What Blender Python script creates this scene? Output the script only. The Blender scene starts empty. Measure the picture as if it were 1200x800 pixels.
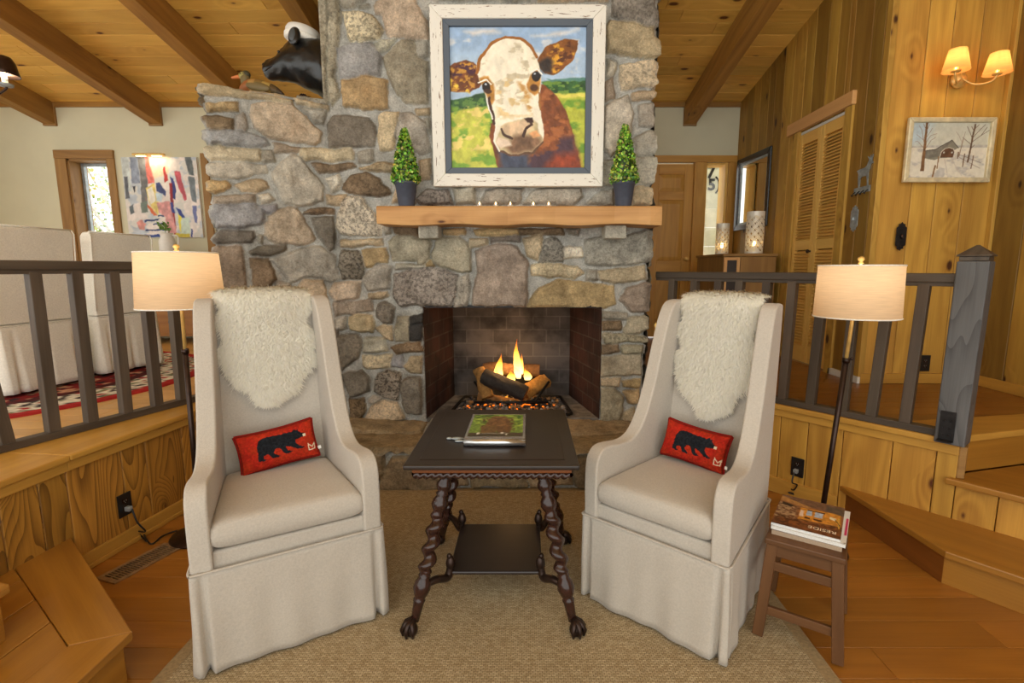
import bpy, bmesh, math, random
import numpy as np
from mathutils import Vector, Matrix
random.seed(7)
rng = np.random.default_rng(11)
PI = math.pi
sc = bpy.context.scene
COL = sc.collection

# ------------------------------------------------------------------ camera
F = 590.0; PX = 618.0; TH = math.radians(8.2); HC = 1.40
CT, ST = math.cos(TH), math.sin(TH)
cam_d = bpy.data.cameras.new('camera'); cam = bpy.data.objects.new('camera', cam_d); COL.objects.link(cam)
cam_d.sensor_width = 36.0; cam_d.lens = 36.0 * F / 1200.0; cam_d.shift_x = -(PX - 600) / 1200.0
cam_d.clip_start = 0.05; cam_d.clip_end = 200
cam.location = (0, 0, HC); cam.rotation_euler = (PI / 2 - TH, 0, 0)
sc.camera = cam

def ray(px, py):
    a = (px - PX) / F; v = (400 - py) / F
    return Vector((a, CT + v * ST, v * CT - ST))
O = Vector((0, 0, HC))
def atY(px, py, Y): r = ray(px, py); return O + r * (Y / r.y)
def atX(px, py, X): r = ray(px, py); return O + r * (X / r.x)
def atZ(px, py, z): r = ray(px, py); return O + r * ((z - HC) / r.z)
def atP(px, py, p, d):           # vertical plane through p=(x,y) along d=(dx,dy)
    r = ray(px, py); n = Vector((d[1], -d[0], 0)); P = Vector((p[0], p[1], 0))
    return O + r * (n.dot(P) / n.dot(r))

# ------------------------------------------------------------------ colours
def lin1(c):
    c /= 255.0
    return c / 12.92 if c <= 0.04045 else ((c + 0.055) / 1.055) ** 2.4
def lin(c): return tuple(lin1(float(x)) for x in c[:3])
def lin4(c): return lin(c) + (1.0,)

# ------------------------------------------------------------------ mesh collector
class MB:
    def __init__(s): s.v = []; s.f = []; s.uv = []; s.c = []; s.sm = []
    def add(s, vs, fs, col=(1, 1, 1), uvs=None, smooth=False, uvo=None):
        o = len(s.v); s.v.extend([tuple(v) for v in vs])
        if uvo is None: uvo = (random.random() * 40, random.random() * 40)
        for k, f in enumerate(fs):
            s.f.append(tuple(i + o for i in f)); s.sm.append(smooth); s.c.append(col)
            if uvs is not None: s.uv.append([(u[0] + uvo[0], u[1] + uvo[1]) for u in uvs[k]])
            else:
                P = [Vector(vs[i]) for i in f]
                n = (P[1] - P[0]).cross(P[2] - P[0]); a = [abs(x) for x in n]
                if a[2] >= a[0] and a[2] >= a[1]: s.uv.append([(p.x + uvo[0], p.y + uvo[1]) for p in P])
                elif a[0] >= a[1]: s.uv.append([(p.y + uvo[0], p.z + uvo[1]) for p in P])
                else: s.uv.append([(p.x + uvo[0], p.z + uvo[1]) for p in P])
        return s
    def obox(s, c, ax, ay, az, col=(1, 1, 1), along=None):
        """oriented box; ax, ay, az are half-extent vectors; uv u runs along the longest (or given) one"""
        c = Vector(c); A = [Vector(ax), Vector(ay), Vector(az)]
        if A[0].cross(A[1]).dot(A[2]) < 0: A[0] = -A[0]
        L = along if along is not None else max(range(3), key=lambda i: A[i].length)
        sg = [(-1,-1,-1),(1,-1,-1),(1,1,-1),(-1,1,-1),(-1,-1,1),(1,-1,1),(1,1,1),(-1,1,1)]
        vs = [c + A[0]*a + A[1]*b + A[2]*d for a, b, d in sg]
        fs = [(0,3,2,1),(4,5,6,7),(0,1,5,4),(2,3,7,6),(1,2,6,5),(3,0,4,7)]
        fixed = [2, 2, 1, 1, 0, 0]; uvs = []
        for f, fx in zip(fs, fixed):
            ot = [i for i in range(3) if i != fx]
            if L in ot: u = L; v = [i for i in ot if i != L][0]
            else: u, v = ot
            uvs.append([(sg[i][u] * A[u].length, sg[i][v] * A[v].length + fx * .37) for i in f])
        return s.add(vs, fs, col, uvs)
    def box(s, x0, x1, y0, y1, z0, z1, col=(1, 1, 1), along=None):
        return s.obox(((x0+x1)/2, (y0+y1)/2, (z0+z1)/2), ((x1-x0)/2,0,0), (0,(y1-y0)/2,0), (0,0,(z1-z0)/2), col, along)
    def bar(s, p, q, w, h, up=(0, 0, 1), col=(1, 1, 1)):
        p = Vector(p); q = Vector(q); d = q - p; L = d.length; d.normalize()
        up = Vector(up); sd = d.cross(up)
        if sd.length < 1e-4: sd = d.cross(Vector((0, 1, 0)))
        sd.normalize(); u = sd.cross(d)
        return s.obox((p + q) / 2, d * L / 2, sd * w / 2, u * h / 2, col, 0)
    def prism(s, pts, z0, z1, col=(1, 1, 1), M=None, uvo=None):
        n = len(pts); area = sum(pts[i][0]*pts[(i+1)%n][1]-pts[(i+1)%n][0]*pts[i][1] for i in range(n))
        if area < 0: pts = pts[::-1]
        vs = [Vector((x, y, z0)) for x, y in pts] + [Vector((x, y, z1)) for x, y in pts]
        if M is not None: vs = [M @ v for v in vs]
        fs = [tuple(range(n))[::-1], tuple(range(n, 2*n))] + [(i, (i+1) % n, n+(i+1) % n, n+i) for i in range(n)]
        if M is not None and M.to_3x3().determinant() < 0: fs = [f[::-1] for f in fs]
        return s.add(vs, fs, col, uvo=uvo)
    def tube(s, pts, r, seg=10, col=(1, 1, 1), caps=True, up=None):
        pts = [Vector(p) for p in pts]; n = len(pts)
        rs = r if isinstance(r, (list, tuple)) else [r] * n
        T = []
        for i in range(n):
            d = pts[min(i+1, n-1)] - pts[max(i-1, 0)]
            T.append(d.normalized() if d.length > 1e-9 else Vector((0, 0, 1)))
        a = Vector((0, 0, 1)) if abs(T[0].z) < .9 else Vector((1, 0, 0))
        N = (a - T[0] * a.dot(T[0])).normalized(); vs = []; L = 0; ls = []
        for i in range(n):
            N = N - T[i] * N.dot(T[i])
            N = N.normalized() if N.length > 1e-6 else T[i].orthogonal().normalized()
            B = T[i].cross(N)
            if i: L += (pts[i] - pts[i-1]).length
            ls.append(L)
            for k in range(seg):
                t = 2 * PI * k / seg
                vs.append(pts[i] + (N * math.cos(t) + B * math.sin(t)) * rs[i])
        fs = []; uvs = []
        for i in range(n - 1):
            for k in range(seg):
                k2 = (k + 1) % seg
                fs.append((i*seg+k, i*seg+k2, (i+1)*seg+k2, (i+1)*seg+k))
                c0 = k / seg * 2 * PI * rs[i]; c1 = (k + 1) / seg * 2 * PI * rs[i]
                uvs.append([(ls[i], c0), (ls[i], c1), (ls[i+1], c1), (ls[i+1], c0)])
        if caps:
            fs.append(tuple(range(seg))[::-1]); uvs.append([(0, 0)] * seg)
            fs.append(tuple(range((n-1)*seg, n*seg))); uvs.append([(0, 0)] * seg)
        return s.add(vs, fs, col, uvs, True)
    def lathe(s, prof, seg=24, col=(1, 1, 1), M=None, twist=None, smooth=True, close=True):
        """prof: list of (r, z); twist(k, t, z) -> radius factor"""
        vs = []; n = len(prof)
        for r, z in prof:
            for k in range(seg):
                t = 2 * PI * k / seg; rr = r * (twist(t, z) if twist else 1)
                v = Vector((rr * math.cos(t), rr * math.sin(t), z)); vs.append(M @ v if M is not None else v)
        fs = []; uvs = []
        for i in range(n - 1):
            for k in range(seg):
                k2 = (k + 1) % seg
                fs.append((i*seg+k, i*seg+k2, (i+1)*seg+k2, (i+1)*seg+k))
                a, b = prof[i], prof[i+1]; R = max(p[0] for p in prof) * 2 * PI / seg
                uvs.append([(k*R, a[1]), ((k+1)*R, a[1]), ((k+1)*R, b[1]), (k*R, b[1])])
        if close:
            if prof[0][0] > 1e-4: fs.append(tuple(range(seg))[::-1]); uvs.append([(0, 0)] * seg)
            if prof[-1][0] > 1e-4: fs.append(tuple(range((n-1)*seg, n*seg))); uvs.append([(0, 0)] * seg)
        return s.add(vs, fs, col, uvs, smooth)
    def blob(s, c, r, seg=12, rings=8, col=(1, 1, 1), M=None, fn=None):
        vs = []; fs = []
        for i in range(rings + 1):
            p = PI * i / rings
            for k in range(seg):
                t = 2 * PI * k / seg
                d = Vector((math.sin(p) * math.cos(t), math.sin(p) * math.sin(t), math.cos(p)))
                k_ = fn(d) if fn else 1
                v = Vector((d.x * r[0], d.y * r[1], d.z * r[2])) * k_
                if M is not None: v = M @ v
                vs.append(Vector(c) + v)
        for i in range(rings):
            for k in range(seg):
                k2 = (k + 1) % seg
                fs.append((i*seg+k, (i+1)*seg+k, (i+1)*seg+k2, i*seg+k2))
        return s.add(vs, fs, col, None, True)
    def grid(s, P, col=(1, 1, 1), smooth=True, wrap=False, flip=False):
        """P: rows of points"""
        R = len(P); C_ = len(P[0]); vs = [v for row in P for v in row]; fs = []; uvs = []
        for i in range(R - 1):
            for j in range(C_ if wrap else C_ - 1):
                j2 = (j + 1) % C_
                f = (i*C_+j, i*C_+j2, (i+1)*C_+j2, (i+1)*C_+j)
                fs.append(f[::-1] if flip else f)
        return s.add(vs, fs, col, None, smooth)
    def build(s, name, mat=None, parent=None, world=False, bevel=0, seg=2, subsurf=0, smooth=None, weld=False):
        me = bpy.data.meshes.new(name)
        vs = s.v
        if world and parent is not None:
            Mi = mw(parent).inverted(); vs = [Mi @ Vector(v) for v in vs]
        me.from_pydata([tuple(v) for v in vs], [], s.f)
        uvl = me.uv_layers.new(name='UVMap')
        uvl.data.foreach_set('uv', [x for f in s.uv for u in f for x in u])
        at = me.attributes.new('Col', 'FLOAT_COLOR', 'CORNER')
        at.data.foreach_set('color', [x for f, c in zip(s.f, s.c) for _ in f for x in (c[0], c[1], c[2], 1.0)])
        me.polygons.foreach_set('use_smooth', s.sm if smooth is None else [smooth] * len(s.f))
        o = mkobj(name, me, mat, parent)
        if weld:
            m = o.modifiers.new('weld', 'WELD'); m.merge_threshold = .0005
        if bevel:
            m = o.modifiers.new('bevel', 'BEVEL'); m.width = bevel; m.segments = seg; m.limit_method = 'ANGLE'; m.angle_limit = math.radians(40)
            m.harden_normals = False
        if subsurf:
            m = o.modifiers.new('sub', 'SUBSURF'); m.levels = subsurf; m.render_levels = subsurf
        me.update()
        return o

def mkobj(name, me, mat=None, parent=None):
    o = bpy.data.objects.new(name, me); COL.objects.link(o)
    if mat is not None and me is not None: me.materials.append(mat)
    if parent is not None: o.parent = parent
    return o
def mw(o):
    M = o.matrix_basis.copy()
    while o.parent is not None:
        o = o.parent; M = o.matrix_basis @ M
    return M
def tag(o, label=None, cat=None, group=None, kind=None):
    if label: o['label'] = label
    if cat: o['category'] = cat
    if group: o['group'] = group
    if kind: o['kind'] = kind
    return o
def thing(name, label, cat, loc=(0, 0, 0), rz=0, group=None):
    o = bpy.data.objects.new(name, None); COL.objects.link(o); o.empty_display_size = .05
    o.location = loc; o.rotation_euler = (0, 0, rz)
    return tag(o, label, cat, group)
def struct(o, label=None, cat=None):
    o['kind'] = 'structure'
    if label: o['label'] = label
    if cat: o['category'] = cat
    return o
def copy_tree(o, parent=None):
    c = o.copy(); COL.objects.link(c)
    if parent is not None: c.parent = parent
    for ch in list(o.children): copy_tree(ch, c)
    return c
def catmull(pts, n=6, closed=False):
    P = [Vector(p) for p in pts]; N = len(P); out = []
    rngi = range(N if closed else N - 1)
    for i in rngi:
        if closed: a, b, c, d = P[(i-1) % N], P[i], P[(i+1) % N], P[(i+2) % N]
        else: a, b, c, d = P[max(i-1, 0)], P[i], P[i+1], P[min(i+2, N-1)]
        for k in range(n):
            t = k / n
            out.append(.5 * ((2*b) + (-a+c)*t + (2*a-5*b+4*c-d)*t*t + (-a+3*b-3*c+d)*t**3))
    if not closed: out.append(P[-1])
    return out

# ------------------------------------------------------------------ materials
def nt(name):
    m = bpy.data.materials.new(name); m.use_nodes = True
    t = m.node_tree; t.nodes.clear()
    out = t.nodes.new('ShaderNodeOutputMaterial')
    return m, t, out
class N:
    def __init__(s, t): s.t = t
    def n(s, kind, **kw):
        x = s.t.nodes.new('ShaderNode' + kind)
        for k, v in kw.items():
            if k.startswith('i_'):
                key = k[2:]; key = int(key) if key.isdigit() else key.replace('_', ' ')
                x.inputs[key].default_value = v
            else: setattr(x, k, v)
        return x
    def l(s, a, b): s.t.links.new(a, b)
    def mix(s, fac, a, b, blend='MIX'):
        x = s.t.nodes.new('ShaderNodeMix'); x.data_type = 'RGBA'; x.blend_type = blend
        for sock, val in ((0, fac), (6, a), (7, b)):
            if hasattr(val, 'is_output'): s.l(val, x.inputs[sock])
            else: x.inputs[sock].default_value = val
        return x.outputs[2]
    def ramp(s, fac, stops):
        x = s.t.nodes.new('ShaderNodeValToRGB'); e = x.color_ramp.elements
        while len(e) < len(stops): e.new(.5)
        for k, (p, c) in enumerate(stops):
            e[k].position = p; e[k].color = c if len(c) == 4 else (*c, 1)
        s.l(fac, x.inputs[0]); return x.outputs[0]
    def math(s, op, a, b=None):
        x = s.t.nodes.new('ShaderNodeMath'); x.operation = op
        for k, val in enumerate((a, b)):
            if val is None: continue
            if hasattr(val, 'is_output'): s.l(val, x.inputs[k])
            else: x.inputs[k].default_value = val
        return x.outputs[0]
def principled(g, col, rough=.5, metal=0, spec=.5, bump=None, bstr=.2, bdist=.01, **kw):
    p = g.n('BsdfPrincipled')
    if hasattr(col, 'is_output'): g.l(col, p.inputs['Base Color'])
    else: p.inputs['Base Color'].default_value = lin4(col)
    if hasattr(rough, 'is_output'): g.l(rough, p.inputs['Roughness'])
    else: p.inputs['Roughness'].default_value = rough
    p.inputs['Metallic'].default_value = metal
    p.inputs['Specular IOR Level'].default_value = spec
    for k, v in kw.items(): p.inputs[k.replace('_', ' ')].default_value = v
    if bump is not None:
        b = g.n('Bump', i_Strength=bstr, i_Distance=bdist); g.l(bump, b.inputs['Height']); g.l(b.outputs[0], p.inputs['Normal'])
    return p

def wood(name, light, dark, rough=.5, rings=7.0, cw=.30, knots=.5, contrast=1.0, fine=.35, knotcol=(62, 36, 16), ws=(.55, 4.5), spec=.35, bstr=.15, sharp=False):
    """grain = contour lines of a stretched noise (cathedral figure) + fine pores + board tone"""
    m, t, out = nt(name); g = N(t)
    uv = g.n('UVMap', uv_map='UVMap'); at = g.n('Attribute', attribute_name='Col')
    mp = g.n('Mapping'); mp.inputs['Scale'].default_value = (ws[0], ws[1], 1); g.l(uv.outputs[0], mp.inputs[0])
    n0 = g.n('TexNoise', i_Scale=1.0, i_Detail=1.5, i_Roughness=.45); g.l(mp.outputs[0], n0.inputs[0])
    mk = g.n('Mapping'); mk.inputs['Scale'].default_value = (1.7, 3.4, 1); g.l(uv.outputs[0], mk.inputs[0])
    vo = g.n('TexVoronoi', voronoi_dimensions='2D', i_Scale=1.0, i_Randomness=1.0); g.l(mk.outputs[0], vo.inputs[0])
    sep = g.n('SeparateColor'); g.l(vo.outputs['Color'], sep.inputs[0])
    isk = g.n('MapRange', i_1=1-knots, i_2=1-knots+.02); g.l(sep.outputs[0], isk.inputs[0])
    near = g.n('MapRange', i_1=.0, i_2=.30, i_3=.30, i_4=0.0); g.l(vo.outputs['Distance'], near.inputs[0])
    bend = g.math('MULTIPLY', near.outputs[0], isk.outputs[0])
    ph = g.math('MULTIPLY', g.math('ADD', n0.outputs['Fac'], bend), rings)
    fr = g.math('FRACT', ph)
    if sharp: w = g.math('POWER', fr, 2.2)
    else: w = g.math('ADD', g.math('MULTIPLY', g.math('SINE', g.math('MULTIPLY', ph, 6.2832)), .5), .5)
    mp2 = g.n('Mapping'); mp2.inputs['Scale'].default_value = (2.4, 120, 1); g.l(uv.outputs[0], mp2.inputs[0])
    nf = g.n('TexNoise', i_Scale=1.0, i_Detail=4, i_Roughness=.65); g.l(mp2.outputs[0], nf.inputs[0])
    mp3 = g.n('Mapping'); mp3.inputs['Scale'].default_value = (.9, 7, 1); g.l(uv.outputs[0], mp3.inputs[0])
    nb = g.n('TexNoise', i_Scale=1.0, i_Detail=4, i_Roughness=.6); g.l(mp3.outputs[0], nb.inputs[0])
    f = g.math('MULTIPLY', w, cw * contrast)
    f = g.math('ADD', f, g.math('MULTIPLY', g.math('SUBTRACT', nf.outputs['Fac'], .5), fine * 1.6))
    f = g.math('ADD', f, g.math('ADD', g.math('MULTIPLY', g.math('SUBTRACT', nb.outputs['Fac'], .5), 1.3 * contrast), .35 - cw * .3))
    c = g.ramp(f, [(0.0, lin4(light)), (1.0, lin4(dark))])
    if knots:
        rad = g.math('MULTIPLY', g.math('SUBTRACT', sep.outputs[0], 1 - knots), .10)
        rad = g.math('ADD', g.math('MULTIPLY', isk.outputs[0], .012), rad)
        k = g.math('SUBTRACT', g.math('ADD', rad, g.math('MULTIPLY', g.math('SUBTRACT', nf.outputs['Fac'], .5), .05)), vo.outputs['Distance'])
        kf = g.n('MapRange', i_1=-.015, i_2=.02); g.l(k, kf.inputs[0])
        halo = g.n('MapRange', i_1=-.12, i_2=.02, i_4=.6); g.l(k, halo.inputs[0])
        hk = g.math('MULTIPLY', halo.outputs[0], isk.outputs[0]); kk = g.math('MULTIPLY', kf.outputs[0], isk.outputs[0])
        c = g.mix(hk, c, lin4(dark)); c = g.mix(kk, c, lin4(knotcol))
    c = g.mix(1.0, c, at.outputs['Color'], 'MULTIPLY')
    p = principled(g, c, rough, spec=spec, bump=nf.outputs['Fac'], bstr=bstr, bdist=.004)
    g.l(p.outputs[0], out.inputs[0]); return m
def plain(name, col, rough=.5, metal=0, spec=.5, noise=0, nscale=30, bump=0, bscale=200, attr=False, **kw):
    m, t, out = nt(name); g = N(t)
    tc = g.n('TexCoord')
    nz = g.n('TexNoise', i_Scale=nscale, i_Detail=4); g.l(tc.outputs['Object'], nz.inputs[0])
    a = tuple(max(0, x * (1 - noise)) for x in col); b = tuple(min(255, x * (1 + noise)) for x in col)
    c = g.ramp(nz.outputs['Fac'], [(.3, lin4(a)), (.7, lin4(b))])
    if attr:
        at = g.n('Attribute', attribute_name='Col'); c = g.mix(1.0, c, at.outputs['Color'], 'MULTIPLY')
    hb = None
    if bump:
        n2 = g.n('TexNoise', i_Scale=bscale, i_Detail=3); g.l(tc.outputs['Object'], n2.inputs[0]); hb = n2.outputs['Fac']
    p = principled(g, c, rough, metal, spec, hb, bump, .004, **kw)
    g.l(p.outputs[0], out.inputs[0]); return m
def paint(name, rough=.55, bump=.25, bscale=60, spec=.4):
    """colour comes from the vertex colours of the picture (the brushwork of the thing itself)"""
    m, t, out = nt(name); g = N(t)
    at = g.n('Attribute', attribute_name='Col'); tc = g.n('TexCoord')
    n2 = g.n('TexNoise', i_Scale=bscale, i_Detail=4, i_Roughness=.6); g.l(tc.outputs['Object'], n2.inputs[0])
    c = g.mix(.12, at.outputs['Color'], n2.outputs['Fac'], 'OVERLAY')
    p = principled(g, c, rough, 0, spec, n2.outputs['Fac'], bump, .004)
    g.l(p.outputs[0], out.inputs[0]); return m
def fabric(name, col, scale=260, bump=.25, var=.10, sheen=.2):
    m, t, out = nt(name); g = N(t); tc = g.n('TexCoord')
    v = g.n('TexVoronoi', i_Scale=scale); g.l(tc.outputs['Object'], v.inputs[0])
    n1 = g.n('TexNoise', i_Scale=scale * .45, i_Detail=3); g.l(tc.outputs['Object'], n1.inputs[0])
    n2 = g.n('TexNoise', i_Scale=5, i_Detail=3); g.l(tc.outputs['Object'], n2.inputs[0])
    f = g.math('ADD', g.math('MULTIPLY', n1.outputs['Fac'], .7), g.math('MULTIPLY', n2.outputs['Fac'], .3))
    c = g.ramp(f, [(.3, lin4([x * (1 - var) for x in col])), (.7, lin4([min(255, x * (1 + var)) for x in col]))])
    at = g.n('Attribute', attribute_name='Col'); c = g.mix(1.0, c, at.outputs['Color'], 'MULTIPLY')
    h = g.math('ADD', g.math('MULTIPLY', v.outputs['Distance'], .6), n1.outputs['Fac'])
    p = principled(g, c, .9, 0, .15, h, bump, .003)
    p.inputs['Sheen Weight'].default_value = sheen; p.inputs['Sheen Roughness'].default_value = .5
    g.l(p.outputs[0], out.inputs[0]); return m
def shade_mat(name, col, trans=.55, scale=300):
    m, t, out = nt(name); g = N(t); uv = g.n('UVMap', uv_map='UVMap')
    mp = g.n('Mapping'); mp.inputs['Scale'].default_value = (12, 260, 1); g.l(uv.outputs[0], mp.inputs[0])
    n1 = g.n('TexNoise', i_Scale=1.0, i_Detail=3); g.l(mp.outputs[0], n1.inputs[0])
    c = g.ramp(n1.outputs['Fac'], [(.3, lin4([x * .96 for x in col])), (.7, lin4([min(255, x * 1.03) for x in col]))])
    d = g.n('BsdfDiffuse'); tr = g.n('BsdfTranslucent'); mx = g.n('MixShader', i_0=trans)
    g.l(c, d.inputs[0]); g.l(c, tr.inputs[0]); g.l(d.outputs[0], mx.inputs[1]); g.l(tr.outputs[0], mx.inputs[2])
    g.l(mx.outputs[0], out.inputs[0]); return m
def emit(name, col, strength):
    m, t, out = nt(name); g = N(t)
    e = g.n('Emission', i_Strength=strength); e.inputs[0].default_value = lin4(col); g.l(e.outputs[0], out.inputs[0]); return m
def glass(name, tint=(255, 255, 255), rough=0.0):
    m, t, out = nt(name); g = N(t)
    tr = g.n('BsdfTransparent'); tr.inputs[0].default_value = lin4(tint)
    gl = g.n('BsdfGlossy', i_Roughness=rough); mx = g.n('MixShader', i_0=.06)
    g.l(tr.outputs[0], mx.inputs[1]); g.l(gl.outputs[0], mx.inputs[2]); g.l(mx.outputs[0], out.inputs[0]); return m
def stone_mat(name):
    m, t, out = nt(name); g = N(t); tc = g.n('TexCoord'); at = g.n('Attribute', attribute_name='Col'); sp = g.n('Attribute', attribute_name='speck')
    n1 = g.n('TexNoise', i_Scale=9, i_Detail=6, i_Roughness=.65); n2 = g.n('TexNoise', i_Scale=85, i_Detail=6, i_Roughness=.8)
    n3 = g.n('TexNoise', i_Scale=48, i_Detail=3, i_Roughness=.6)
    n4 = g.n('TexNoise', i_Scale=4, i_Detail=4, i_Roughness=.6)
    for n in (n1, n2, n3, n4): g.l(tc.outputs['Object'], n.inputs[0])
    v1 = g.ramp(n1.outputs['Fac'], [(.3, (.55, .53, .50, 1)), (.72, (1.36, 1.34, 1.31, 1))])
    v2 = g.ramp(n2.outputs['Fac'], [(.3, (.50, .50, .50, 1)), (.7, (1.38, 1.38, 1.38, 1))])
    c = g.mix(.85, at.outputs['Color'], v1, 'MULTIPLY'); c = g.mix(.8, c, v2, 'MULTIPLY')
    rust = g.n('MapRange', i_1=.58, i_2=.8, i_4=.3); g.l(n4.outputs['Fac'], rust.inputs[0])
    c = g.mix(rust.outputs[0], c, g.mix(1.0, c, lin4((225, 180, 125)), 'MULTIPLY'))
    s3 = g.ramp(n3.outputs['Fac'], [(.42, (.16, .14, .12, 1)), (.52, (1.15, 1.12, 1.06, 1))])
    c = g.mix(sp.outputs['Fac'], c, g.mix(1.0, c, s3, 'MULTIPLY'))
    h = g.math('ADD', n2.outputs['Fac'], g.math('MULTIPLY', n1.outputs['Fac'], 1.5))
    p = principled(g, c, .88, 0, .2, h, .9, .014); g.l(p.outputs[0], out.inputs[0]); return m
def brick_mat(name, c1, c2, mortar, soot=(22, 20, 20)):
    m, t, out = nt(name); g = N(t); uv = g.n('UVMap', uv_map='UVMap'); tc = g.n('TexCoord')
    b = g.n('TexBrick', i_Scale=1.0, i_Mortar_Size=.006, i_Brick_Width=.235, i_Row_Height=.118, i_Bias=-.2, i_Mortar_Smooth=.2)
    b.inputs['Color1'].default_value = lin4(c1); b.inputs['Color2'].default_value = lin4(c2); b.inputs['Mortar'].default_value = lin4(mortar)
    g.l(uv.outputs[0], b.inputs[0])
    n1 = g.n('TexNoise', i_Scale=5, i_Detail=5); g.l(tc.outputs['Object'], n1.inputs[0])
    n2 = g.n('TexNoise', i_Scale=90, i_Detail=3); g.l(tc.outputs['Object'], n2.inputs[0])
    s = g.n('MapRange', i_1=.42, i_2=.66, i_4=.75); g.l(n1.outputs['Fac'], s.inputs[0])
    c = g.mix(s.outputs[0], b.outputs[0], lin4(soot))
    h = g.math('SUBTRACT', g.math('MULTIPLY', n2.outputs['Fac'], .4), b.outputs['Fac'])
    p = principled(g, c, .85, 0, .25, h, .5, .01); g.l(p.outputs[0], out.inputs[0]); return m

M_ = {}
M_['pine_ceiling'] = wood('pine_ceiling', (236, 192, 96), (190, 138, 56), .5, 6, .22, .62, .8, knotcol=(96, 54, 20))
M_['beam'] = wood('beam_wood', (176, 130, 60), (118, 80, 34), .6, 6, .28, .4, 1.0)
M_['panel'] = wood('panel_boards', (208, 166, 76), (152, 108, 42), .55, 7, .26, .55, .95, knotcol=(74, 42, 18))
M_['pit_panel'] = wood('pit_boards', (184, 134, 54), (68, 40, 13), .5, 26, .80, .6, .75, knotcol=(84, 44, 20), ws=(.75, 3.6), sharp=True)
M_['pit_light'] = wood('pit_boards_light', (206, 160, 70), (148, 102, 38), .5, 8, .34, .6, .9, knotcol=(84, 44, 20))
M_['cap'] = wood('cap_oak', (204, 156, 70), (162, 114, 46), .4, 6, .25, .12, .8)
M_['floor'] = wood('floor_boards', (168, 112, 42), (120, 73, 24), .32, 7, .25, .15, .8, spec=.5)
M_['floor_landing'] = wood('landing_boards', (150, 100, 42), (110, 68, 26), .3, 7, .25, .12, .7, spec=.5)
M_['floor_dining'] = wood('lit_dining_boards', (222, 178, 104), (190, 142, 76), .35, 7, .25, .12, .6, spec=.5)  # lighter tone paints the daylight on the dining side into the boards
M_['step'] = wood('step_oak', (172, 120, 44), (130, 84, 28), .36, 6, .28, .10, .8, spec=.5)
M_['step_dark'] = wood('step_end_oak', (140, 84, 32), (104, 58, 20), .4, 6, .25, .0, .7)
M_['rail'] = wood('rail_stain', (90, 79, 67), (50, 42, 35), .5, 7, .35, 0, .9)
M_['newel'] = wood('newel_stain', (104, 104, 104), (52, 50, 50), .55, 16, .5, .15, .9, knotcol=(30, 28, 26), ws=(.8, 5), sharp=True)
M_['mantel'] = wood('mantel_beam', (216, 168, 108), (164, 114, 62), .5, 7, .3, .3, 1.0, knotcol=(90, 54, 26))
M_['table'] = wood('table_stain', (44, 34, 30), (28, 22, 19), .28, 6, .2, 0, .6, spec=.5, bstr=.05)
M_['turned'] = plain('turned_mahogany', (50, 28, 22), .22, noise=.15, attr=True)
M_['apron'] = wood('apron_wood', (128, 72, 32), (92, 48, 20), .35, 6, .25, 0, .7)
M_['stool'] = wood('stool_wood', (112, 76, 46), (70, 44, 24), .45, 8, .3, 0, .9)
M_['door'] = wood('fir_door', (212, 160, 76), (168, 116, 48), .4, 9, .3, 0, .8)
M_['louver'] = wood('louver_pine', (238, 196, 108), (208, 160, 78), .45, 7, .2, 0, .6)
M_['lintel'] = wood('lintel_fir', (228, 178, 116), (190, 136, 80), .5, 8, .25, 0, .7)
M_['casing'] = wood('window_casing_oak', (166, 126, 70), (118, 82, 42), .5, 8, .3, .1, .8)
M_['sideboard'] = wood('sideboard_wood', (170, 118, 58), (122, 78, 34), .4, 7, .3, 0, .8)
M_['cream'] = plain('cream_wall_paint', (210, 206, 178), .85, spec=.2, noise=.015, nscale=3)
M_['white'] = plain('white_paint', (228, 226, 218), .5, noise=.02)
M_['stone'] = stone_mat('fieldstone')
M_['brick'] = brick_mat('firebrick_red', (66, 42, 37), (46, 30, 28), (74, 62, 57))
M_['brick_back'] = brick_mat('firebrick_back', (96, 90, 88), (74, 68, 66), (108, 102, 98))
M_['linen'] = fabric('linen_slipcover', (186, 178, 166), 330, .3, .045)
M_['cotton'] = fabric('cotton_slipcover', (242, 239, 228), 240, .15, .05)

def sisal_mat():
    m, t, out = nt('sisal'); g = N(t); tc = g.n('TexCoord')
    b = g.n('TexBrick', i_Scale=1.0, i_Mortar_Size=.0011, i_Brick_Width=.016, i_Row_Height=.0075, i_Mortar_Smooth=.6)
    b.inputs['Color1'].default_value = lin4((198, 179, 144)); b.inputs['Color2'].default_value = lin4((168, 147, 112)); b.inputs['Mortar'].default_value = lin4((112, 94, 66))
    nz = g.n('TexNoise', i_Scale=120, i_Detail=3); g.l(tc.outputs['Object'], nz.inputs[0]); n2 = g.n('TexNoise', i_Scale=2.5, i_Detail=2); g.l(tc.outputs['Object'], n2.inputs[0])
    v = g.n('VectorMath', operation='ADD'); sc2 = g.n('VectorMath', operation='SCALE'); sc2.inputs['Scale'].default_value = .004; g.l(nz.outputs['Color'], sc2.inputs[0]); g.l(tc.outputs['Object'], v.inputs[0]); g.l(sc2.outputs[0], v.inputs[1]); g.l(v.outputs[0], b.inputs[0])
    c = g.mix(.5, b.outputs[0], g.ramp(nz.outputs['Fac'], [(.3, (.7, .7, .7, 1)), (.7, (1.25, 1.25, 1.25, 1))]), 'MULTIPLY'); c = g.mix(.35, c, g.ramp(n2.outputs['Fac'], [(.3, (.85, .85, .85, 1)), (.7, (1.12, 1.12, 1.12, 1))]), 'MULTIPLY')
    h = g.math('SUBTRACT', g.math('MULTIPLY', nz.outputs['Fac'], .5), b.outputs['Fac']); p = principled(g, c, .95, 0, .1, h, .7, .004); g.l(p.outputs[0], out.inputs[0]); return m
M_['sisal'] = sisal_mat()
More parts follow.
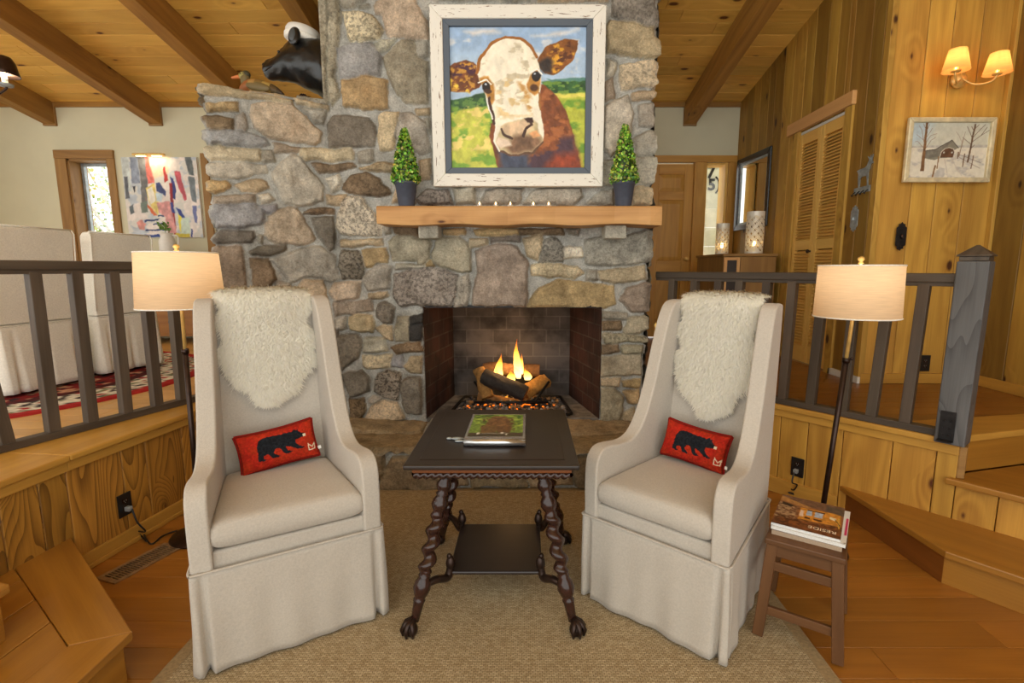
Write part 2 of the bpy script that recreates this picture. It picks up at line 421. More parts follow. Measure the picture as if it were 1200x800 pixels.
M_['iron'] = plain('black_iron', (40, 38, 38), .45, .6, noise=.2, bump=.2, bscale=60)
M_['black_plastic'] = plain('black_plastic', (26, 25, 25), .35)
M_['bronze'] = plain('dark_bronze', (58, 44, 38), .35, .7, noise=.15)
M_['brass'] = plain('brass', (226, 186, 108), .3, .3, noise=.08)
M_['pewter'] = plain('pewter', (158, 166, 168), .45, .35, noise=.12)
M_['silver'] = plain('silver', (206, 208, 210), .22, .9, noise=.04)
M_['pot'] = plain('slate_pot', (74, 80, 94), .55, noise=.06)
M_['bear_black'] = plain('painted_black_resin', (17, 19, 20), .3, spec=.6, noise=.3, nscale=14, bump=.5, bscale=36)
M_['duck'] = paint('decoy_paint', .5, .3, 80)
M_['art'] = paint('oil_paint', .5, .5, 55)
M_['print'] = paint('printed_paper', .35, .05, 200)
M_['hook'] = paint('hooked_wool', .95, .8, 420, .1)
M_['rugpat'] = paint('rug_wool', .95, .5, 300, .1)
M_['distressed'] = None
M_['shade'] = shade_mat('linen_lampshade', (228, 202, 168), .45)
M_['sconce_shade'] = shade_mat('woven_sconce_shade', (232, 178, 112), .5)
M_['clear'] = glass('clear_glass')
M_['vent'] = plain('vent_steel', (176, 150, 116), .4, .7, noise=.1)
# ------------------------------------------------------------------ numpy noise / polygons
def vnoise(x, y, seed=0):
    xi = np.floor(x).astype(int); yi = np.floor(y).astype(int); xf = x - xi; yf = y - yi
    def h(a, b):
        n = (a * 374761393 + b * 668265263 + seed * 982451653) & 0x7fffffff
        n = ((n ^ (n >> 13)) * 1274126177) & 0x7fffffff
        return ((n ^ (n >> 16)) & 0xffff) / 65535.0
    u = xf * xf * (3 - 2 * xf); v = yf * yf * (3 - 2 * yf)
    return (h(xi, yi) * (1-u) + h(xi+1, yi) * u) * (1-v) + (h(xi, yi+1) * (1-u) + h(xi+1, yi+1) * u) * v
def fbm(x, y, oct=4, seed=0, rough=.5):
    s = 0; a = 1; tot = 0
    for k in range(oct):
        s = s + a * vnoise(x * 2**k, y * 2**k, seed + k * 17); tot += a; a *= rough
    return s / tot
def sdf_poly(X, Y, poly):
    """signed distance, positive inside"""
    d = np.full(X.shape, 1e9); ins = np.zeros(X.shape, bool); n = len(poly)
    for i in range(n):
        ax, ay = poly[i]; bx, by = poly[(i+1) % n]
        ex, ey = bx-ax, by-ay; L = ex*ex + ey*ey + 1e-12
        t = np.clip(((X-ax)*ex + (Y-ay)*ey) / L, 0, 1)
        d = np.minimum(d, (X-ax-t*ex)**2 + (Y-ay-t*ey)**2)
        c = ((ay > Y) != (by > Y)) & (X < (bx-ax) * (Y-ay) / (by-ay+1e-12) + ax)
        ins ^= c
    d = np.sqrt(d); return np.where(ins, d, -d)

SC = {'G': (186, 182, 171), 'D': (144, 137, 127), 'B': (148, 129, 106), 'T': (209, 192, 161), 'P': (214, 197, 173), 'C': (228, 216, 186),
      'W': (228, 222, 205), 'O': (207, 182, 139), 'L': (207, 203, 188), 'U': (182, 183, 186), 'V': (184, 177, 156), 'K': (76, 74, 72),
      'S': (159, 154, 146), 'R': (175, 161, 146)}
MORTAR = (196, 196, 190)

def stone_field(name, parent, point, S, Z, polys, keep=None, step=.009, depth=.034, edge=(), seed=0, mat=None, mortar=MORTAR):
    """relief of single stones in mortar over the strip (s, z). point(s, z, h) -> xyz. polys: (pts, code, speck)"""
    ns = int((S[1]-S[0]) / step) + 1; nz = int((Z[1]-Z[0]) / step) + 1
    s = np.linspace(S[0], S[1], ns); z = np.linspace(Z[0], Z[1], nz)
    X, Y = np.meshgrid(s, z)
    wx = X + (fbm(X*14, Y*14, 3, seed+1) - .5) * .030; wy = Y + (fbm(X*14+50, Y*14+9, 3, seed+2) - .5) * .030
    H = (fbm(X*30, Y*30, 3, seed+3) - .5) * .010; near = np.full(X.shape, -1.0)
    C = np.empty(X.shape + (3,)); m = np.array(lin(mortar)); C[:] = m * (0.9 + .2 * fbm(X*20, Y*20, 3, seed+4))[..., None]
    SP = np.zeros(X.shape)
    for k, (pts, code, speck) in enumerate(polys):
        xs = [p[0] for p in pts]; ys = [p[1] for p in pts]
        i0 = max(0, int((min(xs)-.05-S[0]) / step)); i1 = min(ns, int((max(xs)+.05-S[0]) / step) + 2)
        j0 = max(0, int((min(ys)-.05-Z[0]) / step)); j1 = min(nz, int((max(ys)+.05-Z[0]) / step) + 2)
        if i1 <= i0 or j1 <= j0: continue
        sl = (slice(j0, j1), slice(i0, i1))
        d = sdf_poly(wx[sl], wy[sl], pts) + .009
        r = np.random.default_rng(seed*1000 + k)
        tilt = (X[sl]-np.mean(xs)) * r.uniform(-.07, .07) + (Y[sl]-np.mean(ys)) * r.uniform(-.07, .07)
        big = depth * r.uniform(.75, 1.35)
        dd = np.clip(d / .020, 0, 1); h = big * (dd*dd*(3-2*dd)) + .010*np.sqrt(np.clip(d, 0, .12)/.12) + tilt*dd
        h = h + dd * ((fbm(X[sl]*26, Y[sl]*26, 4, seed+30+k) - .5) * .020 + (fbm(X[sl]*7, Y[sl]*7, 2, seed+70+k) - .5) * .022)
        near[sl] = np.maximum(near[sl], d)
        mask = d > -.001
        H[sl] = np.where(mask, np.maximum(h, H[sl]), H[sl])
        base = np.array(lin(SC[code])) * r.uniform(.9, 1.1) * np.array([r.uniform(.97, 1.03), 1, r.uniform(.96, 1.04)])
        n = fbm(X[sl]*11, Y[sl]*11, 4, seed+200+k)
        cc = base * (.70 + .60*n)[..., None]
        a = np.clip(d / .006, 0, 1)[..., None]
        C[sl] = C[sl]*(1-a) + cc*a; SP[sl] = np.where(d > .004, speck, SP[sl])
    gr = np.clip(1 - np.abs(near + .004)/.007, 0, 1); H = H - gr*.012; C = C * (1 - .30*gr)[..., None]  # groove round each stone, its crevice shade also darkened into the colour
    # in-plane bulge of the free edges
    ss = X.copy()
    if 'l' in edge: ss[:, 0] -= (H[:, 2]-.012) * .9; ss[:, 1] -= (H[:, 2]-.012) * .5
    if 'r' in edge: ss[:, -1] += (H[:, -3]-.012) * .9; ss[:, -2] += (H[:, -3]-.012) * .5
    V = point(ss, Y, H)
    idx = np.arange(ns*nz).reshape(nz, ns)
    q = np.stack([idx[:-1, :-1], idx[:-1, 1:], idx[1:, 1:], idx[1:, :-1]], -1).reshape(-1, 4)
    if keep is not None:
        cx = ((X[:-1, :-1]+X[1:, 1:])/2).ravel(); cz = ((Y[:-1, :-1]+Y[1:, 1:])/2).ravel()
        q = q[keep(cx, cz)]
    V = V.reshape(-1, 3); C = C.reshape(-1, 3); SP = SP.ravel()
    used = np.zeros(len(V), bool); used[q.ravel()] = True; rem = np.cumsum(used)-1
    V = V[used]; C = C[used]; SP = SP[used]; q = rem[q]
    return np_mesh(name, V, q, C, parent, mat or M_['stone'], SP)
def np_mesh(name, V, q, C, parent, mat, SP=None, smooth=True):
    me = bpy.data.meshes.new(name); k = q.shape[1]
    me.vertices.add(len(V)); me.vertices.foreach_set('co', V.astype(np.float32).ravel())
    me.loops.add(q.size); me.loops.foreach_set('vertex_index', q.astype(np.int32).ravel())
    me.polygons.add(len(q)); me.polygons.foreach_set('loop_start', np.arange(0, q.size, k, dtype=np.int32))
    me.update(calc_edges=True)
    at = me.attributes.new('Col', 'FLOAT_COLOR', 'POINT')
    at.data.foreach_set('color', np.concatenate([C, np.ones((len(C), 1))], 1).astype(np.float32).ravel())
    if SP is not None:
        a2 = me.attributes.new('speck', 'FLOAT', 'POINT'); a2.data.foreach_set('value', SP.astype(np.float32))
    me.polygons.foreach_set('use_smooth', [smooth] * len(q)); me.validate()
    return mkobj(name, me, mat, parent)

# ------------------------------------------------------------------ room shell
ZU = .57; YB = 6.07; SL = math.tan(math.radians(11))
def zceil(y): return 3.27 + (YB - y) * SL
def tone(lo=.82, hi=1.12, warm=.05):
    k = random.uniform(lo, hi); return (k * random.uniform(1, 1+warm), k, k * random.uniform(1-warm, 1))

# pit floor: boards across the room
mb = MB(); y = -1.2
while y < 3.98:
    w = .145; x = -2.6 - random.random()
    while x < 3.2:
        L = random.uniform(1.6, 3.2); mb.box(x, x+L-.0015, y, y+w-.0022, -.03, 0, tone(.85, 1.1)); x += L
    y += w
fl = struct(mb.build('floor', M_['floor'], bevel=.0012, seg=1))
# landing (right) and dining (left) floors
PITL = [(-1.93, 3.45), (-2.09, 2.17), (-2.15, 1.3), (-2.3, -1.0)]
PITR = [(.865, 3.912), (2.06, 2.43)]
def floor_boards(name, mat, inside, x0, x1, y0, y1, w=.13, thick=.04, z=ZU):
    mb = MB(); y = y0
    while y < y1:
        x = x0 - random.random()
        a = inside(y + w/2)
        while x < x1:
            L = random.uniform(1.2, 2.6); p, q = max(x, a[0]), min(x+L-.002, a[1])
            if q > p + .02: mb.box(p, q, y, y+w-.002, z-thick, z, tone(.86, 1.1), along=0)
            x += L
        y += w
    return struct(mb.build(name, mat, bevel=.001, seg=1))
def xl(y):
    P = PITL
    for a, b in zip(P, P[1:]):
        if b[1] <= y <= a[1]: t = (y-a[1])/(b[1]-a[1]); return a[0]+t*(b[0]-a[0])
    return P[0][0] if y > P[0][1] else P[-1][0]
floor_boards('floor_dining', M_['floor_dining'], lambda y: (-6.4, xl(y) - .06 if y < 3.28 else (-2.0 - (y-3.28)*.16 if y < 3.9 else (-1.40 if y < 4.66 else .2))), -6.4, .2, -.2, YB, .12)
def xr(y):
    a, b = PITR
    if y > 4.66: return .2
    if y > a[1]: return .90
    if y >= b[1]: t = (y-a[1])/(b[1]-a[1]); return a[0]+t*(b[0]-a[0]) + .06
    return 9
EDGE0 = Vector((2.20, 2.43, 0)); EDGE1 = Vector((3.9, 2.88, 0))      # front edge of the landing right of the newel
mb = MB(); y = 2.50
floor_boards('floor_landing', M_['floor_landing'], lambda y: (xr(y), 3.24 if y < 3.6 else 2.44), .2, 4.2, 2.56, YB, .13)
mb = MB()
mb.prism([(2.10, 2.42), (2.20, 2.425), (3.9, 2.875), (3.9, 2.58), (2.6, 2.57), (2.02, 2.57)], ZU-.04, ZU-.001) if False else None
mb.prism([(2.08, 2.40), (2.215, 2.43), (3.9, 2.87), (3.9, 3.0), (1.98, 2.66)], ZU-.032, ZU+.004)
struct(mb.build('trim_1', M_['cap'], bevel=.006))

# pit walls: vertical boards along a path
def board_wall(name, path, z0, z1, w, mat, thick=.02, gap=.004, lo=.8, hi=1.12, parent=None, ztop=None, zbot=None, jw=.35, hole=None):
    mb = MB(); 
    for a, b in zip(path, path[1:]):
        a = Vector((a[0], a[1], 0)); b = Vector((b[0], b[1], 0)); d = b - a; L = d.length; d.normalize(); n = Vector((d.y, -d.x, 0)); t = 0
        while t < L - .001:
            ww = min(w * random.uniform(1-jw, 1+jw), L - t)
            if L - t - ww < .05: ww = L - t
            c = a + d * (t + ww/2)
            for (lo_z, hi_z) in (hole(t, t+ww, z0, z1) if hole else [(z0, z1)]):
                zt = ztop(c) if ztop and hi_z == z1 else hi_z
                mb.obox(c + Vector((0, 0, (lo_z+zt)/2)) - n*thick/2, d*(ww-gap)/2, n*thick/2, Vector((0, 0, (zt-lo_z)/2)), tone(lo, hi, .08), along=2)
            # dark recess behind the joints
            t += ww
    return mb
def path_n(path, off):
    out = []
    for i, p in enumerate(path):
        ns = []
        for a, b in ((i-1, i), (i, i+1)):
            if a >= 0 and b < len(path):
                d = Vector((path[b][0]-path[a][0], path[b][1]-path[a][1])).normalized(); ns.append(Vector((d.y, -d.x)))
        n = sum(ns, Vector((0, 0))) / len(ns); n /= max(.5, n.length)
        out.append((p[0] + n.x*off, p[1] + n.y*off))
    return out
def strip(mb, path, o0, o1, z0, z1, col=(1, 1, 1)):
    """moulding with rectangular section along a path, from offset o0 to o1 (to the right of travel)"""
    A = path_n(path, o0); B = path_n(path, o1)
    for i in range(len(path)-1):
        mb.prism([A[i], A[i+1], B[i+1], B[i]], z0, z1, col)
        # plank-wise uv along the run
        d = Vector((path[i+1][0]-path[i][0], path[i+1][1]-path[i][1])); L = d.length; d.normalize()
        for f in range(len(mb.uv)-6, len(mb.uv)):
            ids = mb.f[f]
            mb.uv[f] = [((mb.v[j][0]*d.x + mb.v[j][1]*d.y) + i*3.1, mb.v[j][2] + (mb.v[j][0]*d.y - mb.v[j][1]*d.x)) for j in ids]
PL = PITL[::-1]             # travel away from the camera: pit lies to the right
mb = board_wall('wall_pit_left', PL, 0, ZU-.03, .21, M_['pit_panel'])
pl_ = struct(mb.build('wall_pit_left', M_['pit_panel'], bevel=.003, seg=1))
mb = MB(); strip(mb, PL, -.30, .035, ZU-.028, ZU+.002); struct(mb.build('trim_2', M_['cap'], bevel=.008))
mb = MB(); strip(mb, PL, -.02, .018, ZU-.075, ZU-.03); struct(mb.build('trim_3', M_['cap'], bevel=.004))
mb = MB(); strip(mb, PL[2:], 0, .018, 0, .075); strip(mb, PL[2:], .018, .032, 0, .022); struct(mb.build('baseboard_left', M_['cap'], bevel=.004))
PR = PITR                    # from chimney towards the camera: pit to the right of travel
mb = board_wall('wall_pit_right', PR + [(2.9, 1.52)], 0, .345, .2, M_['panel'])
mb2 = board_wall('wall_pit_right', PR, .345, ZU-.03, .2, M_['panel'])
# same boards full height left of the newel, low boards under the second step right of it
PRX = [PR[0], (2.115, 2.362)]
mb = board_wall('x', PRX, 0, ZU-.03, .2, M_['panel'], lo=.92, hi=1.12)
d_ = (Vector((2.06, 2.43)) - Vector((1.02, 3.72))).normalized(); PR2 = [PRX[1], (2.06 + d_.x*1.3, 2.43 + d_.y*1.3)]
mc = board_wall('x', PR2, 0, .345, .2, M_['panel'], lo=.92, hi=1.12)
for f in ('v',): pass
o_ = len(mb.v); mb.v += mc.v; mb.f += [tuple(i+o_ for i in f) for f in mc.f]; mb.uv += mc.uv; mb.c += mc.c; mb.sm += mc.sm
struct(mb.build('wall_pit_right', M_['pit_light'], bevel=.003, seg=1))
mb = MB(); strip(mb, PRX, -.16, .03, ZU-.03, ZU+.002); struct(mb.build('trim_4', M_['cap'], bevel=.006))
mb = MB(); strip(mb, PRX, -.02, .014, ZU-.075, ZU-.03); struct(mb.build('trim_5', M_['cap'], bevel=.004))
mb = MB(); strip(mb, [PR[0], (1.80, 2.76)], 0, .018, 0, .10); struct(mb.build('baseboard_right', M_['cap'], bevel=.004))

# back wall with the dining window, the back door and the sidelight as openings
WX0, WX1, WZ0, WZ1 = -5.33, -4.86, 1.15, 2.66          # dining window
DX0, DX1, DZ1 = 1.02, 1.96, 2.62                        # back door
GX0, GX1, GZ0, GZ1 = 2.075, 2.33, .80, 2.62             # sidelight
mb = MB(); T = .24
def wallbox(x0, x1, z0, z1): mb.box(x0, x1, YB, YB+T, z0, z1)
wallbox(-6.4, WX0, 0, 3.4); wallbox(WX0, WX1, 0, WZ0); wallbox(WX0, WX1, WZ1, 3.4); wallbox(WX1, DX0, 0, 3.4)
wallbox(DX0, DX1, DZ1, 3.4); wallbox(DX1, GX0, 0, 3.4); wallbox(GX0, GX1, 0, GZ0); wallbox(GX0, GX1, GZ1, 3.4); wallbox(GX1, 3.4, 0, 3.4)
struct(mb.build('wall_back', M_['cream']))
mb = MB(); mb.box(-6.5, -6.4, 4.9, YB+.2, 0, 3.9); mb.box(-6.5, -6.4, -1.4, 4.9, 0, ZU+.12); mb.box(-6.5, -6.4, -1.4, 4.9, 3.3, 4.9)
struct(mb.build('wall_left', M_['cream']))
w3 = mkobj('unseen_window_3', None); struct(w3)  # unseen glazing, added and sized large to let daylight in
for ya, yb in ((-1.4, .17), (.17, 1.75), (1.75, 3.32), (3.32, 4.9)):
    mb = MB()
    for a, b, c, d in ((ya, ya+.06, ZU+.12, 3.3), (yb-.06, yb, ZU+.12, 3.3)): mb.box(-6.47, -6.40, a, b, c, d, along=2)
    mb.box(-6.47, -6.40, ya, yb, ZU+.12, ZU+.19, along=1); mb.box(-6.47, -6.40, ya, yb, 3.23, 3.3, along=1); mb.build('window_frame', M_['casing'], w3, bevel=.004)
    mb = MB(); mb.box(-6.44, -6.434, ya+.05, yb-.05, ZU+.18, 3.24); mb.build('window_pane', M_['clear'], w3)
mb = MB(); mb.box(-6.4, 2.43, YB-.025, YB, 3.225, 3.275, along=0); struct(mb.build('trim_6', M_['beam']))

# ceiling boards (run across) and rafters
mb = MB(); y = YB + .1
while y > -1.6:
    w = .16; x = -6.6 - random.random()*1.5
    zc = zceil(y - w/2)
    ay = Vector((0, math.cos(math.radians(11)), -math.sin(math.radians(11)))) * (w/2 - .0025); az = Vector((0, math.sin(math.radians(11)), math.cos(math.radians(11)))) * .012
    while x < 4.4:
        L = random.uniform(2.0, 4.2); mb.obox((x+L/2, y-w/2, zc+.014), (L/2-.001, 0, 0), ay, az, tone(.84, 1.12, .06), along=0); x += L
    y -= w * math.cos(math.radians(11))
struct(mb.build('ceiling', M_['pine_ceiling'], bevel=.003, seg=1))
mb = MB(); a = math.radians(11)
mb.obox((-1, 2.3, zceil(2.3)+.06), (5.6, 0, 0), Vector((0, math.cos(a), -math.sin(a)))*3.98, Vector((0, math.sin(a), math.cos(a)))*.02)
struct(mb.build('ceiling', M_['beam']))
for k, xb in enumerate((-5.46, -4.25, -3.03, -1.82, 1.86)):
    mb = MB(); y0, y1 = YB, -1.4; dz = .235
    p = Vector((xb, y0, zceil(y0)-dz/2)); q = Vector((xb, y1, zceil(y1)-dz/2))
    mb.bar(p, q, .135, dz, col=tone(.85, 1.1))
    b = mb.build('ceiling_beam', M_['beam'], bevel=.006); struct(b)
    mb = MB(); mb.box(xb-.075, xb+.075, YB-.028, YB-.001, 3.27-.25, 3.27+.01); mb.build('beam_hanger', M_['casing'], b, bevel=.003)

# right hand wall (louvred closet), wall facing the camera, far right wall
XR = 2.43
YD0, YD1, ZD1 = 4.03, 4.70, 2.60
def hole_r(t0, t1, z0, z1):
    y_hi = YB - t0; y_lo = YB - t1
    if y_lo < YD1 and y_hi > YD0: return [(ZD1, z1)]
    return [(z0, z1)]
mbw = MB()
def planks_x(X, ya, yb, zf, w, hole=None):
    """vertical boards on the plane x = X from y = ya down to yb"""
    cuts = [ya]; t = ya
    stops = sorted([v for v in ((YD1, YD0) if hole else ()) if yb < v < ya], reverse=True)
    while t > yb + .001:
        ww = w * random.uniform(.75, 1.3); nt_ = t - ww
        for st in stops:
            if t > st + .001 and nt_ < st + .03: nt_ = st
        if nt_ < yb + .05: nt_ = yb
        z0 = ZU
        if hole and nt_ < YD1 - .001 and t > YD0 + .001: z0 = ZD1
        dk = random.random(); col = tone(.84, 1.12, .08) if dk > .55 else tone(.48, .70, .14)
        mbw.box(X, X+.02, nt_+.002, t-.002, z0, zf((t+nt_)/2), col, along=2)
        t = nt_
planks_x(XR, YB, 3.62, lambda y: zceil(y)+.02, .17, True)
struct(mbw.build('wall_right', M_['panel'], bevel=.004, seg=1))
mb = board_wall('x', [(XR, 3.62), (3.27, 3.62)], ZU, 4.0, .2, M_['panel'], lo=.92, hi=1.14, jw=.25)
struct(mb.build('wall_landing', M_['panel'], bevel=.004, seg=1))
mbw = MB(); planks_x(3.25, 3.60, -1.4, lambda y: zceil(y)+.02, .2)
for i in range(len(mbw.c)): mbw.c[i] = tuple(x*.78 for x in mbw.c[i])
struct(mbw.build('wall_far_right', M_['panel'], bevel=.004, seg=1))
mb = MB()                      # backing so that joints stay dark and no light leaks
mb.box(XR+.03, XR+.06, 3.66, YB, 0, 4.3); mb.box(XR+.03, 3.4, 3.65, 3.70, 0, 4.3); mb.box(3.275, 3.32, -1.4, 3.66, 0, 5.0)
struct(mb.build('wall_backing', M_['beam']))
mb = MB(); mb.box(XR-.012, XR+.03, 3.608, 3.66, ZU, 3.9); mb.box(3.225, 3.25, 3.58, 3.62, ZU, 4.0, along=2); struct(mb.build('trim_7', M_['panel'], bevel=.004))
mb = MB(); mb.box(XR, 3.25, 3.60, 3.62, ZU, ZU+.075, along=0); mb.box(3.232, 3.25, 1.5, 3.6, ZU, ZU+.075, along=1); struct(mb.build('baseboard_landing', M_['cap'], bevel=.004))
mb = MB(); mb.box(XR-.022, XR, 3.60, 3.97, ZU, ZU+.05, along=1); struct(mb.build('baseboard_closet', M_['white'], bevel=.003))

# ------------------------------------------------------------------ steps (right and left)
def step_prism(mb, pts, z0, z1, along_dir):
    mb.prism(pts, z0, z1); d = Vector(along_dir).normalized(); n = len(pts)
    for f in range(len(mb.uv)-(n+2), len(mb.uv)):
        ids = mb.f[f]
        P = [Vector(mb.v[j]) for j in ids]; nn = (P[1]-P[0]).cross(P[2]-P[0])
        if abs(nn.z) > .9*nn.length: mb.uv[f] = [(p.x*d.x+p.y*d.y+5, p.x*d.y-p.y*d.x) for p in P]
        else:
            e = max(((P[i]-P[i-1]) for i in range(len(P))), key=lambda v: Vector((v.x, v.y)).length); e = Vector((e.x, e.y)).normalized()
            mb.uv[f] = [(p.x*e.x+p.y*e.y+9, p.z) for p in P]
def off(p, a, b): return (p[0] + a[0]*b, p[1] + a[1]*b)
# right step: left side square to the room, front parallel to the pit wall
A0 = (1.80, 2.765); A1 = (1.845, 2.066); dA = d_; A2 = off(A1, dA, 1.7)
st = thing('wooden_step', 'deep low oak step on the right under the landing', 'step', (A1[0], A1[1], 0))
nin = Vector((-d_.y, d_.x)); nin = nin if nin.x > 0 else -nin
B2 = off(A2, nin, .42)
mb = MB(); step_prism(mb, [A0, A1, A2, B2], .135, .168, dA); mb.build('tread', M_['step'], st, True, bevel=.006)
ia, ib = (A0[0]+.02, A0[1]), (A1[0]+.02, A1[1]+.025)
mb = MB(); mb.prism([ia, ib, (ib[0]+.018, ib[1]), (ia[0]+.018, ia[1])], 0, .134); e = mb.build('end_panel', M_['step_dark'], st, True, bevel=.002); e['label'] = 'darker end board of the step'
mb = MB(); r0 = off((A1[0]+.02, A1[1]+.025), dA, .0); r1 = off(A2, nin, .02); step_prism(mb, [r0, r1, off(r1, nin, .018), off(r0, nin, .018)], 0, .134, dA); mb.build('riser', M_['step'], st, True, bevel=.002)
# second step cut into the landing
st = thing('wooden_step', 'triangular upper stair tread beside the newel post, one below the landing', 'step', (2.3, 2.3, .345))
E0 = Vector((2.12, 2.405)); 
mb = MB(); q0 = off((2.06, 2.43), d_, .05); q1 = off((2.06, 2.43), d_, 1.35)
n_out = -nin
step_prism(mb, [off(q0, n_out, .03), off(q1, n_out, .03), (3.24, 1.35), (3.24, 2.70), (2.24, 2.44)], .346, .378, d_); mb.build('tread', M_['step'], st, True, bevel=.006)
mb = MB(); step_prism(mb, [(2.225, 2.445), (3.24, 2.712), (3.24, 2.73), (2.22, 2.465)], .378, ZU-.034, (1, .26)); mb.build('riser', M_['step'], st, True, bevel=.001)
mb = MB(); mb.prism([(2.118, 2.360), (2.145, 2.352), (2.235, 2.448), (2.215, 2.465), (2.09, 2.42)], .379, ZU-.031); mb.build('corner_post', M_['casing'], st, True, bevel=.003)
# left steps
L0 = (-2.11, 2.17); L1 = (-1.343, 1.554); L2 = (-1.32, .3)
st = thing('wooden_step', 'low oak step with mitred border boards in the left foreground', 'step', (-1.7, 1.3, 0))
mb = MB(); Lb = (-2.18, .3)
dl = Vector((L0[0]-L1[0], L0[1]-L1[1])).normalized(); ml = Vector((-dl.y, dl.x)); ml = ml if ml.y < 0 else -ml
m0 = (L0[0]-.02, L0[1]-.17); m1 = (L1[0]-.16, L1[1]-.065)
step_prism(mb, [L0, L1, m1, (m0[0]-.01, m0[1]-.06)], .150, .182, dl)
step_prism(mb, [off(L1, (0, -1), .002), L2, (L2[0]-.15, L2[1]), off(m1, (0, -1), .002)], .150, .182, (0, 1))
x0_ = -1.345-.15
for k in range(4):
    xa, xb2 = x0_-k*.17-.002, x0_-(k+1)*.17
    ya = min(m1[1], 9); f = lambda x: m1[1] + (m1[0]-x) * ((m0[1]-.06-m1[1])/(m1[0]-m0[0]+.01))
    step_prism(mb, [(xa, f(xa)-.003), (xb2+.002, f(xb2)-.003), (xb2+.002, .3), (xa, .3)], .150, .1815, (0, 1))
mb.build('tread', M_['step'], st, True, bevel=.004)
mb = MB(); i0 = (L0[0]-.02, L0[1]-.03); i1 = (L1[0]-.02, L1[1]-.02); i2 = (L2[0]-.02, L2[1])
step_prism(mb, [i0, i1, (i1[0]-.02, i1[1]-.02), (i0[0]-.02, i0[1]-.02)], 0, .149, dl); step_prism(mb, [i1, i2, (i2[0]-.02, i2[1]), (i1[0]-.02, i1[1]-.02)], 0, .149, (0, 1)); mb.build('riser', M_['step'], st, True, bevel=.002)
st = thing('wooden_step', 'upper oak step at the far left edge, above the mitred step', 'step', (-1.9, 1.0, .182))
c = atZ(12, 684, .37); mb = MB(); step_prism(mb, [(-2.10, c.y+.10), (c.x, c.y), (c.x+.02, .3), (-2.2, .3)], .340, .372, (0, 1)); mb.build('tread', M_['step'], st, True, bevel=.006)
mb = MB(); step_prism(mb, [(-2.1, c.y+.08), (c.x-.02, c.y-.02), (c.x, .3), (-2.15, .3)], .182, .339, (0, 1)); mb.build('riser', M_['step'], st, True, bevel=.002)
# ------------------------------------------------------------------ stone fireplace
YF = 3.69; WP0 = Vector((-2.04, 3.34)); FOLD = Vector((-1.38, 3.69)); XRT = .87
wd = (FOLD - WP0); LW = wd.length; wd = wd / LW
SMAX = LW + (XRT - FOLD.x); ZW = 2.545
def pix2sz(px, py):
    P = atP(px, py, WP0, wd); s = (Vector((P.x, P.y)) - WP0).dot(wd)
    if s <= LW: return (s, P.z)
    P = atY(px, py, YF); return (LW + P.x - FOLD.x, P.z)
nw = np.array([wd.y, -wd.x, 0]); nf_ = np.array([0, -1, 0])
def face_point(S, Z, H):
    b = np.clip((S - LW + .05) / .10, 0, 1)[..., None]
    n = nw*(1-b) + nf_*b; n = n / np.linalg.norm(n, axis=-1, keepdims=True)
    wing = np.stack([WP0.x + wd.x*S, WP0.y + wd.y*S, Z], -1); fr = np.stack([FOLD.x + S - LW, np.full(S.shape, YF), Z], -1)
    base = np.where((S <= LW)[..., None], wing, fr)
    return base + n * H[..., None]
def cr(ox, oy, sc_, lst): return [([(ox + sc_*x, oy + sc_*y) for x, y in pts], code, sp) for pts, code, sp in lst]
ST_PX = []
ST_PX += cr(230, 80, .175, [
 ([(35,95),(150,105),(330,160),(332,196),(150,176),(38,165)],'T',.1), ([(336,162),(640,212),(645,240),(500,226),(340,200)],'T',.1), ([(660,205),(890,258),(885,285),(790,272),(670,236)],'T',.1),
 ([(65,235),(270,228),(276,288),(80,292)],'O',.2), ([(60,325),(150,330),(238,345),(240,412),(75,398)],'B',.2), ([(255,330),(310,303),(350,405),(330,425),(258,420)],'G',.1),
 ([(72,412),(300,420),(465,478),(490,510),(400,532),(98,508)],'U',.1), ([(365,250),(480,238),(640,240),(700,300),(775,375),(840,440),(835,490),(800,518),(640,490),(480,468),(395,395),(362,320)],'P',.12),
 ([(700,268),(870,288),(872,320),(845,385),(800,370)],'G',.1), ([(80,520),(430,545),(436,620),(250,618),(88,605)],'C',.05), ([(445,550),(515,555),(527,628),(440,628)],'G',.1),
 ([(515,502),(690,535),(692,570),(530,562)],'R',.1), ([(85,625),(300,632),(460,650),(474,700),(250,735),(82,718)],'L',.1),
 ([(693,550),(760,536),(1040,540),(1058,575),(1050,612),(730,616),(694,595)],'C',.03), ([(780,640),(1040,636),(1068,660),(960,690),(830,698)],'B',.2)])
ST_PX += [([(318,203),(324,196),(331,188),(342,182),(352,185),(363,199),(374,210),(379,219),(379,235),(365,239),(352,242),(331,239),(327,223)],'L',.1)]
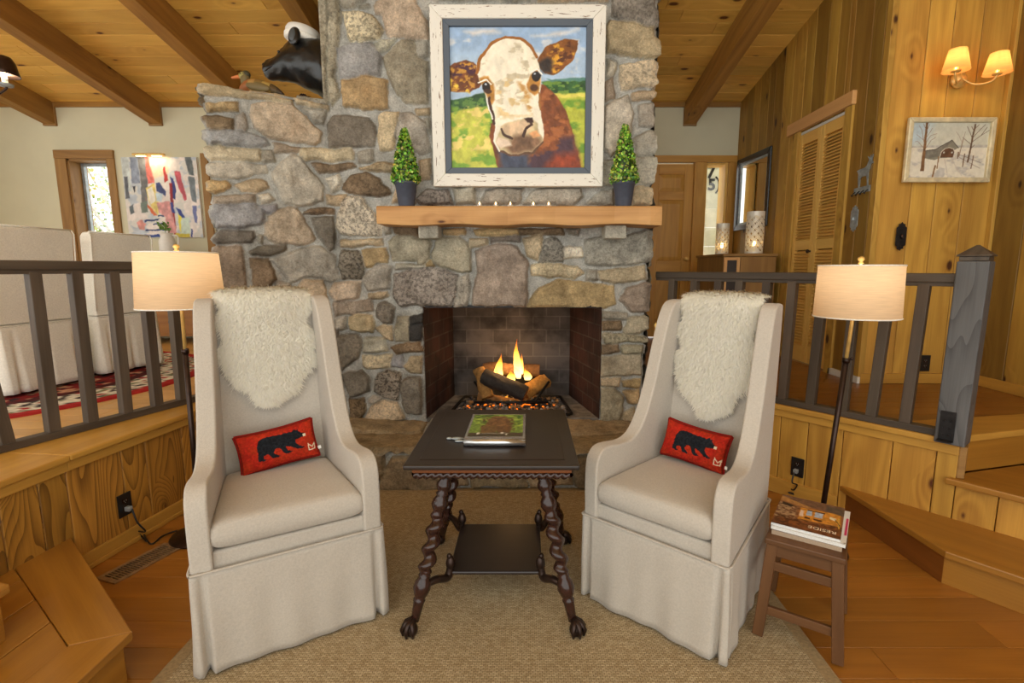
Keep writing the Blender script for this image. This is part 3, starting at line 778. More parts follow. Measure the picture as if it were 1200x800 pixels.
ST_PX += cr(240, 200, .175, [
 ([(30,70),(130,60),(178,105),(70,152),(35,140)],'O',.2), ([(205,100),(300,62),(415,72),(432,110),(350,142),(255,138)],'T',.1), ([(62,172),(340,158),(335,218),(65,222)],'R',.1),
 ([(365,163),(430,148),(468,190),(430,208),(375,216)],'W',.2), ([(345,232),(480,228),(485,270),(460,300),(370,262)],'U',.1), ([(62,232),(340,225),(398,265),(400,310),(370,360),(230,392),(80,375),(58,310)],'U',.1),
 ([(395,362),(432,310),(500,265),(550,243),(610,250),(680,350),(738,450),(725,470),(660,496),(480,488),(400,425)],'P',.15), ([(662,292),(718,252),(860,256),(874,290)],'B',.4),
 ([(712,318),(862,308),(872,420),(870,512),(838,533),(760,440)],'D',.1), ([(76,455),(85,420),(120,400),(330,408),(335,440),(318,478),(85,484)],'D',.1), ([(358,430),(388,430),(395,487),(360,482)],'G',.1),
 ([(300,545),(400,495),(545,497),(548,525),(430,567),(320,566)],'D',.1), ([(78,505),(245,500),(262,640),(272,792),(95,797)],'R',.15), ([(310,590),(430,583),(455,660),(474,730),(420,778),(330,778)],'B',.15),
 ([(440,590),(540,555),(640,520),(720,500),(780,508),(870,565),(908,720),(840,748),(720,710),(560,748),(530,690)],'G',.1), ([(480,750),(570,755),(565,810),(480,805)],'G',.1), ([(470,860),(560,855),(575,900),(470,905)],'G',.1), ([(80,840),(260,835),(270,905),(90,910)],'R',.1), ([(300,830),(450,840),(455,910),(300,905)],'T',.1),
 ([(590,800),(660,735),(780,738),(812,800),(820,850),(700,860),(590,850)],'P',.1), ([(808,60),(900,22),(928,92),(895,130),(845,142)],'W',.25), ([(818,162),(952,163),(942,238),(822,226)],'T',.1)])
ST_PX += cr(370, 100, .1875, [([(168,655),(185,620),(225,568),(310,543),(400,583),(445,640),(464,680),(410,697),(300,690),(210,678)],'B',.35)])
ST_PX += [([(394,266),(397,252),(401,240),(409,231),(424,231),(436,247),(449,262),(446,276),(398,275)],'W',.55)]
ST_PX += cr(360, 260, .1624, [
 ([(243,132),(540,122),(545,165),(430,170),(248,178)],'T',.1), ([(240,240),(260,205),(370,200),(400,260),(420,370),(400,412),(255,415),(238,330)],'D',.6), ([(160,505),(200,440),(395,428),(370,545),(210,578)],'P',.1),
 ([(395,203),(570,188),(585,245),(578,292),(430,332)],'O',.1), ([(410,412),(450,350),(512,303),(607,320),(592,485),(435,500)],'G',.15), ([(436,520),(580,508),(594,535),(530,560),(438,556)],'T',.2),
 ([(495,640),(520,590),(570,575),(628,612),(622,722),(560,738),(498,690)],'D',.4), ([(190,580),(455,563),(470,635),(330,668),(200,684)],'R',.2), ([(300,695),(340,665),(460,672),(493,750),(480,792),(390,792),(310,772)],'T',.1),
 ([(200,700),(280,690),(278,772),(200,780)],'G',.1), ([(595,135),(640,98),(780,110),(888,130),(884,250),(770,278),(618,276)],'V',.1), ([(618,30),(800,18),(826,100),(700,98),(630,80)],'B',.2),
 ([(552,25),(605,28),(604,85),(558,92)],'G',.1), ([(640,300),(850,305),(850,328),(640,346)],'L',.1), ([(855,288),(912,278),(912,320),(865,328)],'O',.1)])
ST_PX += [([(461,333),(463,322),(482,315),(506,313.5),(521,315),(536,322),(535.5,341),(530,357.5),(470,357.5),(462,350)],'S',.5)]
ST_PX += cr(500, 250, .2333, [
 ([(162,320),(215,303),(222,370),(210,467),(140,467)],'G',.3), ([(243,195),(270,170),(320,158),(400,158),(455,170),(503,235),(505,300),(503,467),(233,467),(240,370),(257,300)],'R',.15),
 ([(508,452),(530,410),(565,372),(660,335),(800,345),(942,360),(948,450),(900,476),(508,470)],'O',.15), ([(30,205),(45,135),(80,118),(155,118),(212,150),(222,292),(180,297),(80,270),(35,250)],'V',.15), ([(-85,125),(15,130),(20,230),(-10,255),(-40,250)],'V',.1), ([(83,78),(192,78),(192,108),(83,104)],'O',.1),
 ([(236,82),(330,72),(462,80),(462,112),(240,106)],'O',.1), ([(467,80),(680,78),(685,112),(470,110)],'B',.2), ([(215,128),(302,122),(306,152),(220,168)],'T',.1), ([(316,118),(472,116),(472,144),(322,146)],'D',.1),
 ([(483,130),(577,108),(582,180),(557,237),(508,215)],'T',.2), ([(590,138),(640,122),(690,170),(682,246),(565,248)],'S',.5), ([(695,172),(775,168),(788,217),(690,228)],'W',.2),
 ([(790,135),(880,118),(1000,115),(1108,78),(1110,248),(1010,262),(930,268),(800,248)],'G',.25), ([(518,262),(590,253),(760,268),(792,300),(740,328),(530,312)],'C',.3), ([(800,288),(850,283),(856,332),(805,336)],'G',.1),
 ([(860,288),(930,285),(1100,266),(1100,335),(950,348),(870,328)],'T',.15), ([(970,428),(1010,375),(1098,348),(1104,495),(1030,493)],'R',.15), ([(700,78),(770,75),(765,105),(715,108)],'D',.2)])
ST_PX += cr(680, 360, .1876, [
 ([(133,30),(290,33),(302,72),(138,76)],'G',.2), ([(130,95),(170,85),(252,83),(262,138),(138,148)],'B',.3), ([(275,130),(300,60),(408,52),(412,132),(370,162),(280,162)],'V',.15),
 ([(128,168),(200,160),(280,165),(390,178),(405,212),(150,222)],'V',.4), ([(112,242),(160,228),(232,230),(243,280),(130,293)],'B',.3), ([(250,243),(385,232),(388,292),(260,287)],'V',.1),
 ([(115,310),(250,300),(382,293),(378,418),(128,432)],'V',.1), ([(122,445),(252,440),(240,493),(125,486)],'T',.15), ([(265,457),(373,445),(368,492),(268,496)],'O',.15),
 ([(95,600),(98,500),(200,498),(258,560),(262,640),(250,702),(108,722)],'V',.15), ([(262,530),(362,500),(364,592),(300,602)],'O',.15), ([(262,662),(332,620),(334,722),(258,716)],'T',.15)])
ST_PX += cr(370, 380, .15, [
 ([(155,100),(200,80),(330,73),(362,140),(332,262),(205,358),(180,250)],'D',.25), ([(372,115),(400,95),(548,98),(563,206),(372,217)],'L',.1), ([(478,30),(530,13),(608,8),(608,124),(540,92)],'T',.15),
 ([(622,60),(645,-55),(745,-62),(738,132),(638,128)],'V',.15), ([(588,182),(640,160),(700,143),(824,138),(840,212),(640,232)],'B',.3), ([(365,240),(605,238),(582,332),(400,348),(370,310)],'C',.3),
 ([(610,258),(682,248),(674,332),(602,322)],'U',.1), ([(685,322),(735,258),(829,253),(829,378),(740,372)],'T',.3), ([(462,520),(475,440),(492,388),(560,348),(672,380),(660,500),(642,592),(530,562)],'S',.75),
 ([(665,482),(690,430),(730,408),(829,408),(834,692),(720,692),(680,612)],'D',.25), ([(210,390),(360,353),(418,420),(424,520),(270,562)],'D',.15), ([(262,577),(370,568),(388,670),(320,782),(288,772)],'B',.5),
 ([(412,582),(450,553),(523,570),(480,612),(420,612)],'G',.1), ([(365,795),(390,720),(430,640),(530,588),(640,608),(705,722),(600,765),(450,800)],'P',.25), ([(742,20),(836,-20),(837,126),(744,126)],'K',.1), ([(745,-70),(836,-95),(836,-30),(743,10)],'K',.1)])
ST_PX += [([(371,-60),(383,-60),(384,45),(382,90),(386,120),(380,124),(376,80),(372,40)],'V',.35), ([(385,-60),(397,-60),(398,40),(393,88),(399,112),(390,125),(387,118),(384,85),(386,45)],'V',.3), ([(400,-60),(440,-50),(430,0),(415,10),(400,8)],'G',.2), ([(515,-60),(620,-60),(620,1),(515,1)],'G',.2), ([(630,-60),(712,-60),(712,1),(630,2)],'T',.2)]
ST_PX += cr(370, 0, .1313, [
 ([(232,108),(370,98),(440,115),(500,150),(560,215),(603,280),(570,352),(450,372),(320,388),(285,330),(270,240)],'C',.5), ([(370,50),(480,38),(482,72),(400,77)],'G',.2),
 ([(527,60),(545,20),(580,2),(720,-120),(880,-40),(885,40),(940,110),(1003,190),(1003,350),(840,373),(780,345),(640,330),(600,140),(540,132)],'P',.15),
 ([(200,440),(270,408),(500,388),(560,450),(593,520),(588,640),(578,672),(460,702),(230,695)],'U',.1), ([(528,392),(600,368),(705,358),(640,442),(560,455)],'L',.25), ([(888,378),(1003,368),(1003,500),(930,542),(895,480)],'G',.1)])
ST_PX += [([(450,68),(458,60),(470,49),(486,49),(492,70),(501,72),(501,120),(476,121),(466,111),(458,95)],'V',.15), ([(402,94),(430,91),(455,94),(454,127),(426,129),(401,123)],'O',.15)]
ST_PX += cr(370, 100, .1875, [
 ([(70,250),(108,200),(220,192),(330,198),(365,260),(384,320),(372,383),(90,388)],'D',.12), ([(258,425),(355,402),(363,475),(268,488)],'G',.15), ([(392,200),(440,168),(518,168),(522,260),(490,400),(408,408),(395,300)],'T',.15),
 ([(528,180),(600,173),(692,240),(714,400),(660,434),(570,392),(505,330)],'G',.15), ([(630,148),(714,138),(714,187),(640,188)],'T',.1), ([(690,213),(714,213),(714,292),(698,270)],'G',.1), ([(275,520),(430,478),(503,500),(490,533),(360,538)],'T',.25),
 ([(650,470),(716,458),(716,588),(650,592)],'T',.1)])
ST_PX += cr(380, 0, .3375, [
 ([(318,692),(350,658),(432,658),(448,708),(328,712)],'S',.5), ([(450,653),(522,648),(527,708),(458,708)],'G',.1), ([(542,708),(560,662),(640,653),(692,655),(680,708)],'G',.15), ([(690,708),(730,658),(890,653),(902,680),(860,712)],'G',.15), ([(910,703),(1003,658),(1006,710)],'G',.1), ([(235,700),(255,655),(310,655),(312,705)],'T',.2)])
ST_PX += cr(690, 0, .3125, [
 ([(92,-160),(240,-160),(250,-30),(95,-25)],'G',.2), ([(92,-15),(240,-20),(252,50),(248,110),(150,95),(88,60)],'S',.3), ([(66,110),(80,78),(240,110),(248,150),(246,222),(68,200)],'T',.15), ([(65,222),(100,238),(96,278),(68,290)],'L',.1),
 ([(114,245),(240,228),(248,322),(120,338)],'C',.35), ([(158,350),(238,343),(243,372),(160,378)],'T',.1), ([(58,312),(92,288),(96,372),(62,382)],'R',.1), ([(55,560),(60,400),(110,370),(142,353),(167,430),(150,522),(80,582)],'L',.1),
 ([(184,398),(243,388),(243,478),(188,478)],'G',.1), ([(168,522),(237,488),(240,582),(180,584)],'G',.1), ([(50,602),(170,588),(238,586),(240,692),(50,694)],'G',.15), ([(162,702),(234,702),(228,768),(162,768)],'T',.1), ([(0,760),(45,712),(92,730),(90,768)],'G',.1)])
polys = [([pix2sz(x, y) for x, y in pts], code, sp) for pts, code, sp in ST_PX]
# courses hidden low on the wing
for k in range(5):
    for j in range(3):
        polys.append(([(.03+j*.24, .04+k*.19), (.24+j*.24, .03+k*.19), (.25+j*.24, .20+k*.19), (.03+j*.24, .21+k*.19)], random.choice('GRTDB'), .15))
OX0, OX1, OZ0, OZ1 = -.768, .545, .28, 1.125
def keep(s, z):
    x = FOLD.x + s - LW
    op = (x > OX0) & (x < OX1) & (z < OZ1) & (z > .2)
    return ~op & ((s > LW - .03) | (z < ZW)) & ((s < LW) | (z > .2))
fp = thing('stone_fireplace', 'large fieldstone fireplace and chimney with side wing and raised hearth', 'fireplace', (-.1, 3.69, 0))
def pp(o): o.data.transform(mw(fp).inverted()); return o
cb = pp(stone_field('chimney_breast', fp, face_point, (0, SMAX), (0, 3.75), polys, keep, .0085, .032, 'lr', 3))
cb['label'] = 'fieldstone face of the chimney and its wing'
# solid bodies behind the stones
mb = MB(); cw = lin(MORTAR)
b0 = (FOLD.x+.03, YF+.002); 
mb.prism([(WP0.x+.012, WP0.y+.012), (FOLD.x, YF+.002), (FOLD.x+.02, YF+.5), (WP0.x-.12, WP0.y+.50)], 0, ZW-.01, cw)
mb.build('side_wing', M_['stone'], fp, True)
mb = MB(); YBK = 4.62
mb.prism([(FOLD.x+.012, YF+.004), (OX0-.02, YF+.004), (OX0-.02, YBK), (FOLD.x+.012, YBK)], 0, 4.1, cw)
mb.prism([(OX1+.02, YF+.004), (XRT-.012, YF+.004), (XRT-.012, YBK), (OX1+.02, YBK)], 0, 4.1, cw)
mb.prism([(OX0-.02, YF+.004), (OX1+.02, YF+.004), (OX1+.02, YBK), (OX0-.02, YBK)], OZ1+.02, 4.1, cw)
mb.build('chimney_core', M_['stone'], fp, True)
# relief on the two flanks of the stack
def rnd_polys(S, Z, w, h, codes, seed):
    r = random.Random(seed); out = []; z = Z[0]
    while z < Z[1]:
        hh = h*r.uniform(.6, 1.4); s = S[0] - r.random()*w*.5
        while s < S[1]:
            ww = w*r.uniform(.6, 1.5); j = lambda: r.uniform(-.015, .015)
            out.append(([(s+.01+j(), z+.01+j()), (s+ww*.5, z+.006), (s+ww-.012+j(), z+.01+j()), (s+ww-.012+j(), z+hh-.012+j()), (s+ww*.5, z+hh-.006), (s+.01+j(), z+hh-.012+j())], r.choice(codes), r.choice([.1, .1, .3, .5]))); s += ww
        z += hh
    return out
pp(stone_field('right_flank', fp, lambda S, Z, H: np.stack([XRT+H-.012, YF+S, Z], -1), (0, .92), (.0, 4.0), rnd_polys((0, .92), (0, 4.0), .28, .2, 'GTRVLD', 5), None, .016, .03, (), 8))
pp(stone_field('left_flank', fp, lambda S, Z, H: np.stack([FOLD.x-H+.012, YF+.92-S, Z], -1), (0, .92), (ZW-.05, 4.0), rnd_polys((0, .92), (ZW-.05, 4.0), .3, .24, 'GTRVLD', 6), None, .016, .03, (), 9))
wn = np.array([wd.y, -wd.x])
pp(stone_field('wing_cap', fp, lambda S, Z, H: np.stack([WP0.x + wd.x*S - nw[0]*Z, WP0.y + wd.y*S - nw[1]*Z, ZW - .02 + H*.8], -1), (-.02, LW), (-.01, .48), [([(.0, .0), (.24, .0), (.25, .47), (0, .46)], 'T', .1), ([(.26, .0), (.52, .01), (.5, .46), (.27, .47)], 'T', .1), ([(.54, .0), (.76, .0), (.76, .47), (.53, .46)], 'G', .1)], None, .012, .03, 'l', 12))
# hearth: raised bench with stone front and flagstone top
HY0 = 3.05; HXL, HXR = -1.42, .93
hs = [([(-.98,.0),(-.86,.21),(-.60,.235),(-.42,.24),(-.38,.03),(-.6,.0)],'V',.2), ([(-1.40,.02),(-1.0,.02),(-.90,.12),(-.92,.24),(-1.4,.24)],'V',.2), ([(-.36,.02),(-.33,.23),(-.05,.24),(0,.02)],'T',.2), ([(.02,.02),(-.02,.235),(.24,.24),(.30,.03)],'T',.2), ([(.32,.02),(.27,.22),(.62,.24),(.66,.02)],'B',.2), ([(.68,.02),(.65,.24),(.92,.24),(.92,.02)],'V',.2)]
SCV = dict(SC)
for k_, v_ in (('V', (158, 142, 114)), ('T', (170, 154, 126)), ('B', (142, 126, 100))): SC[k_] = v_
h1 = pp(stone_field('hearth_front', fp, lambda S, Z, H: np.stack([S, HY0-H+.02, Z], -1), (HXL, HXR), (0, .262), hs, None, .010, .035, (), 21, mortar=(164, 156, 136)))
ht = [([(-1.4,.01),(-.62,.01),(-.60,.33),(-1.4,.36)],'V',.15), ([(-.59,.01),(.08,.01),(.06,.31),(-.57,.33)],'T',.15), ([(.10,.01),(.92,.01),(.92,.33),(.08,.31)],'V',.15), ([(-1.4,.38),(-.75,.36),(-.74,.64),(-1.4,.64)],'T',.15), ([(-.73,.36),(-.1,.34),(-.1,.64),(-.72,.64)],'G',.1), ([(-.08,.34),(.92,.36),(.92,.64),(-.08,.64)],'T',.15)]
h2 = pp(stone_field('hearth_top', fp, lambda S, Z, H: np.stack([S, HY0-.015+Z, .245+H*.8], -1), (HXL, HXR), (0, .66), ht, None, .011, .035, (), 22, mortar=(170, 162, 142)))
SC.update(SCV)
mb = MB(); mb.box(HXL+.02, HXR-.02, HY0+.02, YF+.02, 0, .245, cw); mb.build('hearth_core', M_['stone'], fp, True)
# firebox
FBY = 4.42; FX0, FX1 = -.655, .375; FZ = .275
fb = mkobj('firebox', None, None, fp)
def quad(mb, P, uv, col=(1, 1, 1)): mb.add(P, [(0, 1, 2, 3)], col, [uv], uvo=(0, 0))
mb = MB()
ls = math.hypot(FX0-OX0, FBY-YF)
quad(mb, [(OX0, YF-.005, FZ), (FX0, FBY, FZ), (FX0, FBY, 1.35), (OX0, YF-.005, 1.35)], [(0, 0), (ls, 0), (ls, 1.07), (0, 1.07)])
mb.build('side_brick', M_['brick'], fp, True); mb = MB()
quad(mb, [(FX1, FBY, FZ), (OX1, YF-.005, FZ), (OX1, YF-.005, 1.35), (FX1, FBY, 1.35)], [(0, 0), (ls, 0), (ls, 1.07), (0, 1.07)])
mb.build('side_brick', M_['brick'], fp, True)
mb = MB(); quad(mb, [(FX0, FBY, FZ), (FX1, FBY, FZ), (FX1, FBY, 1.35), (FX0, FBY, 1.35)], [(0, 0), (1.03, 0), (1.03, 1.07), (0, 1.07)])
mb.build('back_brick', M_['brick_back'], fp, True)
mb = MB(); mb.prism([(OX0, YF+.03), (OX1, YF+.03), (FX1, FBY+.01), (FX0, FBY+.01)], FZ-.06, FZ); mb.build('firebox_floor', plain('ash_floor', (120, 114, 108), .9, noise=.25, nscale=14), fp, True); mb = MB(); mb.prism([(OX0, YF+.10), (OX1, YF+.10), (FX1, FBY+.01), (FX0, FBY+.01)], 1.30, 1.36)
mb.build('smoke_shelf', M_['iron'], fp, True)
bpy.data.objects.remove(fb)
mb = MB(); mb.box(OX0+.02, OX1-.0, YF-.008, YF+.10, OZ1-.006, OZ1+.012, along=0); mb.build('lintel_bar', M_['iron'], fp, True)
# mantel and its stone corbels
mx0 = atY(441, 252, 3.43).x; mx1 = atY(776, 252, 3.43).x; mz1 = atY(600, 241, 3.43).z; mz0 = atY(600, 263, 3.43).z
mb = MB(); nseg = 24; P = []
for i in range(nseg+1):
    x = mx0 + (mx1-mx0)*i/nseg; w1 = .006*math.sin(i*1.3)+.004*math.sin(i*2.9+1); w2 = .006*math.sin(i*.9+2)
    P.append([Vector((x, 3.43+w1, mz0+w2)), Vector((x, 3.425+w1, mz0+.03)), Vector((x, 3.43+w1*.5, mz1-.01)), Vector((x, 3.44+w1*.5, mz1)), Vector((x, 3.70, mz1)), Vector((x, 3.70, mz0+w2))])
vs = [v for r in P for v in r]; fs = []; uvs = []
per = [0, .04, .12, .14, .40, .53, .8]
for i in range(nseg):
    for j in range(6):
        j2 = (j+1) % 6; fs.append((i*6+j, i*6+j2, (i+1)*6+j2, (i+1)*6+j)); a, b = P[i][0].x, P[i+1][0].x
        uvs.append([(a, per[j]), (a, per[j+1]), (b, per[j+1]), (b, per[j])])
fs.append(tuple(range(6))[::-1]); uvs.append([(p.y, p.z) for p in P[0]][::-1]); fs.append(tuple(range(nseg*6, nseg*6+6))); uvs.append([(p.y, p.z) for p in P[-1]])
mb.add(vs, fs, (1, 1, 1), uvs); mantel = mb.build('mantel', M_['mantel'], fp, True, bevel=.003); mantel['label'] = 'rough sawn wooden mantel beam'
MZ = mz1
for (a, b, c_, d2) in ((490, 264, 514, 281), (709, 264, 734, 278)):
    p0 = atY(a, b, 3.53); p1 = atY(c_, d2, 3.53); mb = MB()
    def wob(d, s=a): return 1 + .12*math.sin(d.x*5+s)+.1*math.sin(d.y*7+d.z*4)
    P0 = Vector(((p0.x+p1.x)/2, 3.62, mz0-.05)); mb.box(p0.x, p1.x, 3.52, 3.72, mz0-.085, mz0+.004, tuple(x*1.0 for x in lin(SC['L'])))
    mb.build('corbel', M_['stone'], fp, True, bevel=.012, seg=2)
# ------------------------------------------------------------------ painted pictures in vertex colour
def painter(W, H, bg, layers, warp=.012, wscale=14, seed=0):
    """layers in 0..1 picture coordinates (u right, v down); colours sRGB; later layers on top"""
    u, v = np.meshgrid((np.arange(W)+.5)/W, (np.arange(H)+.5)/H)
    asp = H / W
    du = (fbm(u*wscale, v*asp*wscale, 3, seed+1) - .5) * 2*warp; dv = (fbm(u*wscale+31, v*asp*wscale+7, 3, seed+2) - .5) * 2*warp
    U, V = u+du, v+dv
    img = np.empty((H, W, 3)); img[:] = np.array(bg, float)
    for L in layers:
        kind = L[0]
        if kind == 'poly':
            _, pts, col, soft = L[:4]; tex = L[4] if len(L) > 4 else .12
            a = np.clip(sdf_poly(U, V, pts) / max(soft, 1e-4) + .5, 0, 1)
        elif kind == 'ell':
            _, (cx, cy, rx, ry), col, soft = L[:4]; tex = L[4] if len(L) > 4 else .12
            d = 1 - np.sqrt(((U-cx)/rx)**2 + ((V-cy)/ry)**2); a = np.clip(d*min(rx, ry)/max(soft, 1e-4) + .5, 0, 1)
        elif kind == 'line':
            _, pts, wd_, col = L[:4]; tex = .1; soft = .003; d = np.full(U.shape, 1e9)
            for (ax, ay), (bx, by) in zip(pts, pts[1:]):
                ex, ey = bx-ax, by-ay; t = np.clip(((U-ax)*ex+(V-ay)*ey)/(ex*ex+ey*ey+1e-12), 0, 1); d = np.minimum(d, np.hypot(U-ax-t*ex, V-ay-t*ey))
            a = np.clip((wd_/2 - d)/soft + .5, 0, 1)
        elif kind == 'noise':       # dabs of colour inside a polygon
            _, pts, col, soft, sc_, th, sd = L; tex = .1
            n = fbm(u*sc_, v*sc_*asp*1.4, 4, sd); a = np.clip(sdf_poly(U, V, pts)/max(soft, 1e-4)+.5, 0, 1) * np.clip((n-th)*9, 0, 1)
        n = fbm(u*26+sum(col)*.01, v*20*asp, 4, seed+9)
        c = np.array(col, float) * (1 - tex + 2*tex*n)[..., None]
        img = img*(1-a[..., None]) + c*a[..., None]
    return np.clip(img, 0, 255)
def lin_img(img):
    c = img/255.0; return np.where(c <= .04045, c/12.92, ((c+.055)/1.055)**2.4)
def picture(name, parent, img, w, h, mat, org, ax, ay, relief=0, seed=0, gain=1.0):
    """flat picture: org = top-left corner, ax / ay = unit vectors to the right and down"""
    img = np.clip(img*gain, 0, 255); H, W = img.shape[:2]; u, v = np.meshgrid(np.linspace(0, w, W), np.linspace(0, h, H))
    ax, ay, org = np.array(ax, float), np.array(ay, float), np.array(org, float); n = -np.cross(ax, ay)
    V = org + u[..., None]*ax + v[..., None]*ay
    if relief: V = V + n*((fbm(u*60, v*60, 3, seed)-.5)*relief)[..., None]
    idx = np.arange(W*H).reshape(H, W); q = np.stack([idx[1:, :-1], idx[1:, 1:], idx[:-1, 1:], idx[:-1, :-1]], -1).reshape(-1, 4)
    return np_mesh(name, V.reshape(-1, 3), q, lin_img(img).reshape(-1, 3), parent, mat, None, True)
def distressed(name, base, chip, th=.62):
    m, t, out = nt(name); g = N(t); uv = g.n('UVMap', uv_map='UVMap')
    mp = g.n('Mapping'); mp.inputs['Scale'].default_value = (9, 70, 1); g.l(uv.outputs[0], mp.inputs[0])
    n1 = g.n('TexNoise', i_Scale=1.0, i_Detail=5, i_Roughness=.7); g.l(mp.outputs[0], n1.inputs[0])
    r = g.n('MapRange', i_1=th, i_2=th+.03); g.l(n1.outputs['Fac'], r.inputs[0])
    c = g.mix(r.outputs[0], lin4(base), lin4(chip)); p = principled(g, c, .6, 0, .3, n1.outputs['Fac'], .3, .004)
    g.l(p.outputs[0], out.inputs[0]); return m
def frame4(mb, x0, x1, z0, z1, w, y0, y1, col=(1, 1, 1)):
    """four mitred rails on a plane facing -y, from y0 (front) to y1"""
    for a, b, c, d in (((x0, z0), (x1, z0), (x1-w, z0+w), (x0+w, z0+w)), ((x1, z0), (x1, z1), (x1-w, z1-w), (x1-w, z0+w)), ((x1, z1), (x0, z1), (x0+w, z1-w), (x1-w, z1-w)), ((x0, z1), (x0, z0), (x0+w, z0+w), (x0+w, z1-w))):
        P = [a, b, c, d]; vs = [(p[0], y0, p[1]) for p in P] + [(p[0], y1, p[1]) for p in P]
        fs = [(0, 1, 2, 3), (7, 6, 5, 4), (0, 4, 5, 1), (1, 5, 6, 2), (2, 6, 7, 3), (3, 7, 4, 0)]
        hz = abs(a[1]-b[1]) < 1e-6
        uvs = [[((vs[i][0], vs[i][2]+vs[i][1]) if hz else (vs[i][2], vs[i][0]+vs[i][1])) for i in f] for f in fs]
        mb.add(vs, fs, col, uvs)

# ------------------------------------------------------------------ slipcovered wing chairs
def rounded_loop(hw0, hw1, y0, y1, step=.008):
    pts = [(-hw0, y0), (hw0, y0), (hw1, y1), (-hw1, y1)]; out = []
    for i in range(4):
        a = Vector(pts[i]); b = Vector(pts[(i+1) % 4]); d = b-a; L = d.length; d.normalize(); n = Vector((d.y, -d.x)); k = int(L/step)
        for j in range(k):
            t = j*L/k; out.append((a+d*t, n, t, L, i))
    return out
def soft(o, w, seg=4):
    m = o.modifiers.new('bevel', 'BEVEL'); m.width = w; m.segments = seg; m.limit_method = 'ANGLE'; m.angle_limit = math.radians(35); m.harden_normals = True
    for p in o.data.polygons: p.use_smooth = True
    return o
def make_chair(label, loc, rz, seed):
    t = thing('wing_chair', label, 'chair', loc, rz, 'slipcovered wing chairs'); r = random.Random(seed)
    prof = [(.0, .385), (-.004, .50), (-.002, .60), (.010, .655), (.045, .688), (.10, .692), (.17, .682), (.24, .684), (.30, .715), (.355, .79), (.405, .90), (.445, 1.02), (.485, 1.14), (.525, 1.235), (.565, 1.283), (.615, 1.295), (.672, 1.292), (.70, 1.27), (.695, 1.1), (.672, .8), (.655, .385)]
    sm_ = [prof[0]] + [tuple(p)[:2] for p in catmull([Vector((a, b, 0)) for a, b in prof[1:-2]], 3)] + prof[-2:]
    for s in (-1, 1):
        mb = MB(); M = Matrix(((0, 0, 1, 0), (1, 0, 0, 0), (0, 1, 0, 0), (0, 0, 0, 1)))
        A = Matrix.Translation((s*.318, 0, 0)) @ Matrix.Rotation(s*math.radians(5.6), 4, 'Z') @ Matrix.Translation((-.034-s*.034, 0, 0))
        mb.prism([(a, b) for a, b in sm_], 0, .068, M=A @ M); o = mb.build('winged_arm', M_['linen'], t); soft(o, .029, 5)
    mb = MB(); M = Matrix(((0, 0, 1, 0), (1, 0, 0, 0), (0, 1, 0, 0), (0, 0, 0, 1)))
    bp = [(.505, .40), (.530, .62), (.572, .90), (.612, 1.16), (.622, 1.245), (.645, 1.282), (.69, 1.275), (.70, 1.2), (.665, .6), (.65, .40)]
    mb.prism(bp, -.222, .222, M=M); soft(mb.build('backrest', M_['linen'], t), .02, 3)
    mb = MB(); mb.prism([(-.268, .012), (.268, .012), (.215, .62), (-.215, .62)], .36, .452); soft(mb.build('seat_rail', M_['linen'], t), .012, 3)
    # seat cushion with crowned top
    P = []; nx, ny = 44, 44
    mb = MB()
    def cush(u, v, top):
        hw = .264 - .054*v; x = hw*u; y = -.014 + .515*v
        e = max(0, 1-abs(u)**13) * max(0, 1-abs(2*v-1)**14); e = e**.45
        z = (.506 + .056*e + .010*(1-u*u)*math.sin(PI*v)) if top else (.506 - .053*e)
        rr = 1 - .028*(1-e); return Vector((x*(1-.02*(1-e)), y + (.5-v)*.016*(1-e), z))
    for top in (1, 0):
        P = [[cush(-1+2*i/nx, j/ny, top) for i in range(nx+1)] for j in range(ny+1)]; mb.grid(P, flip=not top)
    mb.build('seat_cushion', M_['linen'], t, weld=True)
    P = []
    loop = rounded_loop(.320, .258, -.006, .668)
    for k in range(15):
        tt = k/14; z = .398 - (.398-.018)*tt; row = []
        for p, n, s_, L, side in loop:
            o = .003 + .004*tt + tt*.005*math.sin(s_*21+side*2+seed) + tt*.004*math.sin(s_*47+side)
            for c in (s_, L-s_):
                g = abs(c-.032)
                if side in (0, 1, 2, 3) and g < .016: o -= (.2+.8*tt)*.042*(1-g/.016)
                if c < .02: o += tt*.004
            # crease lines of the linen
            o += 0.0035*tt*math.sin(3*s_/L*PI + 2.5*tt)*math.sin(tt*4)
            q = p + n*o; row.append(Vector((q.x, q.y, z + .0018*math.sin(s_*9+seed)*tt)))
        P.append(row)
    mb = MB(); mb.grid(P, wrap=True, flip=True); sk = mb.build('skirt', M_['linen'], t)
    m = sk.modifiers.new('solid', 'SOLIDIFY'); m.thickness = .003
    mb = MB(); lp = [Vector(((p+n*.006).x, (p+n*.006).y, .395)) for p, n, *_ in loop[::3]]; mb.tube(lp + [lp[0]], .0042, 6, caps=False); mb.build('welt', M_['linen'], t)
    return t
CH_L = make_chair('cream linen wing chair on the left, sheepskin hung over its back', (-.852, 1.712, 0), math.radians(31), 1)
CH_R = make_chair('cream linen wing chair on the right, beside the small stool', (.466, 1.80, 0), math.radians(-41.5), 4)
CH_L.scale = (1, 1, .985); CH_R.scale = (.95, .98, .97)

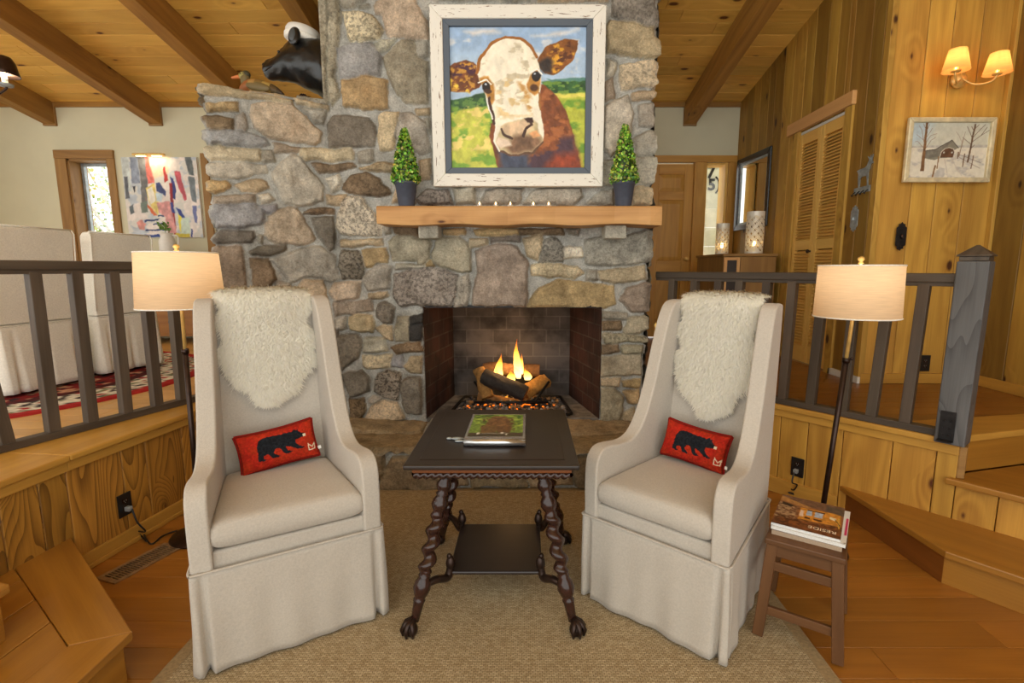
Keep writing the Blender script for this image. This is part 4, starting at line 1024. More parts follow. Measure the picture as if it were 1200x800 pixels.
# sheepskins
def wool_mat():
    m, t, out = nt('sheep_wool'); g = N(t); at = g.n('Attribute', attribute_name='Col')
    d = g.n('BsdfDiffuse'); tr = g.n('BsdfTranslucent'); mx = g.n('MixShader', i_0=.15)
    g.l(at.outputs['Color'], d.inputs[0]); g.l(at.outputs['Color'], tr.inputs[0]); g.l(d.outputs[0], mx.inputs[1]); g.l(tr.outputs[0], mx.inputs[2]); g.l(mx.outputs[0], out.inputs[0]); return m
M_['wool'] = wool_mat()
def sheepskin(label, chair, seed, zend, wid):
    t = thing('sheepskin', label, 'sheepskin', chair.location, chair.rotation_euler.z, 'sheepskins on the wing chairs'); t.scale = chair.scale
    r = np.random.default_rng(seed)
    path = [(.712, 1.06), (.722, 1.2), (.705, 1.296), (.66, 1.306), (.628, 1.290), (.612, 1.22), (.594, 1.10)] + [(.488+.1588*(zend+(1.02-zend)*q-.42), zend+(1.02-zend)*q) for q in (1, .66, .33, 0)]
    cp = catmull([Vector((0, a, b)) for a, b in path], 8); n = len(cp)
    def hw(i):
        p = cp[i]
        if i < n*.42: return .180
        z = p.z; xs = [zend, zend+.03, zend+.10, zend+.16, zend+.23, zend+.30, 1.15, 1.3]; ys = [.02, .07, .125, .175, wid, wid-.012, .172, .178]
        return float(np.interp(z, xs, ys))
    P = []; Nn = []
    for i in range(n):
        d = cp[min(i+1, n-1)]-cp[max(i-1, 0)]; d.normalize(); nn = Vector((0, -d.z, d.y)); nn = nn if (nn.y < 0 or nn.z > .5 or i < n*.25) else -nn
        if i < n*.3: nn = Vector((0, abs(nn.y), nn.z)) if cp[i].y > .70 else Vector((0, 0, 1))
        h = hw(i); row = []
        for k in range(25):
            u = -1+2*k/24; wob = 1 + .05*math.sin(i*.7+seed+(3 if u > 0 else 0))
            row.append(cp[i] + Vector((u*h*wob + .012*math.sin(i*.5+seed), 0, 0)) + nn*(.012+.012*(1-abs(u)**4)))
        P.append(row); Nn.append(nn)
    mb = MB(); mb.grid(P, lin((250, 245, 234))); base = mb.build('hide', M_['wool'], t)
    # wool: short curved locks, far too many to count
    V = []; Fc = []; Cc = []; Nv = []
    cream = np.array(lin((255, 250, 236)))
    NL = 21000; lo = int(n*.28)
    for _ in range(NL):
        fi = r.uniform(lo, n-1.01); i = int(fi); fk = r.uniform(0, 23.99); k = int(fk)
        a = fi-i; b = fk-k
        p = P[i][k]*(1-a)*(1-b) + P[i+1][k]*a*(1-b) + P[i][k+1]*(1-a)*b + P[i+1][k+1]*a*b
        nn = Nn[i]; edge = (fk-12)/12
        dn = (cp[min(i+1, n-1)]-cp[i]).normalized()
        d = nn*r.uniform(.15, .55) + dn*r.uniform(.1, .9) + Vector((r.normal()*.45 + edge*.45, 0, 0)); d.normalize()
        L = r.uniform(.018, .036); w = r.uniform(.0012, .0024); sd = d.cross(nn + Vector((r.normal()*.3, .1, 0))).normalized()*w
        mid = p + d*L*.55; tip = p + d*L + Vector((0, 0, -L*.30)) + Vector((r.normal()*.006, r.normal()*.004, 0))
        o = len(V); V += [p-sd, p+sd, mid+sd*.9, mid-sd*.9, tip]; Fc.append((o, o+1, o+2, o+3)); Fc.append((o+3, o+2, o+4))
        nv = (nn*.75 + d*.75 + Vector((r.normal()*.25, 0, .2))).normalized(); Nv += [nv]*5
        Cc.append(cream * r.uniform(.88, 1.0) * np.array([1, r.uniform(.985, 1.0), r.uniform(.93, 1.0)]))
    me = bpy.data.meshes.new('wool'); me.from_pydata([tuple(v) for v in V], [], Fc)
    at = me.attributes.new('Col', 'FLOAT_COLOR', 'POINT'); at.data.foreach_set('color', np.repeat(np.concatenate([np.array(Cc), np.ones((NL, 1))], 1), 5, 0).astype(np.float32).ravel())
    me.polygons.foreach_set('use_smooth', [True]*len(Fc)); me.normals_split_custom_set_from_vertices([tuple(x) for x in Nv]); w_ = mkobj('wool', me, M_['wool'], t); w_['kind'] = 'stuff'
    return t
sheepskin('fluffy cream sheepskin draped over the back of the left wing chair', CH_L, 3, .83, .192)
sheepskin('fluffy cream sheepskin draped over the back of the right wing chair', CH_R, 8, .775, .182)

# hooked bear pillows
def bear_pillow(label, chair, dx, tilt, roll, seed, nose):
    M = mw(chair) @ Matrix.Translation((dx, .425, .655)) @ Matrix.Rotation(math.radians(-tilt), 4, 'X') @ Matrix.Rotation(math.radians(roll), 4, 'Y')
    t = thing('bear_pillow', label, 'pillow', (0, 0, 0), 0, 'hooked bear pillows'); t.matrix_basis = M
    W, H = 150, 84; w, h = .305, .170
    u, v = np.meshgrid(np.linspace(0, 1, W), np.linspace(0, 1, H))
    TL, ux, uy = np.array((150, 180)), np.array((775, -80)), np.array((42, 425))
    A = np.linalg.inv(np.stack([ux, uy], 1)); cv = lambda pts: [tuple(A @ (np.array(p)-TL)) for p in pts]
    bear = cv([(345,480),(345,400),(340,330),(355,265),(385,235),(430,217),(520,212),(600,214),(650,205),(705,208),(718,190),(735,186),(750,200),(768,192),(775,212),(805,240),(845,255),(848,278),(800,288),(735,305),(735,345),(770,380),(825,402),(805,416),(745,414),(690,378),(625,358),(640,405),(695,432),(665,448),(612,445),(585,400),(560,365),(520,368),(500,405),(520,435),(562,458),(540,472),(485,470),(440,412),(400,428),(400,455),(430,478),(405,488)])
    snout = cv([(815,255),(850,250),(850,282),(820,285)])
    m1 = [((865,375),(865,450)), ((865,380),(905,415)), ((905,415),(935,372)), ((935,372),(930,440)), ((865,450),(925,440))]
    img = np.empty((H, W, 3)); img[:] = (176, 38, 28); n = fbm(u*46, v*26, 3, seed); img *= (.78+.44*n)[..., None]
    img[:, :, 1] += 16*vnoise(u*12, v*7, seed+4); 
    rim = np.minimum(np.minimum(u, 1-u)*1.8, np.minimum(v, 1-v)); img = np.where((rim < .035)[..., None], img*.78, img)
    a = sdf_poly(u + (vnoise(u*60, v*40, 5)-.5)*.012, v + (vnoise(u*60, v*40, 6)-.5)*.02, bear) > 0; bl = np.array((30, 32, 36))*(.7+.8*n)[..., None]; img = np.where(a[..., None], bl, img)
    img = np.where((sdf_poly(u, v, snout) > 0)[..., None], (226, 208, 178), img)
    for p, q in m1:
        (ax, ay), (bx, by) = cv([p, q]); ex, ey = bx-ax, by-ay; tt = np.clip(((u-ax)*ex+(v-ay)*ey)/(ex*ex+ey*ey), 0, 1); dd = np.hypot((u-ax-tt*ex)*w, (v-ay-tt*ey)*h)
        img = np.where((dd < .0022)[..., None], (228, 206, 176), img)
    uu = 2*u-1; vv = 2*v-1; sx = 1 - .05*(1-vv**2); sy = 1 - .10*(1-uu**2)
    X = uu*w/2*sx; Z = -vv*h/2*sy; th = .052*np.sqrt(np.clip(1-uu**2, 0, 1))**.8*np.sqrt(np.clip(1-vv**2, 0, 1))**.8 + .004
    th = th + (fbm(u*90, v*50, 2, seed+2)-.5)*.003
    idx = np.arange(W*H).reshape(H, W); q = np.stack([idx[1:, :-1], idx[1:, 1:], idx[:-1, 1:], idx[:-1, :-1]], -1).reshape(-1, 4)
    f = np.stack([X, -th, Z], -1).reshape(-1, 3)
    np_mesh('hooked_front', f, q, lin_img(np.clip(img, 0, 255)).reshape(-1, 3), t, M_['hook'])
    b = np.stack([X, th*.9, Z], -1).reshape(-1, 3); bc = np.empty((W*H, 3)); bc[:] = lin((120, 26, 22))
    np_mesh('back_cover', b, q[:, ::-1], bc, t, M_['hook'])
    mb = MB(); loop = [Vector((X[0, i], 0, Z[0, i])) for i in range(0, W, 4)] + [Vector((X[j, -1], 0, Z[j, -1])) for j in range(0, H, 4)] + [Vector((X[-1, i], 0, Z[-1, i])) for i in range(W-1, 0, -4)] + [Vector((X[j, 0], 0, Z[j, 0])) for j in range(H-1, 0, -4)]
    mb.tube(loop + [loop[0]], .006, 6, lin((140, 30, 24)), False); mb.build('piping', M_['hook'], t)
    mb = MB(); mb.obox((w/2+.004, -.004, -h/2+.034), (.008, -.002, 0), (0, .0008, 0), (0, 0, .007)); k = mb.build('care_tag', M_['white'], t, bevel=.0006); k['label'] = 'small white cloth tag'
    return t
bear_pillow('red hooked pillow with walking black bear on the left chair', CH_L, .0, 16, -7, 2, 1)
bear_pillow('red hooked pillow with walking black bear on the right chair', CH_R, -.01, 16, 5, 6, 1)

# ------------------------------------------------------------------ barley twist table
TB = thing('side_table', 'dark antique table with barley twist legs between the two wing chairs', 'table', (-.13, 2.085, 0))
mb = MB(); mb.box(-.318, .318, -.365, .365, .684, .704, along=0); mb.build('tabletop', M_['table'], TB, bevel=.007, seg=3)
mb = MB(); frame_ = [(-.292, -.335), (.292, -.335), (.292, .335), (-.292, .335)]
mb.box(-.268, .268, -.312, .312, .7035, .7062, along=0); k = mb.build('top_panel', M_['table'], TB, bevel=.0012, seg=1)
mb = MB(); mb.box(-.292, .292, -.337, .337, .662, .684, along=0); k = mb.build('apron', M_['apron'], TB, bevel=.004); k['label'] = 'reddish wood apron under the top'
def rope(p, q, r=.0125, pitch=.028, seg=10):
    p = Vector(p); q = Vector(q); L = (q-p).length; d = (q-p)/L; nn = int(L/.0045); up = Vector((0, 0, 1)); sd = d.cross(up); P = []
    for i in range(nn+1):
        s = L*i/nn; row = []
        for k in range(seg):
            a = 2*PI*k/seg; rr = r*(1+.28*math.cos(2*a - 2*PI*s/pitch)); row.append(p+d*s+(sd*math.cos(a)+up*math.sin(a))*rr)
        P.append(row)
    return P
for p, q in (((-.285, -.328), (.285, -.328)), ((.283, -.328), (.283, .328)), ((.285, .328), (-.285, .328)), ((-.283, .328), (-.283, -.328))):
    mb = MB(); mb.grid(rope((*p, .652), (*q, .652)), wrap=True); mb.build('rope_moulding', M_['turned'], TB)
mb = MB(); mb.box(-.27, .27, -.315, .315, .642, .664); mb.build('underframe', M_['table'], TB)
def leg_prof(L):
    P = []; tw = lambda t, z: 1
    pts = [(0.0, .016), (.03, .018), (.07, .021), (.082, .024), (.088, .019), (.10, .026), (.125, .034), (.15, .030), (.165, .021), (.175, .024), (.18, .020)]
    P += [(r, z) for z, r in pts]
    for i in range(60): P.append((.0255, .19 + (L-.19-.215)*i/59))
    e = L-.215
    for z, r in ((.010, .020), (.02, .026), (.035, .033), (.055, .030), (.072, .019), (.080, .025), (.088, .019), (.105, .029), (.12, .030), (.135, .021), (.145, .024), (.150, .018), (.165, .028), (.185, .033), (.205, .026), (.215, .022)): P.append((r, e+z))
    return P
for sx in (-1, 1):
    for sy in (-1, 1):
        foot = Vector((sx*.305, sy*.312, .055)); top = Vector((sx*.178, sy*.182, .655)); d = top-foot; L = d.length; d.normalize()
        Mx = Matrix.Translation(foot) @ d.to_track_quat('Z', 'Y').to_matrix().to_4x4()
        z0, z1 = .19, L-.215
        def tw(t, z, sx=sx):
            if z0 <= z <= z1: e = min(1, (z-z0)/.015, (z1-z)/.015); return 1 + .36*e*math.cos(t + sx*2*PI*(z-z0)/.072)
            return 1
        mb = MB(); mb.lathe(leg_prof(L), 20, M=Mx, twist=tw); lg = mb.build('leg', M_['turned'], TB)
        mb = MB(); fc = Vector((sx*.318, sy*.326, .030)); mb.blob(fc, (.027, .027, .029), 14, 10, (.5, .5, .5))
        out = Vector((sx*.7, sy*.7, 0)).normalized()
        for a in (-70, -23, 23, 70):
            dd = Matrix.Rotation(math.radians(a), 3, 'Z') @ out
            mb.tube([foot+Vector((0, 0, .01)), fc+dd*.020+Vector((0, 0, .026)), fc+dd*.034+Vector((0, 0, .006)), fc+dd*.030+Vector((0, 0, -.018))], [.013, .011, .009, .005], 8, (.6, .6, .6))
        f_ = mb.build('claw_foot', M_['bronze'], lg); f_['label'] = 'ball and claw foot'
        a = foot + d*.125; b = Vector((sx*.183, sy*.183, .205))
        pts = catmull([a, a+Vector((-sx*.045, -sy*.04, .008)), b+Vector((sx*.012, sy*.012, -.045)), b], 6)
        mb = MB(); mb.tube(pts, [.010+.005*math.sin(PI*i/(len(pts)-1))+.004*(i/(len(pts)-1)) for i in range(len(pts))], 8, (.8, .8, .8)); mb.blob(b+Vector((0, 0, .010)), (.020, .020, .030), 12, 8, (.8, .8, .8), fn=lambda q: 1+.12*math.sin(q.z*9)); mb.blob(b+Vector((sx*.004, sy*.004, .042)), (.011, .011, .013), 8, 6, (.8, .8, .8))
        mb.build('shelf_bracket', M_['bronze'], TB)
mb = MB(); mb.box(-.19, .19, -.195, .195, .168, .184, along=0); mb.build('lower_shelf', M_['table'], TB, bevel=.006, seg=2)
mb = MB(); frame4(mb, -.19, .19, -.19, .19, .018, 0, .006)
# photo book on the table and the little trinket beside it
BK = thing('photo_book', 'silver edged picture book with green garden cover on the twist-leg table', 'book', (-.13, 2.07, .7062))
hw_, y0, y1 = .122, -.155, .185
mb = MB(); mb.box(-hw_, hw_, y0, y1, 0, .004); mb.box(-hw_, hw_, y0, y1, .026, .030); 
mb.build('cover_boards', M_['silver'], BK, bevel=.0015)
mb = MB(); mb.tube([(-hw_, y0, .015), (hw_, y0, .015)], .0152, 14); mb.build('spine', M_['silver'], BK)
mb = MB(); mb.box(-hw_+.006, hw_-.006, y0+.002, y1-.006, .004, .026); mb.build('pages', M_['white'], BK)
lay = [('poly', [(0,0),(1,0),(1,1),(0,1)], (120,150,60), .01, .35), ('noise', [(0,0),(1,0),(1,.6),(0,.6)], (170,200,80), .02, 9, .5, 3), ('noise', [(0,0),(1,0),(1,.5),(0,.5)], (60,100,34), .02, 12, .55, 4),
 ('poly', [(.30,.25),(.40,.10),(.62,.08),(.74,.25),(.78,.75),(.25,.8)], (134,98,58), .06, .3), ('noise', [(.2,.1),(.8,.1),(.85,.8),(.2,.8)], (96,66,36), .05, 18, .5, 7), ('poly', [(.2,.6),(.5,.52),(.5,.85),(.22,.88)], (112,86,48), .03, .3), ('poly', [(.52,.55),(.78,.58),(.76,.88),(.52,.85)], (106,76,44), .03, .3),
 ('poly', [(0,.86),(1,.84),(1,1),(0,1)], (74,64,46), .03, .2), ('line', [(.26,.88),(.74,.87)], .012, (200,196,186)), ('ell', (.18,.88,.03,.05), (226,222,214), .01), ('ell', (.62,.86,.025,.04), (226,222,214), .01), ('ell', (.70,.92,.02,.03), (226,222,214), .01)]
picture('cover_picture', BK, painter(70, 90, (130, 150, 70), lay, .02), .222, .30, M_['print'], (-.111, y1-.012, .0306), (1, 0, 0), (0, -1, 0))
TK = thing('trinket', 'small pale metal trinket peeking out from under the left side of the book', 'trinket', (-.285, 1.975, .7062))
mb = MB(); mb.blob((-.002, .012, .006), (.026, .010, .006), 12, 8, col=(1, 1, 1)); mb.blob((-.036, .016, .005), (.012, .008, .005), 10, 6)
mb.blob((.010, -.016, .005), (.020, .008, .005), 12, 8); mb.tube([(-.025, .014, .005), (.012, .0, .005), (.0, -.016, .005)], .003, 6); mb.build('leaf_charm', M_['pewter'], TK)

# ------------------------------------------------------------------ sisal rug
t = thing('sisal_rug', 'large plain beige sisal rug under the wing chairs', 'rug', (-.106, 1.6, 0)); t.location = (-.106, 1.4, 0)
mb = MB(); mb.box(-1.15, 1.15, -1.6, 1.64, .0005, .0085); mb.build('woven_field', M_['sisal'], t)
mb = MB(); frame_pts = [(-1.15, -1.6), (1.15, -1.6), (1.15, 1.64), (-1.15, 1.64)]
for (a, b), (c, d) in zip(frame_pts, frame_pts[1:] + frame_pts[:1]): mb.bar((a, b, .0055), (c, d, .0055), .05, .0105)
k = mb.build('binding', plain('rug_binding', (150, 128, 92), .9, noise=.1, nscale=90), t, bevel=.002); k['label'] = 'cloth binding along the edge'
# ------------------------------------------------------------------ railings
def railing(label, plane, d, top_px, bot_px, bal, loc, ext, newel=None):
    t = thing('stair_railing', label, 'railing', loc)
    def P(px, py): return atP(px, py, plane, d)
    d3 = Vector((d[0], d[1], 0)).normalized()
    a = P(*top_px[0]); b = P(*top_px[1]); zt = (a.z+b.z)/2; a.z = b.z = zt
    a0, b0 = a - d3*ext[0], b + d3*ext[1]
    mb = MB(); mb.bar(a0, b0, .058, .046); mb.build('top_rail', M_['rail'], t, True, bevel=.006)
    mb = MB(); mb.bar(a0-Vector((0, 0, .030)), b0-Vector((0, 0, .030)), .040, .022); mb.build('fillet', M_['rail'], t, True, bevel=.002)
    zb = ZU + .002; pa = a0.copy(); pb = b0.copy(); 
    mb = MB(); mb.bar((pa.x, pa.y, zb+.018), (pb.x, pb.y, zb+.018), .062, .036); mb.build('bottom_rail', M_['rail'], t, True, bevel=.004)
    for (tx, ty), (bx, by) in bal:
        p = P(tx, ty); q = P(bx, by); 
        e = (p - q); p2 = q + e*((zt-.03-q.z)/e.z); q2 = q + e*((zb+.03-q.z)/e.z)
        m2 = MB(); m2.bar(q2, p2, .050, .046, up=d3.cross(Vector((0, 0, 1))), col=tone(.85, 1.2)); m2.build('baluster', M_['rail'], t, True, bevel=.003)
    return t, zt
pl0 = Vector((-2.41, 2.20)); pl1 = Vector((-2.07, 3.21)); dL = pl1-pl0
RL, zt = railing('dark stained railing on the left in front of the dining area', pl0, dL, ((1, 309), (242, 313)), None,
  [((-48, 318), (8, 520)), ((-12+50, 318), (62, 504)), ((87, 318), (107, 494)), ((131, 318), (148, 485)), ((168, 318), (184, 475)), ((200, 318), (213, 467)), ((229, 318), (240, 461))], (pl0.x, pl0.y, ZU), (.55, .06))
pr0 = Vector((2.08, 2.43)); dR = Vector((-.52, .65))
tops = [(789,328),(815,328),(843,328),(868,328),(900,329),(930,329),(966,330),(1004,331),(1044,332),(1084,333)]; bots = [(783,425),(808,432),(835,440),(858,446),(889,452),(918,459),(951,464),(989,469),(1023,475),(1063,479)]
RR, zt2 = railing('dark stained railing on the right with a square newel post', pr0, dR, ((1125, 326), (795, 322)), None, list(zip(tops, bots)), (pr0.x, pr0.y, ZU), (.0, .18))
nb = atP(1117, 503, pr0, dR); nb.z = ZU - .02; ntp = atP(1144, 306, pr0, dR); e = (ntp-nb)
ax = Vector((dR.x, dR.y, 0)).normalized(); ay = Vector((ax.y, -ax.x, 0))
def nsec(z, h): c = nb + e*((z-nb.z)/e.z); return [c + ax*(h*a) + ay*(h*b) for a, b in ((-1,-1),(1,-1),(1,1),(-1,1))]
def stack(mb, secs):
    vs = []; fs = []; uvs = []
    for z, h in secs: vs += nsec(z, h)
    n = len(secs)
    for i in range(n-1):
        for k in range(4):
            k2 = (k+1) % 4; fs.append((i*4+k, i*4+k2, (i+1)*4+k2, (i+1)*4+k)); z0, z1 = secs[i][0], secs[i+1][0]; uvs.append([(z0, k*.12), (z0, k*.12+.12), (z1, k*.12+.12), (z1, k*.12)])
    fs += [(3, 2, 1, 0), tuple(range((n-1)*4, n*4))]; uvs += [[(0, 0)]*4, [(0, 0)]*4]; mb.add(vs, fs, (1, 1, 1), uvs)
zt_ = ntp.z
mb = MB(); stack(mb, [(ZU-.02, .060), (zt_, .060)]); nw_ = mb.build('newel_post', M_['newel'], RR, True, bevel=.006)
mb = MB(); stack(mb, [(zt_+.001, .054), (zt_+.022, .054)]); stack(mb, [(zt_+.022, .064), (zt_+.028, .064), (zt_+.075, .006)]); mb.build('newel_cap', M_['rail'], nw_, True, bevel=.003)
mb = MB(); c = nb - ay*0; 
fn_ = -ay if (ay.y > 0) else ay
bc = nb + fn_*.066 + ax*.012; mb.obox(bc+Vector((0, 0, .09)), ax*.030, fn_*.003, Vector((0, 0, .075))); mb.obox(bc+fn_*.02+Vector((0, 0, .022)), ax*.030, fn_*.022, Vector((0, 0, .003)))
for i in range(2):
    for j in range(3): mb.blob(bc+ax*(-.012+.024*i)+fn_*.004+Vector((0, 0, .05+.035*j)), (.005, .005, .005), 8, 6)
k = mb.build('iron_bracket', M_['iron'], RR, True, bevel=.001); k['label'] = 'black iron base bracket with bolt heads'

# ------------------------------------------------------------------ floor lamps
def floor_lamp(label, base, topc, zb, zt, rb, rt):
    t = thing('floor_lamp', label, 'lamp', (base.x, base.y, 0), 0, 'floor lamps behind the chairs')
    d = (topc-base); ax = d.normalized()
    mb = MB(); mb.lathe([(.0, 0), (.135, 0), (.140, .006), (.135, .014), (.09, .020), (.03, .026), (.018, .05), (.013, .07)], 36, M=Matrix.Translation((0, 0, .001))); mb.build('base', M_['bronze'], t)
    L = d.length; at = lambda f: ax*(L*f)
    mb = MB(); mb.tube([at(.03), at(.69)], .0125, 12); mb.tube([at(.685), at(.70)], .017, 12); mb.build('pole', M_['bronze'], t)
    mb = MB(); mb.blob(at(.70)+Vector((.018, -.012, 0)), (.008, .008, .008), 8, 6); mb.tube([at(.70), at(.70)+Vector((.02, -.014, 0))], .004, 6); mb.build('adjusting_knob', M_['bronze'], t)
    mb = MB(); mb.tube([at(.695), at(.985)], .0085, 12); k = mb.build('upper_pole', M_['brass'], t); k['label'] = 'brass upper pole'
    c = topc - base; S = Matrix.Translation((c.x, c.y, 0)) @ Matrix.Rotation(math.atan2(ax.x, ax.z), 4, 'Y')
    mb = MB(); mb.lathe([(rb, zb), (rb*.5+rt*.5, (zb+zt)/2), (rt, zt)], 64, M=Matrix.Translation((c.x, c.y, 0)), close=False); sh = mb.build('lamp_shade', M_['shade'], t)
    mb = MB()
    for r_, z_ in ((rb, zb), (rt, zt)):
        mb = MB(); ring = [Vector((c.x+r_*math.cos(a*PI/32), c.y+r_*math.sin(a*PI/32), z_)) for a in range(65)]; mb.tube(ring, .0032, 6, caps=False); mb.build('shade_trim', M_['cotton'], sh)
    pass
    mb = MB()
    for a in range(3):
        q = 2*PI*a/3+.4; mb.tube([(c.x, c.y, zt-.01), (c.x+rt*math.cos(q), c.y+rt*math.sin(q), zt-.004)], .0022, 6)
    mb.lathe([(.004, zt-.02), (.004, zt+.006), (.013, zt+.010), (.007, zt+.016), (.015, zt+.028), (.012, zt+.038), (.002, zt+.042)], 14, M=Matrix.Translation((c.x, c.y, 0))); k = mb.build('finial', M_['brass'], t)
    mb = MB(); zz = (zb+zt)/2; mb.lathe([(.006, zz-.07), (.014, zz-.065), (.014, zz-.02), (.03, zz+.015), (.033, zz+.035), (.02, zz+.06), (.002, zz+.066)], 16, M=Matrix.Translation((c.x, c.y, 0)))
    k = mb.build('bulb', emit('bulb_glow_'+str(len(bpy.data.materials)), (255, 224, 170), 3.0), t)
    ld = bpy.data.lights.new('lamp_light', 'POINT'); ld.energy = LAMP_W; ld.color = (1, .86, .68); ld.shadow_soft_size = .05; lo = bpy.data.objects.new('lamp_light', ld); COL.objects.link(lo); lo.parent = t; lo.location = (c.x, c.y, zz+.09)
    return t
LAMP_W = 1.6
bl = Vector((-1.735, 2.50, 0)); tl = Vector((-1.715, 2.50, 1.43))
def zof(px, py, y): return atY(px, py, y).z
floor_lamp('floor lamp with linen drum shade behind the left wing chair', bl, tl, zof(205, 360, 2.5), zof(205, 296, 2.5), .190, .175)
br = Vector((1.455, 2.36, 0)); tr = Vector((1.545, 2.36, 1.40))
floor_lamp('floor lamp with linen drum shade behind the stool on the right', br, tr, zof(1005, 371, 2.36), zof(1015, 311, 2.36), .178, .172)

# ------------------------------------------------------------------ stool with its magazines
su = Vector((.83, -.557, 0)); sv = Vector((.557, .83, 0))
def wallthing(): pass
SF = (atZ(900, 628, .415) + atZ(989, 653, .415))/2; sc_ = Vector((SF.x, SF.y, 0)) + sv*.17
rz = math.atan2(su.y, su.x)
t = thing('wooden_stool', 'small brown wooden stool holding magazines by the right wing chair', 'stool', (sc_.x, sc_.y, 0), rz)
mb = MB(); mb.box(-.128, .128, -.185, .185, .392, .415, along=1); mb.build('seat', M_['stool'], t, bevel=.005)
mb = MB(); mb.box(-.112, .112, -.165, -.147, .340, .392, along=0); mb.box(-.112, .112, .147, .165, .340, .392, along=0); 
for s in (-1, 1):
    mb = MB(); mb.box(-.10, .10, s*.158-.010, s*.158+.010, .345, .392, along=0); mb.build('apron', M_['stool'], t, bevel=.002)
    for s2 in (-1, 1):
        m2 = MB(); m2.bar((s2*.132, s*.165, .010), (s2*.104, s*.158, .392), .038, .030, up=(0, 1, 0)); lg = m2.build('leg', M_['stool'], t, bevel=.003)
    for z, hw2 in ((.305, .105), (.120, .118)):
        m2 = MB(); m2.bar((-hw2, s*.161, z), (hw2, s*.161, z), .016, .034); m2.build('rung', M_['stool'], t, bevel=.002)
for s in (-1, 1):
    m2 = MB(); m2.bar((s*.115, -.160, .235), (s*.115, .160, .235), .016, .030); m2.build('side_rung', M_['stool'], t, bevel=.002)
def magazine(label, c, z, w, h, th, rz, cover, paper=(224, 222, 216), pic=None):
    t = thing('magazine', label, 'magazine', (c.x, c.y, z), rz, 'magazines on the stool')
    mb = MB(); mb.box(-w/2, w/2, -h/2, h/2, 0, th-.0012); mb.build('pages', plain('paper_'+str(len(bpy.data.materials)), paper, .6, noise=.05, nscale=300), t)
    if pic is not None: picture('cover', t, pic, w+.002, h+.002, M_['print'], (-w/2-.001, h/2+.001, th), (1, 0, 0), (0, -1, 0))
    else:
        mb = MB(); mb.box(-w/2-.001, w/2+.001, -h/2-.001, h/2+.001, th-.0011, th); mb.build('cover', plain('cover_'+str(len(bpy.data.materials)), cover, .35), t)
    return t
mc = sc_ + sv*.005
magazine('grey-brown magazine lying lowest on the stool, under the others', mc + su*.0, .4152, .225, .290, .018, rz, (120, 104, 92), (168, 146, 122))
magazine('white edged magazine with a pink stripe, in the middle of the stool stack', mc + su*.006 + sv*.002, .4334, .238, .292, .014, rz-.02, (226, 224, 220), (222, 220, 214), painter(60, 70, (226, 226, 222), [('poly', [(.955,.25),(.985,.25),(.985,.75),(.955,.75)], (206,30,96), .004), ('ell', (.03,.97,.012,.01), (50,56,66), .004), ('ell', (.97,.96,.012,.01), (50,56,66), .004)], 0))
lay = [('poly', [(0,0),(1,0),(1,.30),(0,.18)], (120,88,66), .03, .3), ('poly', [(0,.05),(.5,.25),(.45,.30),(0,.20)], (178,130,74), .02, .2), ('poly', [(0,.28),(.30,.30),(.32,.75),(0,.78)], (168,136,100), .02, .3), ('noise', [(0,.3),(.4,.3),(.4,.8),(0,.8)], (112,70,44), .02, 22, .5, 8), ('poly', [(.05,.24),(.24,.30),(.20,.38),(.06,.34)], (62,46,36), .01),
 ('poly', [(.34,.32),(.95,.26),(.97,.64),(.36,.70)], (206,140,52), .02, .25), ('poly', [(.46,.36),(.54,.355),(.54,.52),(.46,.53)], (170,186,206), .008), ('poly', [(.58,.35),(.70,.345),(.70,.52),(.58,.53)], (176,190,210), .008), ('poly', [(.46,.34),(.72,.32),(.72,.36),(.46,.37)], (96,56,28), .005), ('poly', [(.45,.58),(.53,.58),(.53,.63),(.45,.63)], (86,50,30), .006), ('poly', [(.58,.58),(.70,.58),(.70,.63),(.58,.63)], (86,50,30), .006), ('poly', [(.36,.40),(.42,.40),(.42,.6),(.36,.6)], (222,196,178), .01),
 ('poly', [(.72,.05),(1,.10),(1,.30),(.72,.25)], (92,78,66), .04, .3), ('poly', [(.80,.4),(.9,.42),(.88,.5),(.80,.47)], (236,224,196), .01), ('poly', [(.0,.8),(1,.66),(1,1),(0,1)], (122,72,36), .03, .3), ('noise', [(0,.7),(1,.66),(1,1),(0,1)], (84,48,26), .02, 14, .5, 5), ('line', [(.93,.4),(.95,.7)], .02, (214,170,70)), ('line', [(.88,.45),(.96,.62)], .015, (60,80,50))]
tm = magazine('magazine with rustic house interior cover, topmost on the stool', mc - su*.004 + sv*.004, .4476, .222, .284, .010, rz-.015, None, (214, 214, 212), painter(120, 150, (150, 100, 60), lay, .012))
cu = bpy.data.curves.new('title', 'FONT'); cu.body = 'RESIDE'; cu.size = .030; cu.extrude = .0001; tmp = bpy.data.objects.new('t', cu); COL.objects.link(tmp)
dg = bpy.context.evaluated_depsgraph_get(); me = bpy.data.meshes.new_from_object(tmp.evaluated_get(dg)); bpy.data.objects.remove(tmp)
k = mkobj('title_lettering', me, plain('title_ink', (238, 226, 200), .4), tm); k.rotation_euler = (0, 0, PI); k.location = (.098, -.092, .0103); k['label'] = 'upside-down cream title lettering'

